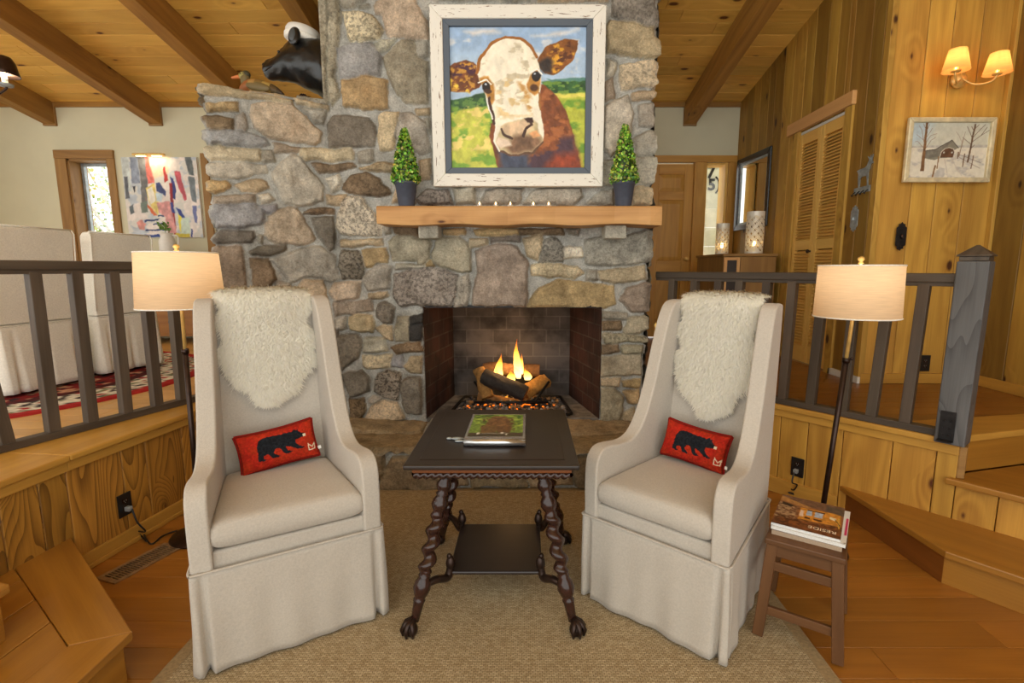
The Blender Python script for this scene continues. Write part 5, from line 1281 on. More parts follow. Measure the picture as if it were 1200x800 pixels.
# ------------------------------------------------------------------ outlets, cords, floor vent
def outlet(label, c, ax_, n, rz_unused=0, plug=False, w=.075, h=.118):
    t = thing('wall_outlet', label, 'outlet', c)
    ax_ = Vector(ax_).normalized(); n = Vector(n).normalized(); up = Vector((0, 0, 1))
    mb = MB(); mb.obox(n*.003, ax_*w/2, up*h/2, n*.003); mb.build('cover_plate', M_['black_plastic'], t, bevel=.002)
    for s in (-1, 1):
        mb = MB(); mb.obox(n*.0068+up*(s*.020), ax_*.016, up*.014, n*.0012)
        k = mb.build('socket', M_['bronze'], t, bevel=.003)
        mb = MB()
        for q in (-1, 1): mb.obox(n*.0082+up*(s*.020+.003)+ax_*(q*.006), ax_*.0012, up*.004, n*.0004)
        mb.blob(n*.0082+up*(s*.020-.007), (.002, .002, .002), 8, 6); mb.build('slots', M_['pewter'], k)
    if plug:
        mb = MB(); mb.obox(n*.022-up*.020, ax_*.012, up*.012, n*.014); k = mb.build('plug', M_['pewter'], t, bevel=.004); k['label'] = 'grey plug'
    return t
pa, pb = Vector((-2.09, 2.17)), Vector((-1.93, 3.45)); dl2 = (pb-pa).normalized(); nl = Vector((dl2.y, -dl2.x, 0))
ol = atP(145, 591, pa, dl2); outlet('black wall outlet on the left panelled wall above the vent', ol + nl*.003, (dl2.x, dl2.y, 0), nl, plug=True)
pc = Vector((1.02, 3.72)); nr = Vector((d_.y, -d_.x, 0)); nr = nr if nr.x < 0 else -nr
orr = atP(935, 547, pc, d_); outlet('black wall outlet on the right panelled wall behind the lamp pole', orr + nr*.003, (d_.x, d_.y, 0), nr, plug=True)
ou = atY(1082, 425, 3.61); outlet('black wall outlet low on the landing wall right of the lamp', (ou.x, 3.599, ou.z), (1, 0, 0), (0, -1, 0))
def cord(label, pts, r=.0042):
    mb = MB(); mb.tube(catmull(pts, 8), r, 8); o = mb.build('power_cord', M_['black_plastic']); tag(o, label, 'cord'); return o
f1 = atZ(146, 617, .012); f2 = atZ(166, 630, .012); 
q = ol + nl*.045
cord('black lamp cord coiled under the left wall outlet', [q+Vector((0, 0, -.022)), q+nl*.02+Vector((0, 0, -.09)), q+nl*.03+Vector((-.0, .03, -.16)), atZ(142, 618, .03), atZ(150, 624, .02), atZ(160, 612, .03), atZ(168, 622, .012), atZ(150, 628, .022), atZ(146, 616, .05), atZ(158, 620, .03), atZ(172, 634, .008), atZ(165, 618, .02), atZ(176, 637, .007), atZ(190, 628, .006), atZ(206, 622, .006), Vector((bl.x-.12, bl.y, .012))])
q = orr + nr*.045
cord('black cord hanging from the right wall outlet to the floor', [q+Vector((0, 0, -.022)), q+nr*.02+Vector((0, 0, -.08)), atZ(934, 568, .10), atZ(930, 574, .06), atZ(926, 572, .05), atZ(938, 580, .02), atZ(924, 577, .04), atZ(936, 586, .01), Vector((1.33, 2.5, .008)), Vector((1.36, 2.42, .012))])
c4 = [atZ(119, 677, .003), atZ(200, 636, .003), atZ(208, 641, .003), atZ(127, 685, .003)]
a_ = (c4[0]+c4[3])/2; b_ = (c4[1]+c4[2])/2; dv = (b_-a_); Lv = dv.length; dv.normalize(); nv = Vector((-dv.y, dv.x, 0)); wv = .11
t = thing('floor_vent', 'brown metal floor vent grille along the left panelled wall', 'vent', ((a_.x+b_.x)/2, (a_.y+b_.y)/2, 0))
mb = MB()
for s in (-1, 1): mb.bar(-dv*Lv/2+nv*(s*wv/2)+Vector((0, 0, .004)), dv*Lv/2+nv*(s*wv/2)+Vector((0, 0, .004)), .018, .007)
for s in (-1, 1): mb.bar(dv*(s*(Lv/2-.008))-nv*wv/2+Vector((0, 0, .004)), dv*(s*(Lv/2-.008))+nv*wv/2+Vector((0, 0, .004)), .018, .007)
mb.build('rim', M_['vent'], t, bevel=.002)
mb = MB(); mb.obox((0, 0, .0012), dv*Lv/2, nv*wv/2, Vector((0, 0, .0008))); mb.build('duct_plate', M_['black_plastic'], t)
mb = MB(); ns = 22
for i in range(ns): mb.bar(dv*(-Lv/2+.02+(Lv-.04)*i/(ns-1))-nv*(wv/2-.006)+Vector((0, 0, .0045)), dv*(-Lv/2+.02+(Lv-.04)*i/(ns-1))+nv*(wv/2-.006)+Vector((0, 0, .0045)), .006, .004)
mb.bar(-dv*Lv/2+Vector((0, 0, .0045)), dv*Lv/2+Vector((0, 0, .0045)), .006, .005); mb.build('louvre_grid', M_['vent'], t)
# ------------------------------------------------------------------ cow painting
def obj_frame(mb, *a): frame4(mb, *a)
tl_ = atY(503, 6, 3.62); brr = atY(704, 218.5, 3.62)
cx0, cx1, cz0, cz1 = tl_.x, brr.x+.012, brr.z, tl_.z
t = thing('cow_painting', 'large painting of a brown and white cow in a chipped white frame above the mantel', 'painting', ((cx0+cx1)/2, 3.62, cz0))
def tz(m): 
    for i, v in enumerate(m.v): pass
    return m
fr_white = distressed('chipped_white_frame', (238, 236, 226), (128, 98, 72), .60); fr_slate = distressed('slate_liner', (96, 106, 118), (200, 196, 186), .70)
mb = MB(); frame4(mb, cx0, cx1, cz0, cz1, .085, 3.605, 3.662); mb.build('frame', fr_white, t, True, bevel=.006)
ix0, ix1, iz0, iz1 = cx0+.085, cx1-.085, cz0+.085, cz1-.085
mb = MB(); frame4(mb, ix0, ix1, iz0, iz1, .042, 3.616, 3.662); k = mb.build('liner', fr_slate, t, True, bevel=.004); k['label'] = 'slate grey inner liner'
def nrm(pts, b=(78, 88, 672, 703)): return [((x-b[0])/(b[2]-b[0]), (y-b[1])/(b[3]-b[1])) for x, y in pts]
A_ = [(0,0),(1,0),(1,1),(0,1)]
lay = [('poly', nrm([(78,88),(672,88),(672,400),(78,400)]), (164,188,212), .02, .10), ('poly', nrm([(78,88),(672,88),(672,190),(78,190)]), (146,174,206), .1, .10), ('noise', nrm([(78,88),(672,88),(672,330),(78,330)]), (212,214,216), .05, 7, .60, 3), ('poly', nrm([(140,105),(270,95),(300,112),(180,125)]), (206,206,206), .03), ('poly', nrm([(430,130),(560,108),(640,100),(560,125)]), (210,208,206), .03),
 ('poly', nrm([(78,400),(160,385),(240,368),(250,440),(78,456)]), (52,84,50), .01, .4), ('noise', nrm([(78,400),(240,368),(250,440),(78,456)]), (92,128,66), .01, 26, .5, 4), ('poly', nrm([(480,322),(560,316),(600,310),(672,306),(672,372),(500,376)]), (50,88,46), .01, .4), ('noise', nrm([(480,322),(672,306),(672,372),(500,376)]), (104,140,60), .01, 30, .52, 5), ('poly', nrm([(500,312),(672,304),(672,318),(520,322)]), (86,130,120), .01),
 ('poly', nrm([(78,456),(160,436),(250,425),(300,710),(60,710)]), (186,190,82), .012, .18), ('noise', nrm([(78,430),(300,425),(300,710),(60,710)]), (120,160,62), .02, 11, .5, 6), ('noise', nrm([(78,430),(300,425),(300,620),(60,620)]), (222,204,120), .02, 15, .56, 7), ('poly', nrm([(470,376),(600,370),(680,368),(680,710),(560,710)]), (176,182,66), .012, .2), ('noise', nrm([(470,400),(680,400),(680,710),(560,710)]), (108,148,52), .02, 9, .48, 8), ('poly', nrm([(500,376),(672,370),(672,388),(500,392)]), (214,206,96), .01),
 ('poly', nrm([(462,320),(500,345),(545,385),(590,450),(622,560),(658,712),(285,712),(270,640),(250,560),(252,500),(300,480)]), (122,70,40), .008, .3), ('noise', nrm([(462,320),(560,400),(622,560),(658,712),(290,712)]), (158,96,54), .02, 14, .5, 9), ('noise', nrm([(300,600),(620,560),(655,712),(285,712)]), (74,52,62), .05, 8, .45, 10), ('poly', nrm([(540,640),(640,630),(655,712),(480,712)]), (140,62,36), .06, .3), ('poly', nrm([(285,620),(420,640),(430,712),(300,712)]), (66,72,90), .05, .3),
 ('poly', nrm([(76,262),(100,240),(150,228),(190,242),(215,262),(232,300),(205,345),(165,368),(76,362)]), (112,66,40), .006, .3), ('noise', nrm([(76,262),(150,228),(215,262),(232,300),(165,368),(76,362)]), (190,140,60), .01, 24, .5, 11), ('noise', nrm([(76,300),(180,300),(165,368),(76,362)]), (232,196,70), .02, 20, .5, 12), ('noise', nrm([(76,255),(170,230),(200,290),(90,300)]), (76,44,58), .02, 20, .5, 13),
 ('poly', nrm([(452,235),(478,195),(515,162),(575,140),(634,146),(632,180),(612,230),(575,265),(530,292),(488,288)]), (126,78,36), .006, .3), ('noise', nrm([(470,200),(575,140),(634,146),(612,230),(530,292)]), (204,150,52), .01, 22, .52, 14), ('poly', nrm([(458,240),(500,215),(528,235),(515,285),(482,285)]), (52,44,40), .03, .3), ('noise', nrm([(500,190),(600,150),(610,220),(540,280)]), (88,50,30), .01, 26, .56, 15),
 ('poly', nrm([(188,280),(198,240),(222,200),(255,160),(300,136),(330,130),(380,138),(420,165),(450,205),(468,250),(478,320),(470,400),(478,470),(490,540),(482,590),(440,632),(340,642),(290,622),(270,585),(272,520),(270,460),(235,400),(222,340)]), (232,226,206), .006, .08),
 ('noise', nrm([(200,250),(330,130),(450,205),(470,400),(270,460),(222,340)]), (196,186,160), .02, 16, .56, 16), ('line', nrm([(192,285),(215,215),(262,158),(320,131),(385,138),(430,172),(455,215)]), .022, (150,96,40)),
 ('poly', nrm([(205,305),(245,296),(272,330),(275,400),(262,420),(240,395),(222,345)]), (186,134,62), .012, .25), ('poly', nrm([(412,330),(430,290),(465,268),(476,320),(466,368),(448,384),(425,365)]), (176,126,60), .012, .25), ('line', nrm([(248,395),(262,455),(268,500)]), .022, (70,46,36)), ('line', nrm([(468,370),(474,440)]), .014, (150,104,56)), ('line', nrm([(238,396),(262,480)]), .010, (236,232,222)), ('noise', nrm([(375,320),(400,320),(445,420),(440,460),(415,440)]), (190,146,84), .03, 14, .42, 21), ('noise', nrm([(280,300),(400,300),(440,470),(285,480)]), (214,190,140), .04, 12, .58, 18),
 ('ell', (*nrm([(238,342)])[0], .034, .034), (40,34,34), .006), ('ell', (*nrm([(244,362)])[0], .03, .02), (70,48,36), .008), ('ell', (*nrm([(455,297)])[0], .033, .033), (36,32,34), .006), ('ell', (*nrm([(447,345)])[0], .03, .026), (84,54,34), .012), ('ell', (*nrm([(234,332)])[0], .008, .007), (190,196,206), .004), ('ell', (*nrm([(450,288)])[0], .008, .007), (190,196,206), .004), ('line', nrm([(205,322),(240,312),(262,330)]), .010, (238,232,220)), ('line', nrm([(430,280),(460,268),(478,292)]), .010, (238,232,220)),
 ('poly', nrm([(286,548),(300,515),(345,492),(430,478),(462,500),(470,545),(486,572),(480,592),(438,630),(340,640),(292,620),(278,585)]), (196,180,140), .012, .2), ('poly', nrm([(300,520),(345,495),(430,482),(440,520),(380,560),(330,560)]), (204,178,146), .02, .2), ('poly', nrm([(355,560),(400,548),(470,560),(478,590),(438,628),(345,638),(320,610)]), (120,92,70), .04, .3), ('poly', nrm([(288,560),(330,575),(345,600),(300,612),(278,588)]), (226,206,184), .015), ('poly', nrm([(425,545),(460,528),(472,556),(440,566)]), (216,160,110), .012),
 ('line', nrm([(302,528),(312,548),(345,572)]), .020, (70,50,42)), ('line', nrm([(398,558),(408,528),(436,510),(430,490)]), .020, (70,50,42)), ('poly', nrm([(404,482),(440,478),(444,500),(420,500)]), (60,40,34), .008), ('line', nrm([(300,625),(340,643),(440,632),(486,585)]), .014, (96,70,52)), ('line', nrm([(276,520),(270,580),(292,624)]), .012, (236,230,216))]
k = picture('canvas', t, painter(250, 262, (160, 186, 212), lay, .010, 20), ix1-ix0-.08, iz1-iz0-.08, M_['art'], (0, 0, 0), (1, 0, 0), (0, 0, -1), .004, 0, 1.10)
k.location = (ix0+.04-t.location.x, 3.640-t.location.y, iz1-.04-t.location.z)

# ------------------------------------------------------------------ topiaries and votives on the mantel
M_['leaf'] = plain('boxwood_leaf', (255, 255, 255), .45, attr=True, noise=.08)
def topiary(label, px, pt, seed):
    c = atY(px, 240, 3.525); ht = atY(px, pt, 3.525).z - MZ; r = random.Random(seed)
    t = thing('topiary', label, 'plant', (c.x, 3.525, MZ), 0, 'boxwood topiaries on the mantel')
    mb = MB(); mb.lathe([(.0, .001), (.050, .001), (.052, .004), (.072, .148), (.078, .150), (.080, .166), (.072, .167), (.070, .155), (.0, .150)], 32); mb.build('pot', M_['pot'], t)
    mb = MB(); cols = [(84, 134, 36), (120, 170, 44), (156, 196, 60), (190, 216, 96), (58, 100, 28)]
    H0 = .152; H1 = ht
    mb.lathe([(.05, H0), (.075, H0+.03), (.06, H0+(H1-H0)*.4), (.03, H0+(H1-H0)*.75), (.004, H1-.02)], 12, lin((34, 56, 20)))
    for _ in range(1500):
        f = r.random()**1.25; z = H0 + .005 + (H1-H0-.012)*f; a = r.random()*2*PI; rad = (.088*(1-f)**.8 + .010) * r.uniform(.80, 1.06); rad *= min(1, .75+f*5)
        p = Vector((rad*math.cos(a), rad*math.sin(a), z)); o = Vector((math.cos(a), math.sin(a), r.uniform(-.2, .9))).normalized()
        tg = o.cross(Vector((r.uniform(-1, 1), r.uniform(-1, 1), r.uniform(-1, 1)))).normalized(); L = r.uniform(.016, .026); w = L*.42; dr = (o*.6+tg*.8).normalized(); sd = dr.cross(o).normalized()
        mb.add([p-dr*L*.4, p+sd*w+dr*L*.1, p+dr*L*.6+o*.002, p-sd*w+dr*L*.1], [(0, 1, 2, 3)], lin([x*r.uniform(.8, 1.15) for x in r.choice(cols)]))
    k = mb.build('foliage', M_['leaf'], t); k['kind'] = 'stuff'
    return t
topiary('boxwood cone topiary in slate pot at the left end of the mantel', 476.5, 150, 1)
topiary('boxwood cone topiary in slate pot at the right end of the mantel', 730.5, 145, 2)
for lab, px in (('leftmost of the five small glass votives along the back of the mantel', 562), ('second glass votive from the left on the mantel below the cow frame', 581), ('middle glass votive on the mantel beneath the cow frame', 598), ('fourth glass votive from the left on the mantel', 625), ('rightmost of the five small glass votives on the mantel', 643)):
    c = atY(px, 239, 3.545)
    t = thing('votive_candle', lab, 'candle', (c.x, 3.545, MZ), 0, 'glass votives on the mantel')
    mb = MB(); mb.lathe([(.0, .001), (.020, .001), (.024, .030), (.022, .030), (.019, .006), (.0, .006)], 20); mb.build('glass_cup', M_['clear'], t)
    mb = MB(); mb.lathe([(.0, .0065), (.017, .0065), (.018, .020), (.0, .020)], 16); mb.build('wax', M_['white'], t)
    mb = MB(); mb.blob((0, 0, .028), (.0045, .0045, .009), 8, 6); mb.build('candle_flame', emit('votive_flame_%d' % px, (255, 214, 140), 14), t)

# ------------------------------------------------------------------ fire
GC = Vector((-.13, 4.03, FZ))
t = thing('fire_grate', 'black iron burner tray with ember bed on the firebox floor', 'grate', GC)
def rel(p): return Vector(p) - GC
mb = MB(); loop = [Vector((x, y, .022)) for x, y in ((-.47, -.27), (-.45, -.29), (.45, -.29), (.47, -.27), (.42, .24), (.40, .26), (-.40, .26), (-.42, .24))]; mb.tube(loop + [loop[0]], .012, 8); mb.build('frame', M_['iron'], t)
mb = MB(); mb.box(-.44, .44, -.28, .25, .001, .010); mb.build('tray', plain('burner_tray', (120, 118, 118), .6, .3, noise=.3, nscale=40), t)
for s in (-1, 1):
    mb = MB(); mb.tube([(s*.10, -.06, .05), (s*.20, -.02, .06), (s*.31, .06, .20)], .011, 8); mb.build('grate_bar', M_['iron'], t); mb = MB(); mb.tube([(s*.02, -.10, .05), (s*.02, .2, .06)], .010, 8); mb.build('grate_bar', M_['iron'], t)
mb = MB(); mb.tube([(-.30, -.08, .06), (.30, -.08, .06)], .011, 8); mb.build('grate_bar', M_['iron'], t)
mb = MB(); r = random.Random(5)
for _ in range(420):
    x = r.gauss(0, .20); y = r.uniform(-.22, .20)
    if abs(x) > .42: continue
    s = r.uniform(.010, .026); c = r.choice([(70, 62, 58), (46, 42, 40), (150, 140, 132), (110, 98, 90), (176, 128, 80)])
    mb.blob((x, y, .015+s*.5+.03*math.exp(-(x/.2)**2)*r.random()), (s, s*r.uniform(.6, 1), s*r.uniform(.5, .9)), 6, 4, lin(c), fn=lambda d, q=r.random()*9: 1+.3*math.sin(d.x*4+q))
k = mb.build('lava_rock', plain('lava_rock_mat', (255, 255, 255), .95, attr=True, noise=.2), t); k['kind'] = 'stuff'
mb = MB()
for _ in range(46):
    x = r.gauss(0, .14); y = r.gauss(-.10, .07); s = r.uniform(.006, .012)
    if abs(x) < .36 and y > -.26: mb.blob((x, y, .045+s*.3), (s, s, s*.6), 6, 4)
k = mb.build('ember', emit('ember_glow', (255, 118, 30), 1.3), t); k['kind'] = 'stuff'
M_['bark'] = plain('charred_bark', (255, 255, 255), .9, attr=True, noise=.25, nscale=40, bump=.8, bscale=50)
M_['split'] = wood('split_log', (214, 164, 92), (160, 104, 48), .7, 8, 6, 0, .9)
def log(label, p, q, r0, bark, seed):
    p = Vector(p); q = Vector(q); t = thing('fire_log', label, 'log', (p+q)/2, 0, 'logs in the fireplace'); r = random.Random(seed)
    d = (q-p); L = d.length; d.normalize(); n = 18; m = 16; P = []; u = d.cross(Vector((0, 0, 1))).normalized(); v = u.cross(d)
    for i in range(n+1):
        row = []; off_ = (u*math.sin(i*.5+seed)+v*math.cos(i*.4+seed))*.006
        for k in range(m):
            a = 2*PI*k/m; rr = r0*(1+.10*math.sin(3*a+seed)+.07*math.sin(5*a+i*.6+seed)+.05*r.uniform(-1, 1)); row.append(p-t.location+d*(L*i/n)+(u*math.cos(a)+v*math.sin(a))*rr+off_)
        P.append(row)
    mb = MB(); mb.grid(P, lin(bark), wrap=True); mb.build('bark', M_['bark'], t)
    mb = MB()
    for row, s in ((P[0], -1), (P[-1], 1)):
        c = sum(row, Vector())/m; vs = [c+d*s*.002]+[x+d*s*.001 for x in row]; mb.add(vs, [(0, 1+(k+1) % m, 1+k) if s < 0 else (0, 1+k, 1+(k+1) % m) for k in range(m)])
        mb.build('cut_end', M_['split'], t); mb = MB()
    return t
def A(px, py, Y): return atY(px, py, Y)
log('charred front log lying across the fire with pale split end', A(566, 440, 4.00), A(616, 462, 3.93), .062, (56, 50, 46), 1)
log('golden split log at the right of the fire', A(612, 462, 4.02), A(640, 446, 4.18), .060, (190, 136, 64), 2)
log('tan log standing at the left of the fire', A(562, 432, 4.12), A(572, 466, 4.00), .050, (176, 130, 70), 3)
log('burning log across the back of the fire', A(566, 432, 4.24), A(632, 434, 4.24), .052, (120, 84, 50), 4)
log('low log under the front of the fire pile', A(560, 464, 4.05), A(606, 474, 4.05), .045, (140, 98, 54), 5)
def flame_mat():
    m, tt, out = nt('flame'); g = N(tt); at = g.n('Attribute', attribute_name='Col'); sp = g.n('SeparateColor'); g.l(at.outputs['Color'], sp.inputs[0])
    c = g.ramp(sp.outputs[0], [(0, lin4((255, 226, 150))), (.35, lin4((255, 206, 96))), (.7, lin4((255, 150, 40))), (1, lin4((240, 96, 20)))])
    e = g.n('Emission', i_Strength=3.2); g.l(c, e.inputs[0]); tr = g.n('BsdfTransparent'); mx = g.n('MixShader')
    a = g.ramp(sp.outputs[0], [(0, (.0, .0, .0, 1)), (.10, (.62, .62, .62, 1)), (.55, (.5, .5, .5, 1)), (1, (.05, .05, .05, 1))]); g.l(a, mx.inputs[0]); g.l(tr.outputs[0], mx.inputs[1]); g.l(e.outputs[0], mx.inputs[2]); g.l(mx.outputs[0], out.inputs[0]); return m
M_['flame'] = flame_mat()
fb_ = A(600, 446, 4.08)
t = thing('fire', 'bright orange flames rising from the logs in the fireplace', 'fire', fb_)
def tongue(px, py, h, w, seed, Y=4.10):
    b = A(px, py, Y) - fb_; mb = MB(); n = 16; m = 14; P = []
    for i in range(n+1):
        f = i/n; rr = w*(math.sin(PI*min(1, f*.9+.12))**1.1)*(1-f)**.55 + .0008; cx = .22*w*math.sin(f*5+seed)+.5*w*f*math.sin(seed*3); cy = .2*w*math.sin(f*4+seed*2)
        P.append([b+Vector((cx+rr*math.cos(2*PI*k/m)*(1+.15*math.sin(3*k+f*8)), cy+rr*.7*math.sin(2*PI*k/m), h*f)) for k in range(m)])
    for i in range(n): mb.grid(P[i:i+2], (i/n, 0, 0), wrap=True)
    mb.build('flame_tongue', M_['flame'], t, weld=True)
for a in ((606, 443, .33, .040, 1), (607, 445, .22, .034, 2), (585, 447, .24, .044, 3), (582, 449, .15, .040, 4), (596, 450, .12, .055, 5), (618, 446, .11, .040, 6), (570, 455, .07, .03, 7), (630, 452, .06, .03, 8), (592, 470, .05, .03, 9), (612, 440, .19, .02, 10)): tongue(*a)
ld = bpy.data.lights.new('fire_light', 'POINT'); ld.energy = 5; ld.color = (1, .55, .22); ld.shadow_soft_size = .09; lo = bpy.data.objects.new('fire_light', ld); COL.objects.link(lo); lo.parent = t; lo.location = (0, .0, .16)
# fire tools at the right of the opening
t = thing('fire_tools', 'brass handled fire tool stand beside the right edge of the chimney', 'fire tools', (.975, 3.60, 0))
mb = MB(); mb.lathe([(.0, .001), (.075, .001), (.08, .012), (.03, .025), (.012, .04)], 24); mb.build('base', M_['brass'], t)
mb = MB(); mb.tube([(0, 0, .03), (0, 0, 1.02)], .009, 10); mb.build('post', M_['brass'], t)
mb = MB(); mb.lathe([(.009, 1.02), (.02, 1.03), (.012, 1.045), (.024, 1.07), (.012, 1.10), (.0, 1.11)], 14); mb.build('post_finial', M_['brass'], t)
mb = MB(); mb.bar((-.05, 0, .93), (.05, 0, .93), .012, .012); mb.bar((0, -.05, .93), (0, .05, .93), .012, .012); mb.build('hanger', M_['brass'], t)
for q in ((-.05, 0), (.05, 0), (0, -.05)):
    mb = MB(); mb.tube([(*q, .06), (*q, .93)], .006, 8); tl2 = mb.build('tool', M_['iron'], t); mb = MB(); mb.lathe([(.006, .93), (.013, .95), (.008, .975), (.014, 1.0), (.004, 1.02)], 12, M=Matrix.Translation((q[0], q[1], 0))); mb.build('handle', M_['brass'], tl2)

# ------------------------------------------------------------------ black bear head with its cap, duck decoy, pine cone
BX = FOLD.x - .03; BY = 3.86
def B(px, py): return atY(px, py, BY)
b0 = B(384, 80)
t = thing('mounted_bear', 'black bear head mounted on the side of the chimney, facing left', 'bear head', (b0.x, BY, b0.z))
# cross sections along the head: (x px, top px, bottom px, half width)
sec = [(386, 50, 119, .165), (378, 47, 116, .175), (368, 44, 110, .175), (356, 43, 104, .160), (346, 46, 99, .135), (340, 50, 96.5, .118), (335, 54, 96, .106), (330.5, 60, 95.5, .090), (326, 65, 95, .078), (321, 67.5, 94.5, .070), (315, 69.5, 94, .062), (311.5, 71.5, 92, .054), (309.4, 73.5, 89.5, .042), (308.8, 76.5, 86, .024)]
P = []; m = 28
for x, tp, bt, hw_ in sec:
    a = B(x, tp); b = B(x, bt); zc = (a.z+b.z)/2; hz = (a.z-b.z)/2; row = []
    for k in range(m):
        q = 2*PI*k/m; cy = math.cos(q); sz = math.sin(q); wd2 = hw_*(1-.18*max(0, sz)); row.append(Vector((a.x-b0.x, cy*wd2*abs(cy)**.0, zc-b0.z+hz*sz)))
    P.append(row)
mb = MB(); mb.grid(P, wrap=True, flip=False); c = sum(P[-1], Vector())/m; mb.add(P[-1] + [c-Vector((.006, 0, 0))], [((k+1) % m, k, m) for k in range(m)][::-1], smooth=True); mb.add(P[0], [tuple(range(m))])
body = mb.build('head', M_['bear_black'], t, weld=True, subsurf=1)
tx = bpy.data.textures.new('furrow', 'CLOUDS'); tx.noise_scale = .06; dm = body.modifiers.new('fur', 'DISPLACE'); dm.texture = tx; dm.strength = .022; dm.mid_level = .5
for s in (-1, 1):
    e = B(355, 52) - b0; mb = MB(); M2 = Matrix.Translation((e.x, s*.125 if s > 0 else -.135, e.z)) @ Matrix.Rotation(s*.35, 4, 'X')
    mb.blob(M2.translation, (.042, .024, .072), 16, 10, M=M2.to_3x3().to_4x4()); ear = mb.build('ear', M_['bear_black'], t)
    mb = MB(); mb.blob(M2.translation + Vector((-.006, s*.014, .002)), (.026, .016, .050), 12, 8, M=M2.to_3x3().to_4x4()); k = mb.build('inner_ear', plain('ear_inner', (78, 84, 86), .5) if s < 0 else bpy.data.materials['ear_inner'], ear); k['label'] = 'grey inner ear'
    e = B(332, 66) - b0; mb = MB(); mb.blob((e.x+.004, s*.078, e.z), (.009, .008, .009), 10, 8); mb.build('eye', M_['black_plastic'], t)
    e1, e2 = B(313, 86)-b0, B(327, 81)-b0; mb = MB(); mb.tube(catmull([(e1.x+.004, s*.040, e1.z), (e1.x+.035, s*.064, e1.z+.008), (e2.x, s*.076, e2.z)], 5), .0045, 6); mb.build('mouth_line', M_['black_plastic'], t)
e = B(311, 77.5) - b0; mb = MB(); mb.blob((e.x, 0, e.z), (.018, .034, .020), 14, 10); mb.build('nose', M_['black_plastic'], t)
c0 = B(355, 47); cc_ = Vector((c0.x, BY, c0.z+.010))
t = thing('cap', 'white cloth cap sitting on top of the bear head', 'hat', cc_)
mb = MB(); Mx = Matrix.Rotation(math.radians(9), 4, 'Y'); mb.lathe([(.098, -.03), (.108, .0), (.110, .035), (.098, .060), (.07, .072), (.0, .076)], 28, M=Mx @ Matrix.Diagonal((1.05, 1.15, 1, 1))); mb.build('crown', M_['white'], t)
mb = MB(); mb.lathe([(.100, -.028), (.113, -.022), (.115, .006), (.109, .010)], 28, M=Mx @ Matrix.Diagonal((1.05, 1.15, 1, 1)), close=False); mb.build('band', M_['cotton'], t)
DZ = ZW + .012
d0 = atY(302, 108, 3.62)
t = thing('duck_decoy', 'painted wooden duck decoy on top of the stone wing, facing left', 'duck', (d0.x, 3.62, DZ))
def Dk(px, py): p = atY(px, py, 3.62); return Vector((p.x-d0.x, 0, p.z-DZ))
dsec = [(284, 101, 113, .045), (290, 97.5, 116, .070), (297, 98, 118, .085), (305, 99.5, 119, .09), (313, 101.5, 119, .082), (321, 104, 118.5, .062), (327, 107.5, 117.5, .040), (332, 109.5, 114, .018)]
P = []; 
for x, tp, bt, hw_ in dsec:
    a, b = Dk(x, tp), Dk(x, bt); zc = (a.z+b.z)/2; hz = (a.z-b.z)/2; zc += max(0, -(zc-hz)) ; P.append([Vector((a.x, math.cos(2*PI*k/18)*hw_, zc+hz*math.sin(2*PI*k/18))) for k in range(18)])
mb = MB(); cols = [(150, 92, 50), (150, 92, 50), (170, 132, 74), (128, 104, 58), (176, 150, 84), (96, 78, 50), (70, 58, 44)]
for i in range(len(P)-1): mb.grid(P[i:i+2], lin(cols[i]), wrap=True)
mb.add(P[0], [tuple(range(18))], lin(cols[0])); mb.add(P[-1], [tuple(range(18))[::-1]], lin(cols[-1])); mb.build('body', M_['duck'], t, weld=True, subsurf=1)
hc = Dk(286, 89); nk = Dk(288, 99)
mb = MB(); mb.tube(catmull([nk+Vector((.01, 0, -.02)), nk, hc+Vector((.008, 0, .0)), hc], 4), [.036]*4+[.030]*4+[.026]*5, 14, lin((110, 96, 58))); mb.blob(hc, (.036, .027, .028), 14, 10, lin((150, 140, 78))); mb.blob(hc+Vector((.014, 0, .008)), (.030, .024, .026), 12, 8, lin((64, 62, 42))); k = mb.build('head', M_['duck'], t); k['label'] = 'olive and cream head'
bl_ = Dk(271.5, 91) ; mb = MB(); mb.tube([hc+Vector((-.024, 0, -.004)), (hc*.45+bl_*.55), bl_], [.015, .012, .007], 10, lin((206, 120, 66))); k = mb.build('bill', M_['duck'], t); k['label'] = 'orange bill'
for s in (-1, 1):
    mb = MB(); mb.blob(hc+Vector((-.012, s*.024, .008)), (.0045, .003, .0045), 8, 6); mb.build('eye', M_['black_plastic'], t)
    a = Dk(306, 106); mb = MB(); mb.blob(Vector((a.x+.015, s*.072, a.z)), (.085, .018, .030), 14, 8, lin((112, 96, 60)), M=Matrix.Rotation(.18, 4, 'Y')); mb.build('wing', M_['duck'], t)
pc_ = atY(354, 116.5, 3.64)
t = thing('pine_cone', 'small dark pine cone on the stone wing below the bear head', 'pine cone', (pc_.x, 3.66, ZW-.004))
mb = MB(); mb.lathe([(.0, .0), (.014, .003), (.022, .016), (.020, .032), (.010, .044), (.0, .048)], 14, (.6, .6, .6))
mb.build('core', M_['turned'], t)
mb = MB()
for i in range(6):
    for k in range(9):
        a = 2*PI*(k+.5*(i % 2))/9; z = .006+.007*i; rr = .022*math.sin(PI*(i+1.2)/7.6); o = Vector((math.cos(a), math.sin(a), .35)); c = Vector((rr*math.cos(a), rr*math.sin(a), z)); mb.blob(c+o*.003, (.005, .005, .0035), 6, 4)
k = mb.build('scale', M_['turned'], t); k['kind'] = 'stuff'
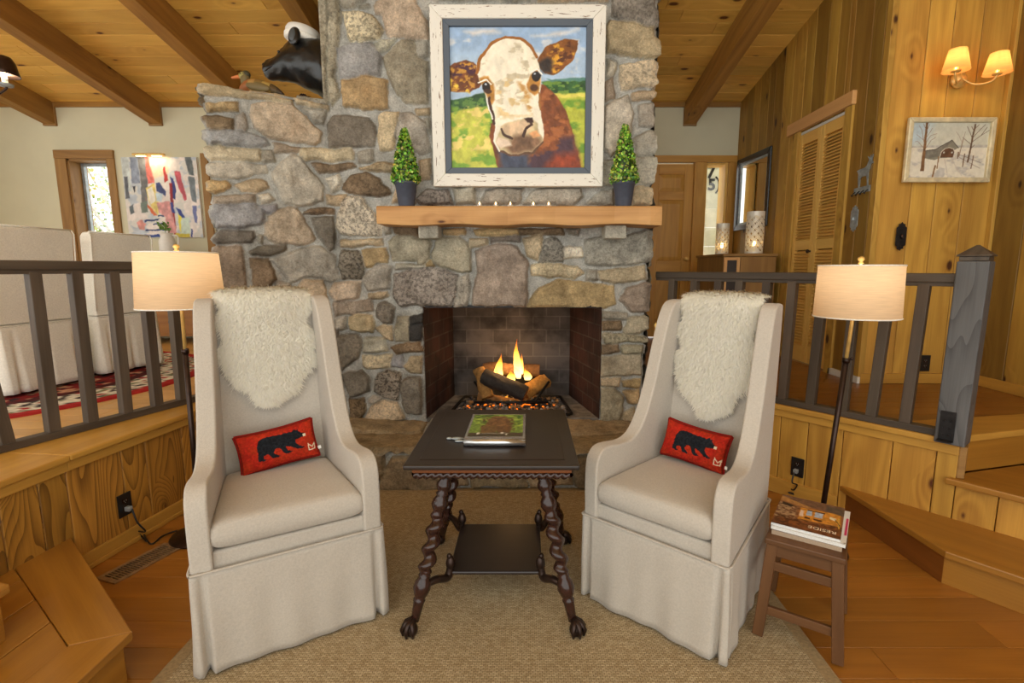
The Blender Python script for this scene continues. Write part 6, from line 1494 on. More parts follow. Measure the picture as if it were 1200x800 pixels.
# ------------------------------------------------------------------ back wall, right: door, sidelight, cabinet, lanterns, mirror, closet door
def panel_frame(mb, x0, x1, z0, z1, yf, dp=.014):
    """raised panel: sunk margin with a bevelled field, facing -y"""
    mb.prism([(x0, yf), (x1, yf), (x1, yf+.01), (x0, yf+.01)], z0, z1) if False else None
    i = .022; P = [(x0, z0), (x1, z0), (x1, z1), (x0, z1)]; Q = [(x0+i*2, z0+i*2), (x1-i*2, z0+i*2), (x1-i*2, z1-i*2), (x0+i*2, z1-i*2)]
    vs = [(a, yf+dp, b) for a, b in P] + [(a, yf+.003, b) for a, b in Q]
    fs = [(4, 5, 6, 7)] + [(k, (k+1) % 4, 4+(k+1) % 4, 4+k) for k in range(4)]
    uvs = [[(vs[j][2], vs[j][0]) for j in f] for f in fs]; mb.add(vs, fs, (1, 1, 1), uvs)
def door(name, x0, x1, z0, z1, yf, th=.04):
    d = mkobj(name, None); struct(d); d.location = (0, 0, 0)
    mb = MB(); xs = [x0, x0+.115, (x0+x1)/2-.05, (x0+x1)/2+.05, x1-.115, x1]; zs = [z0, z0+.22, z0+.78, z0+.92, z0+1.62, z0+1.72, z1-.115, z1]
    for a, b in ((0, 1), (2, 3), (4, 5)): mb.box(xs[a], xs[b], yf, yf+th, z0, z1, tone(.92, 1.08), along=2)
    mb.build('stile', M_['door'], d, bevel=.004)
    mb = MB()
    for a, b in ((0, 1), (2, 3), (4, 5), (6, 7)):
        mb.box(xs[1], xs[2], yf, yf+th, zs[a], zs[b], tone(.92, 1.08), along=0); mb.box(xs[3], xs[4], yf, yf+th, zs[a], zs[b], tone(.92, 1.08), along=0)
    mb.build('cross_rail', M_['door'], d, bevel=.004)
    for a, b in ((1, 2), (3, 4)):
        for c, e in ((1, 2), (3, 4), (5, 6)):
            mb = MB(); panel_frame(mb, xs[a], xs[b], zs[c], zs[e], yf); mb.build('door_panel', M_['door'], d)
    return d
d1 = door('door_1', DX0+.01, DX1-.005, ZU+.01, DZ1-.01, YB+.03)
mb = MB(); mb.lathe([(.0, 0), (.026, 0), (.026, .006), (.012, .010), (.012, .035), (.026, .045), (.028, .058), (.018, .068), (0, .07)], 18, M=Matrix.Translation((DX1-.07, YB+.03, ZU+.95)) @ Matrix.Rotation(PI/2, 4, 'X')); mb.build('door_handle', M_['brass'], d1)
mb = MB(); mb.box(DX0-.09, DX0, YB-.02, YB+.02, ZU, DZ1, along=2); mb.box(DX1, GX0, YB-.022, YB+.02, ZU, DZ1, along=2); mb.box(GX1, XR-.005, YB-.02, YB+.02, ZU, DZ1, along=2); mb.box(DX0-.09, XR-.004, YB-.026, YB+.02, DZ1, DZ1+.075, along=0); mb.box(GX0, GX1, YB-.02, YB+.02, ZU, GZ0, along=0)
struct(mb.build('trim_8', M_['door'], bevel=.004))
mb = MB(); mb.box(DX1-.02, DX1, YB-.02, YB+.14, ZU, DZ1); mb.box(DX0, DX0+.012, YB, YB+.14, ZU, DZ1); struct(mb.build('trim_9', M_['door']))
w2 = struct(mkobj('window_2', None))
mb = MB(); mb.box(GX0-.0, GX0+.022, YB+.02, YB+.2, GZ0, GZ1); mb.box(GX1-.03, GX1, YB+.0, YB+.2, GZ0, GZ1); mb.box(GX0, GX1, YB+.02, YB+.2, GZ1-.022, GZ1); mb.box(GX0, GX1, YB+.02, YB+.2, GZ0, GZ0+.03); mb.build('window_frame', M_['louver'], w2, bevel=.003)
mb = MB(); mb.box(GX0+.02, GX1-.02, YB+.10, YB+.106, GZ0+.02, GZ1-.02); mb.build('window_pane', M_['clear'], w2)
# outside by the door: pale siding with iron house numerals
mb = MB(); z = .2
while z < 3.0: mb.prism([(2.0, 6.86), (3.4, 6.86), (3.4, 6.90), (2.0, 6.90)], z, z+.245, tone(.95, 1.05)); z += .25
M_['siding'] = plain('pale_siding', (226, 226, 214), .7, noise=.08, nscale=6, attr=True)
struct(mb.build('wall_exterior', M_['siding']))
mb = MB(); mb.box(2.60, 2.68, 6.80, 6.86, .2, 3.0); struct(mb.build('trim_10', plain('grey_corner_board', (170, 178, 186), .6)))
def mesh_text(s, size, mat, parent, ext=.004):
    cu = bpy.data.curves.new('txt', 'FONT'); cu.body = s; cu.size = size; cu.extrude = ext; cu.align_x = 'CENTER'; cu.align_y = 'CENTER'; cu.offset = size*.03
    tmp = bpy.data.objects.new('t', cu); COL.objects.link(tmp); dg = bpy.context.evaluated_depsgraph_get(); me = bpy.data.meshes.new_from_object(tmp.evaluated_get(dg)); bpy.data.objects.remove(tmp)
    o = mkobj('numeral', me, mat, parent); o.rotation_euler = (PI/2, 0, 0); return o
p7 = atY(835, 204, 6.84); p5 = atY(835.5, 214, 6.84)
h7 = thing('house_numerals', 'black iron house numerals 7 and 5 on the pale wall outside the sidelight', 'sign', (p7.x, 6.85, p5.z))
o = mesh_text('7', .22, M_['iron'], h7); o.location = (-.015, 0, (p7.z-p5.z)+.02); o = mesh_text('5', .20, M_['iron'], h7); o.location = (0, 0, -.03)
mb = MB(); mb.tube([Vector((.01+.085*math.cos(a), 0, -.03+.12*math.sin(a))) for a in np.linspace(-1.0, 1.1, 14)], .010, 6); k = mb.build('scroll', M_['iron'], h7)

# console cabinet and perforated lanterns
def C2(px, py, Y): return atY(px, py, Y)
cxl = atY(818, 298, 5.6).x; cxr = 2.38; czt = atY(860, 297, 4.85).z; CY0 = 4.85; CY1 = 5.62
t = thing('console_cabinet', 'brown wooden console cabinet against the louvred closet wall', 'cabinet', ((cxl+cxr)/2, (CY0+CY1)/2, ZU))
xm = atY(868, 300, 4.85).x
mb = MB(); mb.box(cxl-.015, cxr, CY0-.01, CY1, czt-.025, czt, along=1); mb.build('top', M_['casing'], t, True, bevel=.004)
mb = MB(); mb.box(cxl+.0, cxr-.01, CY0+.016, CY1-.01, ZU+.05, czt-.025, along=2); mb.build('carcass', M_['casing'], t, True, bevel=.003)
mb = MB(); mb.box(xm+.003, cxr-.012, CY0, CY0+.016, ZU+.06, czt-.028, along=2); dd_ = mb.build('door', M_['casing'], t, True, bevel=.003)
mb = MB(); mb.blob((xm+.03, CY0-.010, czt-.2), (.012, .012, .012), 10, 8); mb.build('knob', M_['bronze'], dd_, True)
mb = MB(); frame4(mb, cxl+.004, xm-.003, ZU+.06, czt-.035, .028, CY0-.002, CY0+.016); fr_ = mb.build('framed_door', M_['lintel'], t, True, bevel=.002); fr_['label'] = 'light wood framed door with dark pane'
mb = MB(); mb.box(cxl+.032, xm-.031, CY0+.008, CY0+.013, ZU+.088, czt-.063); mb.build('pane', plain('dark_pane', (62, 58, 58), .2), fr_, True)
mb = MB()
for x, y in ((cxl+.03, CY0+.05), (cxr-.05, CY0+.05), (cxl+.03, CY1-.05), (cxr-.05, CY1-.05)):
    m2 = MB(); m2.box(x-.022, x+.022, y-.022, y+.022, ZU, ZU+.05); m2.build('foot', M_['casing'], t, True)
def lantern(label, px, r, h, Y):
    c = atY(px, 297, Y); t = thing('lantern', label, 'lantern', (c.x, Y, czt), 0, 'pierced metal lanterns on the cabinet')
    nu, nv = 160, int(160*h/(2*PI*r)); mb = MB(); cell = 2*PI*r/8
    vs = []; fs = []
    for j in range(nv+1):
        for i in range(nu): a = 2*PI*i/nu; vs.append((r*math.cos(a), r*math.sin(a), .004+(h-.004)*j/nv))
    for j in range(nv):
        for i in range(nu):
            u = (i+.5)/nu*2*PI*r; v = (j+.5)/nv*h
            if .018 < v < h-.045:
                hit = False
                for du in (0, .5):
                    uu = ((u/cell+du) % 1)-.5; vv = ((v/cell+du) % 1)-.5; d = math.hypot(uu, vv)
                    if abs(d-.48) < .062: hit = True
                    pass
                if not hit: continue
            i2 = (i+1) % nu; fs.append((j*nu+i, j*nu+i2, (j+1)*nu+i2, (j+1)*nu+i))
    mb.add(vs, fs, smooth=True); k = mb.build('pierced_cylinder', plain('pierced_silver_'+str(px), (236, 230, 214), .4, .15), t); s_ = k.modifiers.new('s', 'SOLIDIFY'); s_.thickness = .0016
    mb = MB(); mb.lathe([(0, .001), (r*.97, .001), (r*.97, .006), (0, .006)], 24); mb.build('base', M_['silver'], t)
    mb = MB(); mb.lathe([(0, .007), (.030, .007), (.030, .075), (.0, .075)], 18); mb.build('candle', plain('ivory_wax_'+str(px), (240, 226, 190), .6), t)
    mb = MB(); mb.blob((0, 0, .100), (.014, .014, .028), 10, 8); mb.build('candle_flame', emit('lantern_flame_'+str(px), (255, 206, 120), 22), t)
    ld = bpy.data.lights.new('candle_light', 'POINT'); ld.energy = 9; ld.color = (1, .66, .30); ld.shadow_soft_size = .006; lo = bpy.data.objects.new('candle_light', ld); COL.objects.link(lo); lo.parent = t; lo.location = (0, 0, .105)
lantern('smaller pierced silver candle lantern, left of the two on the cabinet', 845.5, .066, .325, 5.40)
lantern('taller pierced silver candle lantern, right of the two on the cabinet', 883, .082, .40, 4.98)

# mirror on the closet wall
def on_x(y0, y1, z0, z1, w, x_front, x_back, mb):
    """frame lying on the plane x = const facing -x"""
    m2 = MB(); frame4(m2, y0, y1, z0, z1, w, 0, 1)
    for i, v in enumerate(m2.v): m2.v[i] = (x_front if v[1] < .5 else x_back, v[0], v[2])
    m2.f = [f[::-1] for f in m2.f]; m2.uv = [u[::-1] for u in m2.uv]
    o = len(mb.v); mb.v += m2.v; mb.f += [tuple(i+o for i in f) for f in m2.f]; mb.uv += m2.uv; mb.c += m2.c; mb.sm += m2.sm
my0, my1, mz0_, mz1_ = 5.21, 5.92, 1.83, 2.61
t = thing('wall_mirror', 'black framed mirror on the panelled wall beside the closet', 'mirror', (XR-.024, (my0+my1)/2, mz0_))
mb = MB(); on_x(my0, my1, mz0_, mz1_, .060, XR-.040, XR-.004, mb); mb.build('frame', plain('black_mirror_frame', (34, 30, 30), .25, noise=.1), t, True, bevel=.008)
mb = MB(); on_x(my0+.058, my1-.058, mz0_+.058, mz1_-.058, .022, XR-.028, XR-.006, mb); k = mb.build('inner_bead', M_['pewter'], t, True, bevel=.003); k['label'] = 'grey inner bead'
mb = MB(); mb.box(XR-.016, XR-.006, my0+.07, my1-.07, mz0_+.07, mz1_-.07); mb.build('mirror_glass', plain('mirror_silver', (210, 210, 206), .03, 1.0), t, True); t.rotation_euler.z = math.radians(3.6)
# louvred bifold closet door
d2 = struct(mkobj('door_2', None))
n_leaf = 2; lw = (YD1-YD0)/2; zb_, zt__ = ZU+.015, ZD1-.03
for i in range(2):
    y0 = YD0+i*lw+.002; y1 = y0+lw-.004
    mb = MB(); mb.box(XR+.000, XR+.028, y0, y0+.048, zb_, zt__, tone(.95, 1.08), along=2); mb.box(XR, XR+.028, y1-.048, y1, zb_, zt__, tone(.95, 1.08), along=2)
    for a, b in ((zb_, zb_+.14), (zb_+.98, zb_+1.06), (zt__-.09, zt__)): mb.box(XR+.001, XR+.027, y0+.048, y1-.048, a, b, tone(.95, 1.05), along=1)
    leaf = mb.build('door_leaf', M_['louver'], d2, bevel=.003)
    mb = MB()
    for a, b in ((zb_+.14, zb_+.98), (zb_+1.06, zt__-.09)):
        z = a+.012
        while z < b: mb.obox((XR+.013, (y0+y1)/2, z), (.0135, 0, .011), (0, (y1-y0)/2-.05, 0), (-.003, 0, .0035), tone(.92, 1.08), along=1); z += .026
    mb.build('slats', M_['louver'], leaf)
    if i == 1:
        mb = MB(); mb.lathe([(.008, 0), (.008, .012), (.016, .022), (.016, .030), (.008, .036), (0, .037)], 14, M=Matrix.Translation((XR, y0+.024, ZU+.98)) @ Matrix.Rotation(-PI/2, 4, 'Y')); mb.build('knob', M_['bronze'], leaf)
mb = MB(); mb.box(XR-.022, XR+.0, YD0-.09, YD0, ZU, ZD1+.005, along=2); mb.box(XR-.022, XR, YD1, YD1+.085, ZU, ZD1+.005, along=2); struct(mb.build('trim_11', M_['panel'], bevel=.004))
mb = MB(); mb.box(XR-.034, XR+.0, YD0-.10, YD1+.18, ZD1+.006, ZD1+.105, along=1); struct(mb.build('trim_12', M_['lintel'], bevel=.004))
mb = MB(); mb.box(XR+.002, XR+.026, YD0+.01, YD1-.01, ZD1-.028, ZD1-.006, along=1); struct(mb.build('trim_13', M_['white'], bevel=.002))
# deer hook, plates
def flat(name, label, cat, org, ax_, n, poly, th, mat):
    """a cut metal shape: poly in (along, up) metres, extruded by th along n"""
    t = thing(name, label, cat, org); a = Vector(ax_); n = Vector(n); m = MB()
    M = Matrix((( a.x, 0, n.x, 0), (a.y, 0, n.y, 0), (a.z, 1, n.z, 0), (0, 0, 0, 1)))
    m.prism(poly, .001, th, M=M); return t, m, M
p0 = atX(1012, 206, XR-.002); wY = .215; hZ = .235
dp = [(.30,.06),(.26,.30),(.24,.52),(.20,.60),(.14,.63),(.30,.66),(.55,.67),(.66,.72),(.70,.80),(.74,.86),(.70,.93),(.64,.99),(.72,.95),(.77,.88),(.80,.99),(.82,.99),(.81,.87),(.86,.90),(.92,1.0),(.93,.99),(.88,.86),(.88,.82),(.98,.76),(.96,.73),(.86,.74),(.82,.62),(.76,.50),(.78,.30),(.80,.06),(.75,.06),(.71,.30),(.66,.42),(.44,.42),(.36,.36),(.36,.06)]
t, m, M = flat('deer_hook', 'grey metal deer key hook on the wall right of the closet', 'hook', (XR-.001, p0.y, p0.z), (0, -1, 0), (-1, 0, 0), [((x-.5)*wY, (y-.5)*hZ+.015) for x, y in dp], .006, None)
m.build('deer', M_['pewter'], t); mb = MB(); mb.box(-.006, 0, -.09, .09, -.118, -.076); mb.build('plate', M_['pewter'], t, bevel=.002)
for i in range(4):
    mb = MB(); y = -.07+.047*i; mb.tube(catmull([(-.006, y, -.105), (-.022, y, -.118), (-.028, y, -.135), (-.036, y, -.125)], 4), .0035, 6); mb.build('hook', M_['iron'], t)
def plate(label, org, ax_, n, w, h, mat):
    pr = [(-.5,-.30),(-.5,.30),(-.30,.36),(-.34,.42),(-.12,.44),(0,.5),(.12,.44),(.34,.42),(.30,.36),(.5,.30),(.5,-.30),(.30,-.36),(.34,-.42),(.12,-.44),(0,-.5),(-.12,-.44),(-.34,-.42),(-.30,-.36)]
    t, m, M = flat('wall_plate', label, 'plate', org, ax_, n, [(x*w, y*h) for x, y in pr], .005, None); m.build('backplate', mat, t, bevel=.0012)
    for s in (-1, 1):
        mb = MB(); mb.blob(M @ Vector((0, s*h*.36, .006)), (.005, .005, .005), 8, 6); mb.build('screw', mat, t)
    mb = MB(); mb.blob(M @ Vector((0, .0, .012)), (.009, .009, .016), 10, 8); mb.tube([M @ Vector((0, 0, .004)), M @ Vector((0, -.01, .022))], .006, 8); mb.build('toggle', mat if mat != M_['iron'] else M_['bronze'], t)
    return t
ps = atX(1001.5, 256, XR-.001); plate('ornate silver switch plate on the wall below the deer hook', (XR-.001, ps.y, ps.z), (0, -1, 0), (-1, 0, 0), .085, .195, M_['pewter'])
pb_ = atY(1055.5, 277, 3.599); plate('ornate black switch plate on the landing wall below the winter picture', (pb_.x, 3.599, pb_.z), (1, 0, 0), (0, -1, 0), .072, .20, M_['iron'])

# winter picture
w0 = atY(1066, 138, 3.59); w1 = atY(1157, 214, 3.59); wx0, wx1, wz0, wz1 = w0.x-.01, w1.x+.0, w1.z, w0.z
t = thing('winter_picture', 'small framed snow scene with covered bridge on the landing wall', 'painting', ((wx0+wx1)/2, 3.6, wz0))
mb = MB(); frame4(mb, wx0, wx1, wz0, wz1, .032, 3.568, 3.598); mb.build('frame', plain('pale_gold_frame', (216, 204, 168), .4, .2, noise=.1, nscale=20), t, True, bevel=.006)
nb_ = lambda pts: nrm(pts, (130, 95, 880, 710))
lay = [('poly', nb_([(100,80),(900,80),(900,370),(100,370)]), (206,206,190), .05, .06), ('poly', nb_([(100,80),(330,80),(300,300),(100,360)]), (188,204,210), .15, .08), ('poly', nb_([(100,360),(400,345),(560,350),(900,340),(900,372),(100,378)]), (186,184,176), .02), ('poly', nb_([(100,372),(900,372),(900,730),(100,730)]), (228,222,204), .01, .05), ('noise', nb_([(100,380),(900,380),(900,730),(100,730)]), (196,192,184), .02, 7, .55, 4),
 ('poly', nb_([(285,405),(380,392),(530,288),(598,372),(560,400),(555,480),(430,488),(380,508),(290,490)]), (142,138,122), .004, .15), ('poly', nb_([(285,405),(380,392),(530,288),(545,298),(440,400),(420,470),(290,490)]), (128,124,112), .004, .2), ('line', nb_([(285,405),(385,388),(530,288),(600,374)]), .012, (92,88,78)), ('poly', nb_([(430,480),(440,420),(470,385),(510,372),(550,384),(566,420),(555,478)]), (104,74,54), .004, .25), ('line', nb_([(430,480),(440,418),(470,383),(510,370),(552,384),(568,420)]), .010, (216,208,190)), ('ell', (*nb_([(465,424)])[0], .011, .016), (206,204,196), .004), ('ell', (*nb_([(543,424)])[0], .011, .016), (206,204,196), .004), ('poly', nb_([(560,470),(600,400),(590,490),(570,490)]), (214,206,190), .004),
 ('poly', nb_([(262,95),(284,95),(286,350),(292,630),(256,630),(262,350)]), (128,94,62), .004, .2)] 
for a in ([(268,330),(230,180),(200,130)], [(270,300),(190,230)], [(280,320),(320,240),(380,220)], [(282,260),(330,160)], [(268,380),(200,300),(180,310)], [(284,380),(330,290),(370,260)], [(275,200),(300,120)], [(272,180),(240,110)]): lay.append(('line', nb_(a), .006, (140,112,88)))
lay += [('line', nb_([(735,120),(722,260),(715,400),(702,530)]), .022, (104,82,62))]
for a in ([(725,280),(690,200),(660,140)], [(720,340),(660,290),(630,260)], [(728,260),(790,170),(830,120)], [(722,310),(800,240),(885,175)], [(716,380),(750,340)], [(733,200),(700,140)], [(733,170),(770,120)], [(800,240),(850,150)]): lay.append(('line', nb_(a), .008, (112,92,74)))
lay += [('line', nb_([(635,280),(622,400),(612,470)]), .012, (150,132,112)), ('line', nb_([(630,320),(590,240),(560,200)]), .006, (160,144,126)), ('line', nb_([(630,300),(650,200)]), .006, (160,144,126)), ('line', nb_([(665,440),(660,580)]), .014, (128,104,80)), ('line', nb_([(752,460),(742,600)]), .014, (128,104,80)), ('line', nb_([(605,420),(602,490)]), .014, (120,92,70)), ('line', nb_([(600,440),(830,540)]), .006, (120,100,84)), ('line', nb_([(620,480),(830,600)]), .006, (120,100,84)), ('line', nb_([(420,470),(416,600)]), .016, (150,118,84)), ('line', nb_([(395,570),(380,690)]), .022, (140,106,68)), ('line', nb_([(480,500),(530,700)]), .012, (206,198,184)), ('line', nb_([(540,490),(660,680)]), .012, (206,198,184))]
picture('canvas', t, painter(170, 140, (210, 206, 190), lay, .004, 20), wx1-wx0-.06, wz1-wz0-.06, M_['art'], (wx0+.03-t.location.x, 3.588-t.location.y, wz1-.03-t.location.z), (1, 0, 0), (0, 0, -1))

# sconce with two woven shades
sp_ = atY(1123, 94, 3.599)
t = thing('wall_sconce', 'brass wall sconce with two small woven shades on the landing wall', 'lamp', (sp_.x, 3.6, sp_.z))
mb = MB(); mb.lathe([(.0, .0), (.055, .001), (.052, .012), (.03, .026), (.016, .034), (.0, .036)], 24, M=Matrix.Rotation(PI/2, 4, 'X')); mb.build('backplate', M_['brass'], t)
mb = MB(); mb.tube(catmull([(0, -.02, .02), (-.01, -.03, .09), (.0, -.03, .15), (.012, -.03, .18), (.0, -.03, .20)], 5), .004, 8); mb.build('finial', M_['brass'], t)
for (sx, px, pyt, pyb, rb_, rt_) in ((-1, 1120, 58, 83, .076, .048), (1, 1168.5, 62, 86, .076, .048)):
    a = atY(px, pyb, 3.46); b = atY(px, pyt, 3.46); c = Vector((a.x-sp_.x, -.14, 0)); zb2, zt2_ = a.z-sp_.z, b.z-sp_.z
    mb = MB(); mb.tube(catmull([(0, -.03, 0), (c.x*.4+.005*sx, -.06, -.045), (c.x*.8+.01, -.11, -.05), (c.x, -.14, -.02), (c.x, -.14, zb2+.02)], 6), .006, 8); arm = mb.build('arm', M_['brass'], t)
    mb = MB(); mb.lathe([(.0, zb2-.012), (.024, zb2-.008), (.028, zb2+.0), (.012, zb2+.006), (.012, zb2+.045), (.0, zb2+.046)], 16, M=Matrix.Translation((c.x, c.y, 0))); mb.build('candle_cup', M_['brass'], arm)
    mb = MB(); mb.lathe([(rb_, zb2), (rt_, zt2_)], 40, M=Matrix.Translation((c.x, c.y, 0)), close=False); mb.build('lamp_shade', M_['sconce_shade'], t)
    mb = MB(); zz = (zb2+zt2_)/2; mb.lathe([(.006, zz-.03), (.016, zz-.005), (.012, zz+.02), (.002, zz+.04)], 12, M=Matrix.Translation((c.x, c.y, 0))); mb.build('bulb', emit('sconce_bulb_%d' % px, (255, 212, 140), 8), t)
    ld = bpy.data.lights.new('sconce_light', 'POINT'); ld.energy = 3.0; ld.color = (1, .74, .42); ld.shadow_soft_size = .02; lo = bpy.data.objects.new('sconce_light', ld); COL.objects.link(lo); lo.parent = t; lo.location = (c.x, c.y, zz)

# ------------------------------------------------------------------ dining side
w1_ = struct(mkobj('window_1', None))
mb = MB(); cz = WZ1
for a in ((WX0-.13, WX0, WZ0-.1, WZ1), (WX1, WX1+.085, WZ0-.1, WZ1)): mb.box(a[0], a[1], YB-.024, YB+.001, a[2], a[3], along=2)
mb.box(WX0-.13, WX1+.085, YB-.03, YB+.001, WZ1, WZ1+.095, along=0); mb.box(WX0-.13, WX1+.085, YB-.05, YB+.001, WZ0-.14, WZ0-.10, along=0); mb.build('window_casing', M_['casing'], w1_, bevel=.004)
mb = MB(); mb.box(WX0, WX0+.02, YB, YB+.24, WZ0, WZ1, along=2); mb.box(WX1-.02, WX1, YB, YB+.24, WZ0, WZ1, along=2); mb.box(WX0, WX1, YB, YB+.24, WZ1-.02, WZ1, along=0); mb.box(WX0, WX1, YB, YB+.24, WZ0, WZ0+.03, along=0); mb.build('window_jamb', M_['casing'], w1_)
mb = MB(); frame4(mb, WX0+.02, WX1-.02, WZ0+.03, WZ1-.02, .035, YB+.15, YB+.19); mb.build('window_sash', M_['pewter'], w1_, bevel=.003)
mb = MB(); mb.box(WX0+.05, WX1-.05, YB+.168, YB+.173, WZ0+.06, WZ1-.05); mb.build('window_pane', M_['clear'], w1_)
mb = MB(); mb.box(-3.775, -3.69, YB-.024, YB, ZU, 2.72, along=2); struct(mb.build('trim_14', M_['casing'], bevel=.004))
# shrub and trunks outside the window
t = thing('garden_shrub', 'sunlit leafy green shrub outside the dining window', 'shrub', (-6.6, 8.2, 0))
mb = MB(); r = random.Random(9)
for k in range(5): mb.tube([(r.uniform(-.5, .5), r.uniform(-.3, .3), 0), (r.uniform(-.8, .8), r.uniform(-.3, .3), 1.6), (r.uniform(-1.2, 1.2), r.uniform(-.4, .4), 3.2)], [.04, .03, .01], 8)
mb.build('stem', plain('pale_trunk', (196, 190, 182), .8, noise=.2), t)
mb = MB(); cols = [(150, 176, 90), (196, 206, 130), (222, 226, 190), (112, 140, 66), (236, 238, 222), (206, 196, 110)]
for _ in range(5200):
    p = Vector((r.uniform(-1.5, 1.5), r.uniform(-.7, .7), r.uniform(.2, 3.6))); L = r.uniform(.03, .075); a = Vector((r.uniform(-1, 1), r.uniform(-1, 1), r.uniform(-1, 1))).normalized(); b = a.orthogonal().normalized()*L*.4
    mb.add([p-a*L/2, p+b, p+a*L/2, p-b], [(0, 1, 2, 3)], lin(r.choice(cols)))
k = mb.build('foliage', M_['leaf'], t); k['kind'] = 'stuff'
# abstract painting with its picture light
q0 = atY(141, 184, 6.03); q1 = atY(238, 278, 6.03); ax0, ax1, az0, az1 = q0.x, q1.x, q1.z, q0.z
t = thing('abstract_painting', 'colourful abstract canvas of paint strokes on the dining room wall', 'painting', ((ax0+ax1)/2, YB, az0))
mb = MB(); mb.box(ax0, ax1, 6.035, YB-.002, az0, az1); mb.build('stretcher', M_['cotton'], t, True)
na = lambda pts: nrm(pts, (428, 128, 940, 630))
def st(x0, y0, x1, y1, c): return ('poly', na([(x0, y0), (x1, y0), (x1, y1), (x0, y1)]), c, .012, .2)
lay = [('noise', A_, (188,196,204), .02, 9, .5, 3), ('noise', A_, (232,222,214), .02, 6, .5, 6), st(428,130,480,340,(198,206,204)), st(490,130,545,290,(132,142,160)), ('poly', na([(545,130),(610,130),(600,220),(590,330),(570,470),(535,468),(548,300)]), (112,112,112), .012, .25), st(596,130,624,290,(214,84,70)), ('poly', na([(590,200),(640,180),(640,290),(600,280)]), (206,110,100), .015, .25), ('poly', na([(620,130),(760,130),(740,230),(640,260)]), (232,206,174), .03, .1), st(436,250,460,385,(90,94,100)), ('poly', na([(450,440),(478,420),(480,470),(455,485)]), (96,104,108), .01), ('poly', na([(486,310),(510,305),(505,340),(498,350)]), (60,62,70), .008),
 ('poly', na([(575,320),(640,290),(655,420),(645,490),(600,440)]), (228,206,120), .015, .2), ('poly', na([(585,330),(625,310),(635,400),(600,420)]), (236,230,214), .01), ('poly', na([(570,380),(580,420),(640,490),(615,490),(578,440)]), (222,112,62), .008), ('poly', na([(650,285),(672,282),(712,345),(705,375),(690,355),(650,340)]), (62,72,118), .008, .2), ('poly', na([(708,190),(722,186),(735,270),(712,285)]), (176,52,48), .008, .2), ('poly', na([(780,212),(820,216),(850,390),(835,400),(800,320)]), (190,84,96), .01, .25), ('poly', na([(750,250),(768,262),(782,330),(770,395),(752,380)]), (54,60,124), .008, .2), st(738,290,756,620,(150,36,40)), ('poly', na([(722,410),(750,405),(760,480),(728,470)]), (52,66,140), .008), ('poly', na([(770,440),(800,455),(830,510),(822,524),(790,495)]), (52,66,140), .008),
 ('poly', na([(860,128),(905,128),(915,240),(880,240)]), (96,104,106), .012, .25), ('poly', na([(870,250),(915,250),(915,410),(885,400)]), (112,122,128), .012, .25), ('poly', na([(880,430),(912,430),(908,540),(888,530)]), (110,118,168), .012), ('poly', na([(640,410),(730,400),(760,600),(700,600),(690,500),(650,470)]), (210,150,146), .015, .25), ('poly', na([(490,535),(530,515),(556,545),(540,580),(505,580)]), (216,148,136), .01, .2), ('poly', na([(545,518),(650,510),(640,522),(550,530)]), (44,62,110), .006), ('poly', na([(600,540),(680,538),(680,546),(600,548)]), (44,62,110), .005), ('poly', na([(545,578),(690,572),(690,582),(545,588)]), (44,62,110), .005), ('poly', na([(535,612),(655,610),(655,630),(530,630)]), (48,72,140), .005), ('poly', na([(640,488),(680,486),(680,496),(640,498)]), (44,62,110), .005), ('poly', na([(775,510),(855,500),(855,610),(785,610)]), (206,222,206), .02), ('poly', na([(745,603),(850,605),(850,630),(745,630)]), (206,190,60), .006), ('poly', na([(780,480),(800,500),(790,600),(778,560)]), (226,214,80), .008), ('poly', na([(858,570),(868,575),(866,630),(858,630)]), (56,72,140), .005), ('poly', na([(532,410),(580,400),(575,470),(535,470)]), (110,124,112), .012), ('poly', na([(640,350),(690,350),(680,400),(640,400)]), (196,214,222), .015)]
picture('canvas', t, painter(130, 126, (216, 214, 206), lay, .012, 18, 4), ax1-ax0, az1-az0, M_['art'], (ax0-t.location.x, 6.033-t.location.y, az1-t.location.z), (1, 0, 0), (0, 0, -1), .003)
l0 = atY(155, 181, 5.95); l1 = atY(192, 181, 5.95)
t = thing('picture_light', 'slim brass picture light above the abstract canvas', 'lamp', ((l0.x+l1.x)/2, YB, l0.z))
hl = (l1.x-l0.x)/2
mb = MB(); mb.box(-hl, hl, -.135, -.09, -.012, .014, along=0); mb.build('housing', M_['brass'], t, bevel=.008)
mb = MB(); mb.tube([(0, -.005, -.03), (0, -.05, .01), (0, -.10, .01)], .007, 8); mb.box(-.03, .03, -.008, -.001, -.06, 0); mb.build('bracket', M_['brass'], t)
for s in (-1, 1):
    mb = MB(); mb.box(s*hl*.5-.05, s*hl*.5+.05, -.125, -.10, -.017, -.0125); mb.build('bulb', emit('picture_bulb_%d' % s, (255, 226, 170), 9), t)
ld = bpy.data.lights.new('picture_lamp', 'AREA'); ld.shape = 'RECTANGLE'; ld.size = hl*1.6; ld.size_y = .03; ld.energy = .7; ld.color = (1, .86, .62); lo = bpy.data.objects.new('picture_lamp', ld); COL.objects.link(lo); lo.parent = t; lo.location = (0, -.112, -.02); lo.rotation_euler = (math.radians(25), 0, 0)
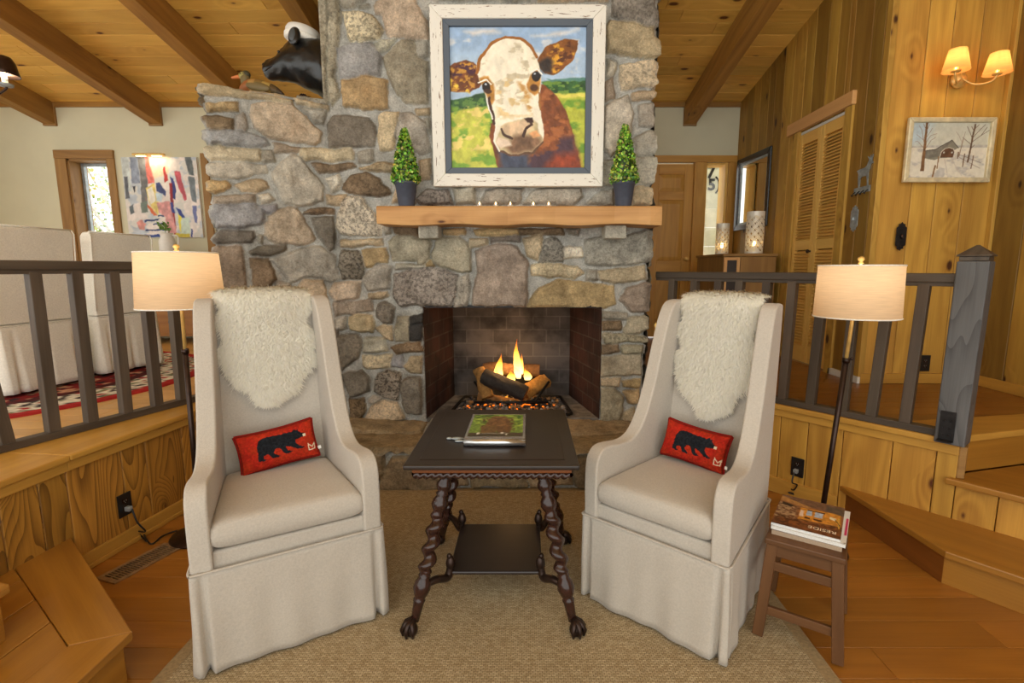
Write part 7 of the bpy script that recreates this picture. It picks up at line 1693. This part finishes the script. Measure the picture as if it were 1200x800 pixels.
# sideboard and jug
SBZ = 1.56
t = thing('sideboard', 'brown wooden sideboard with drawers against the dining room wall', 'sideboard', (-4.25, 5.80, ZU)); t.location = (-4.2, 5.79, ZU)
mb = MB(); mb.box(-.58, .60, -.25, .26, .09, SBZ-ZU-.03, along=0); mb.build('carcass', M_['sideboard'], t, bevel=.004)
mb = MB(); mb.box(-.60, .62, -.27, .265, SBZ-ZU-.03, SBZ-ZU, along=0); mb.build('top', M_['sideboard'], t, bevel=.006)
for i in range(2):
    for j in range(3):
        mb = MB(); x0 = -.56+.575*i; mb.box(x0, x0+.56, -.262, -.25, .115+.275*j, .375+.275*j, along=0); dr_ = mb.build('drawer', M_['sideboard'], t, bevel=.005)
        mb = MB(); mb.tube(catmull([(x0+.23, -.264, .26+.275*j), (x0+.25, -.285, .24+.275*j), (x0+.31, -.285, .24+.275*j), (x0+.33, -.264, .26+.275*j)], 5), .005, 8); mb.build('pull', M_['iron'], dr_)
for sx in (-.54, .56):
    for sy in (-.21, .22): mb = MB(); mb.lathe([(.018, 0), (.03, .02), (.04, .06), (.034, .09)], 12, M=Matrix.Translation((sx, sy, 0))); mb.build('foot', M_['sideboard'], t)
j0 = atY(197, 292, 5.75)
t = thing('milk_jug', 'white enamel jug with green sprig on the sideboard', 'jug', (j0.x, 5.75, SBZ))
hj = atY(197, 273, 5.75).z - SBZ
mb = MB(); mb.lathe([(0, .001), (.075, .001), (.082, .02), (.082, hj*.62), (.060, hj*.82), (.066, hj), (.060, hj), (.054, hj*.82), (.07, hj*.5), (0, .02)], 28); mb.build('body', M_['white'], t)
mb = MB(); mb.tube(catmull([(.06, 0, hj*.9), (.12, 0, hj*.85), (.125, 0, hj*.5), (.082, 0, hj*.3)], 6), .009, 8); mb.build('handle', M_['white'], t)
mb = MB(); r = random.Random(4)
for k in range(5): a = r.uniform(0, 6.28); mb.tube([(0, 0, hj*.6), (.03*math.cos(a), .03*math.sin(a), hj+.02), (.05*math.cos(a)-.02, .05*math.sin(a), hj+.06)], .003, 6, lin((96, 132, 60)))
for k in range(40):
    a = r.uniform(0, 6.28); p = Vector((.045*math.cos(a)*r.random()-.02, .045*math.sin(a), hj+r.uniform(.02, .10))); d = Vector((r.uniform(-1, 1), r.uniform(-1, 1), r.uniform(0, 1))).normalized(); b = d.orthogonal().normalized()*.012; mb.add([p, p+d*.02+b, p+d*.045, p+d*.02-b], [(0, 1, 2, 3)], lin((112, 152, 66)))
k = mb.build('sprig', M_['leaf'], t)
# slipcovered dining chairs (seen from behind, facing the table on the left)
def dining_chair(label, loc, rz, w):
    """local: +x = behind the back, chair faces -x; width along y"""
    t = thing('dining_chair', label, 'chair', loc, rz, 'slipcovered dining chairs'); hb = 1.09; hs = .50
    prof = [(0, .46), (0.0, .60), (.03, hb-.03), (.015, hb), (-.05, hb), (-.075, hb-.03), (-.09, .60), (-.09, .46)]
    mb = MB(); M = Matrix(((1, 0, 0, 0), (0, 0, 1, 0), (0, 1, 0, 0), (0, 0, 0, 1))); mb.prism([(a, b) for a, b in prof], -w/2, w/2, M=M); o = mb.build('back', M_['cotton'], t); soft(o, .016, 3)
    for s in (-1, 1): 
        mb = MB(); pts = [(0.002, s*w/2, .5), (.004, s*w/2, .62), (.033, s*w/2, hb-.03), (.017, s*w/2, hb+.001)]; mb.tube(pts, .005, 6); mb.build('piping', M_['cotton'], t)
    mb = MB(); mb.tube([(.017, -w/2, hb+.001), (.017, w/2, hb+.001)], .005, 6); mb.build('piping', M_['cotton'], t)
    mb = MB(); mb.box(-.50, -.06, -w/2+.01, w/2-.01, .40, hs); soft(mb.build('seat', M_['cotton'], t), .02, 3)
    lo_ = []; 
    pts = [(0, -w/2), (0, w/2), (-.50, w/2), (-.50, -w/2)]
    out = []
    for i in range(4):
        a = Vector(pts[i]); b = Vector(pts[(i+1) % 4]); d = b-a; L = d.length; d.normalize(); n = Vector((d.y, -d.x)); kk = int(L/.010)
        for j in range(kk): out.append((a+d*(j*L/kk), n, j*L/kk, L, i))
    P = []
    for k in range(13):
        f = k/12; z = .46-(.46-.02)*f; row = []
        for p, n, s_, L, side in out:
            o_ = .003+.028*f+f*.006*math.sin(s_*17+side)
            for c in (s_, L-s_):
                g = abs(c-.07) 
                if g < .028: o_ -= f*.030*(1-g/.028)
            if side == 0: 
                g = abs(s_-L/2)
                if g < .03: o_ -= f*.022*(1-g/.03)
            q = p+n*o_; row.append(Vector((q.x, q.y, z)))
        P.append(row)
    mb = MB(); mb.grid(P, wrap=True, flip=True); o = mb.build('skirt', M_['cotton'], t); m = o.modifiers.new('s', 'SOLIDIFY'); m.thickness = .003
    mb = MB(); lp = [Vector(((p+n*.005).x, (p+n*.005).y, .455)) for p, n, *_ in out[::3]]; mb.tube(lp+[lp[0]], .004, 6, caps=False); mb.build('seam', M_['cotton'], t)
dining_chair('cream slipcovered dining chair nearest the left edge of the photo', (-3.30, 3.41, ZU+.0125), math.radians(-3), .55)
dining_chair('cream slipcovered dining chair standing under the abstract canvas, behind the first', (-3.22, 4.05, ZU+.0125), math.radians(-10), .50)
# round rug
t = thing('round_rug', 'round red and white patterned rug under the dining chairs', 'rug', (-4.02, 3.62, ZU))
n_ = 150; R_ = 1.44
rr_ = np.linspace(0, R_, 110)[1:]; th_ = np.linspace(0, 2*PI, 420, endpoint=False); RRm, TTm = np.meshgrid(rr_, th_, indexing='ij')
X_, Y_ = RRm*np.cos(TTm), RRm*np.sin(TTm)
cI = np.empty(RRm.shape+(3,)); cI[:] = (132, 40, 40)
nz = fbm(X_*16+40, Y_*16+40, 3, 5); nz2 = fbm(X_*22+10, Y_*22+70, 3, 9)
band = (RRm > 1.08) & (RRm < 1.36); cI[band] = (224, 218, 202)
pat = np.sin(TTm*44)*np.sin((RRm-1.22)*38) + (nz-.5)*3
cI[band & (pat > .55)] = (70, 60, 62); cI[band & (pat < -.62)] = (170, 62, 58); cI[band & (nz2 > .66)] = (120, 128, 96)
cI[RRm >= 1.36] = (172, 48, 46)
inn = RRm < 1.08; cI[inn & (nz > .58)] = (196, 150, 120); cI[inn & (nz2 > .60)] = (56, 38, 44); cI[inn & (RRm > 1.0)] = (84, 40, 42)
cI *= (.82+.36*fbm(X_*60, Y_*60, 2, 3))[..., None]
nr_, nt_2 = RRm.shape; V_ = np.stack([X_, Y_, np.full(X_.shape, .012)], -1); V_[-1, :, 2] = .0005; V_[-2, :, 2] = .011
idx = np.arange(nr_*nt_2).reshape(nr_, nt_2); q_ = np.stack([idx[:-1], idx[1:], np.roll(idx[1:], -1, 1), np.roll(idx[:-1], -1, 1)], -1).reshape(-1, 4)
np_mesh('pile', V_.reshape(-1, 3), q_, lin_img(np.clip(cI, 0, 255)).reshape(-1, 3), t, M_['rugpat'])
mb = MB(); mb.lathe([(0, .0005), (R_-.01, .0005), (R_-.01, .006), (0, .006)], 64); mb.build('backing', M_['cotton'], t)
# chandelier over the dining table (one arm reaches into the picture)
c8 = atY(4, 84, 3.6)
hub = Vector((c8.x-.40, 3.6, c8.z-.10))
t = thing('chandelier', 'bronze dining chandelier with small metal shades at the upper left edge', 'chandelier', hub)
mb = MB(); mb.lathe([(0, -.10), (.02, -.09), (.05, -.04), (.03, .0), (.045, .05), (.02, .10), (.015, .35), (.008, .36)], 18); mb.build('hub', M_['bronze'], t)
zc_ = zceil(3.6) - hub.z; mb = MB(); mb.tube([(0, 0, .35), (0, 0, zc_-.02)], .006, 8); mb.lathe([(.06, zc_-.03), (.06, zc_-.008), (.0, zc_-.006)], 18); mb.build('stem', M_['bronze'], t)
for k in range(3):
    a = 2*PI*k/3; Rm = Matrix.Rotation(a, 4, 'Z')
    mb = MB(); mb.tube([Rm @ v for v in catmull([Vector((.03, 0, 0)), Vector((.15, 0, -.09)), Vector((.30, 0, -.06)), Vector((.40, 0, -.01)), Vector((.40, 0, .02))], 6)], .007, 8); arm = mb.build('arm', M_['bronze'], t)
    Mx = Rm @ Matrix.Translation((.40, 0, 0)); mb = MB(); mb.lathe([(.0, .0), (.035, .008), (.045, .022), (.012, .026), (.0, .027)], 16, M=Mx); mb.tube([Mx @ Vector((.04*math.cos(b), .04*math.sin(b), .012)) for b in np.linspace(0, 5, 10)], .004, 6); mb.build('drip_cup', M_['pewter'], arm)
    mb = MB(); mb.lathe([(.0, .027), (.016, .027), (.016, .085), (.0, .086)], 14, M=Mx); mb.build('candle_sleeve', M_['white'], arm)
    mb = MB(); mb.lathe([(.085, .075), (.078, .10), (.066, .16), (.05, .19), (.044, .195)], 24, M=Mx, close=False); s_ = mb.build('lamp_shade', M_['bronze'], t); s_.modifiers.new('s', 'SOLIDIFY').thickness = .002
    mb = MB(); mb.blob(Mx @ Vector((0, 0, .11)), (.014, .014, .024), 10, 8); mb.build('bulb', emit('chandelier_bulb_%d' % k, (255, 220, 150), 10), t)
ld = bpy.data.lights.new('chandelier_light', 'POINT'); ld.energy = 12; ld.color = (1, .80, .52); ld.shadow_soft_size = .03; lo = bpy.data.objects.new('chandelier_light', ld); COL.objects.link(lo); lo.parent = t; lo.location = (.40, 0, .10)
# ------------------------------------------------------------------ light
w = bpy.data.worlds.new('sky'); sc.world = w; w.use_nodes = True
bg = w.node_tree.nodes['Background']; bg.inputs[0].default_value = (1.0, .995, .94, 1); bg.inputs[1].default_value = 1.75
sc.view_settings.view_transform = 'Standard'; sc.view_settings.look = 'None'; sc.view_settings.exposure = 0.36; sc.view_settings.gamma = 1.0
sc.view_settings.use_curve_mapping = False
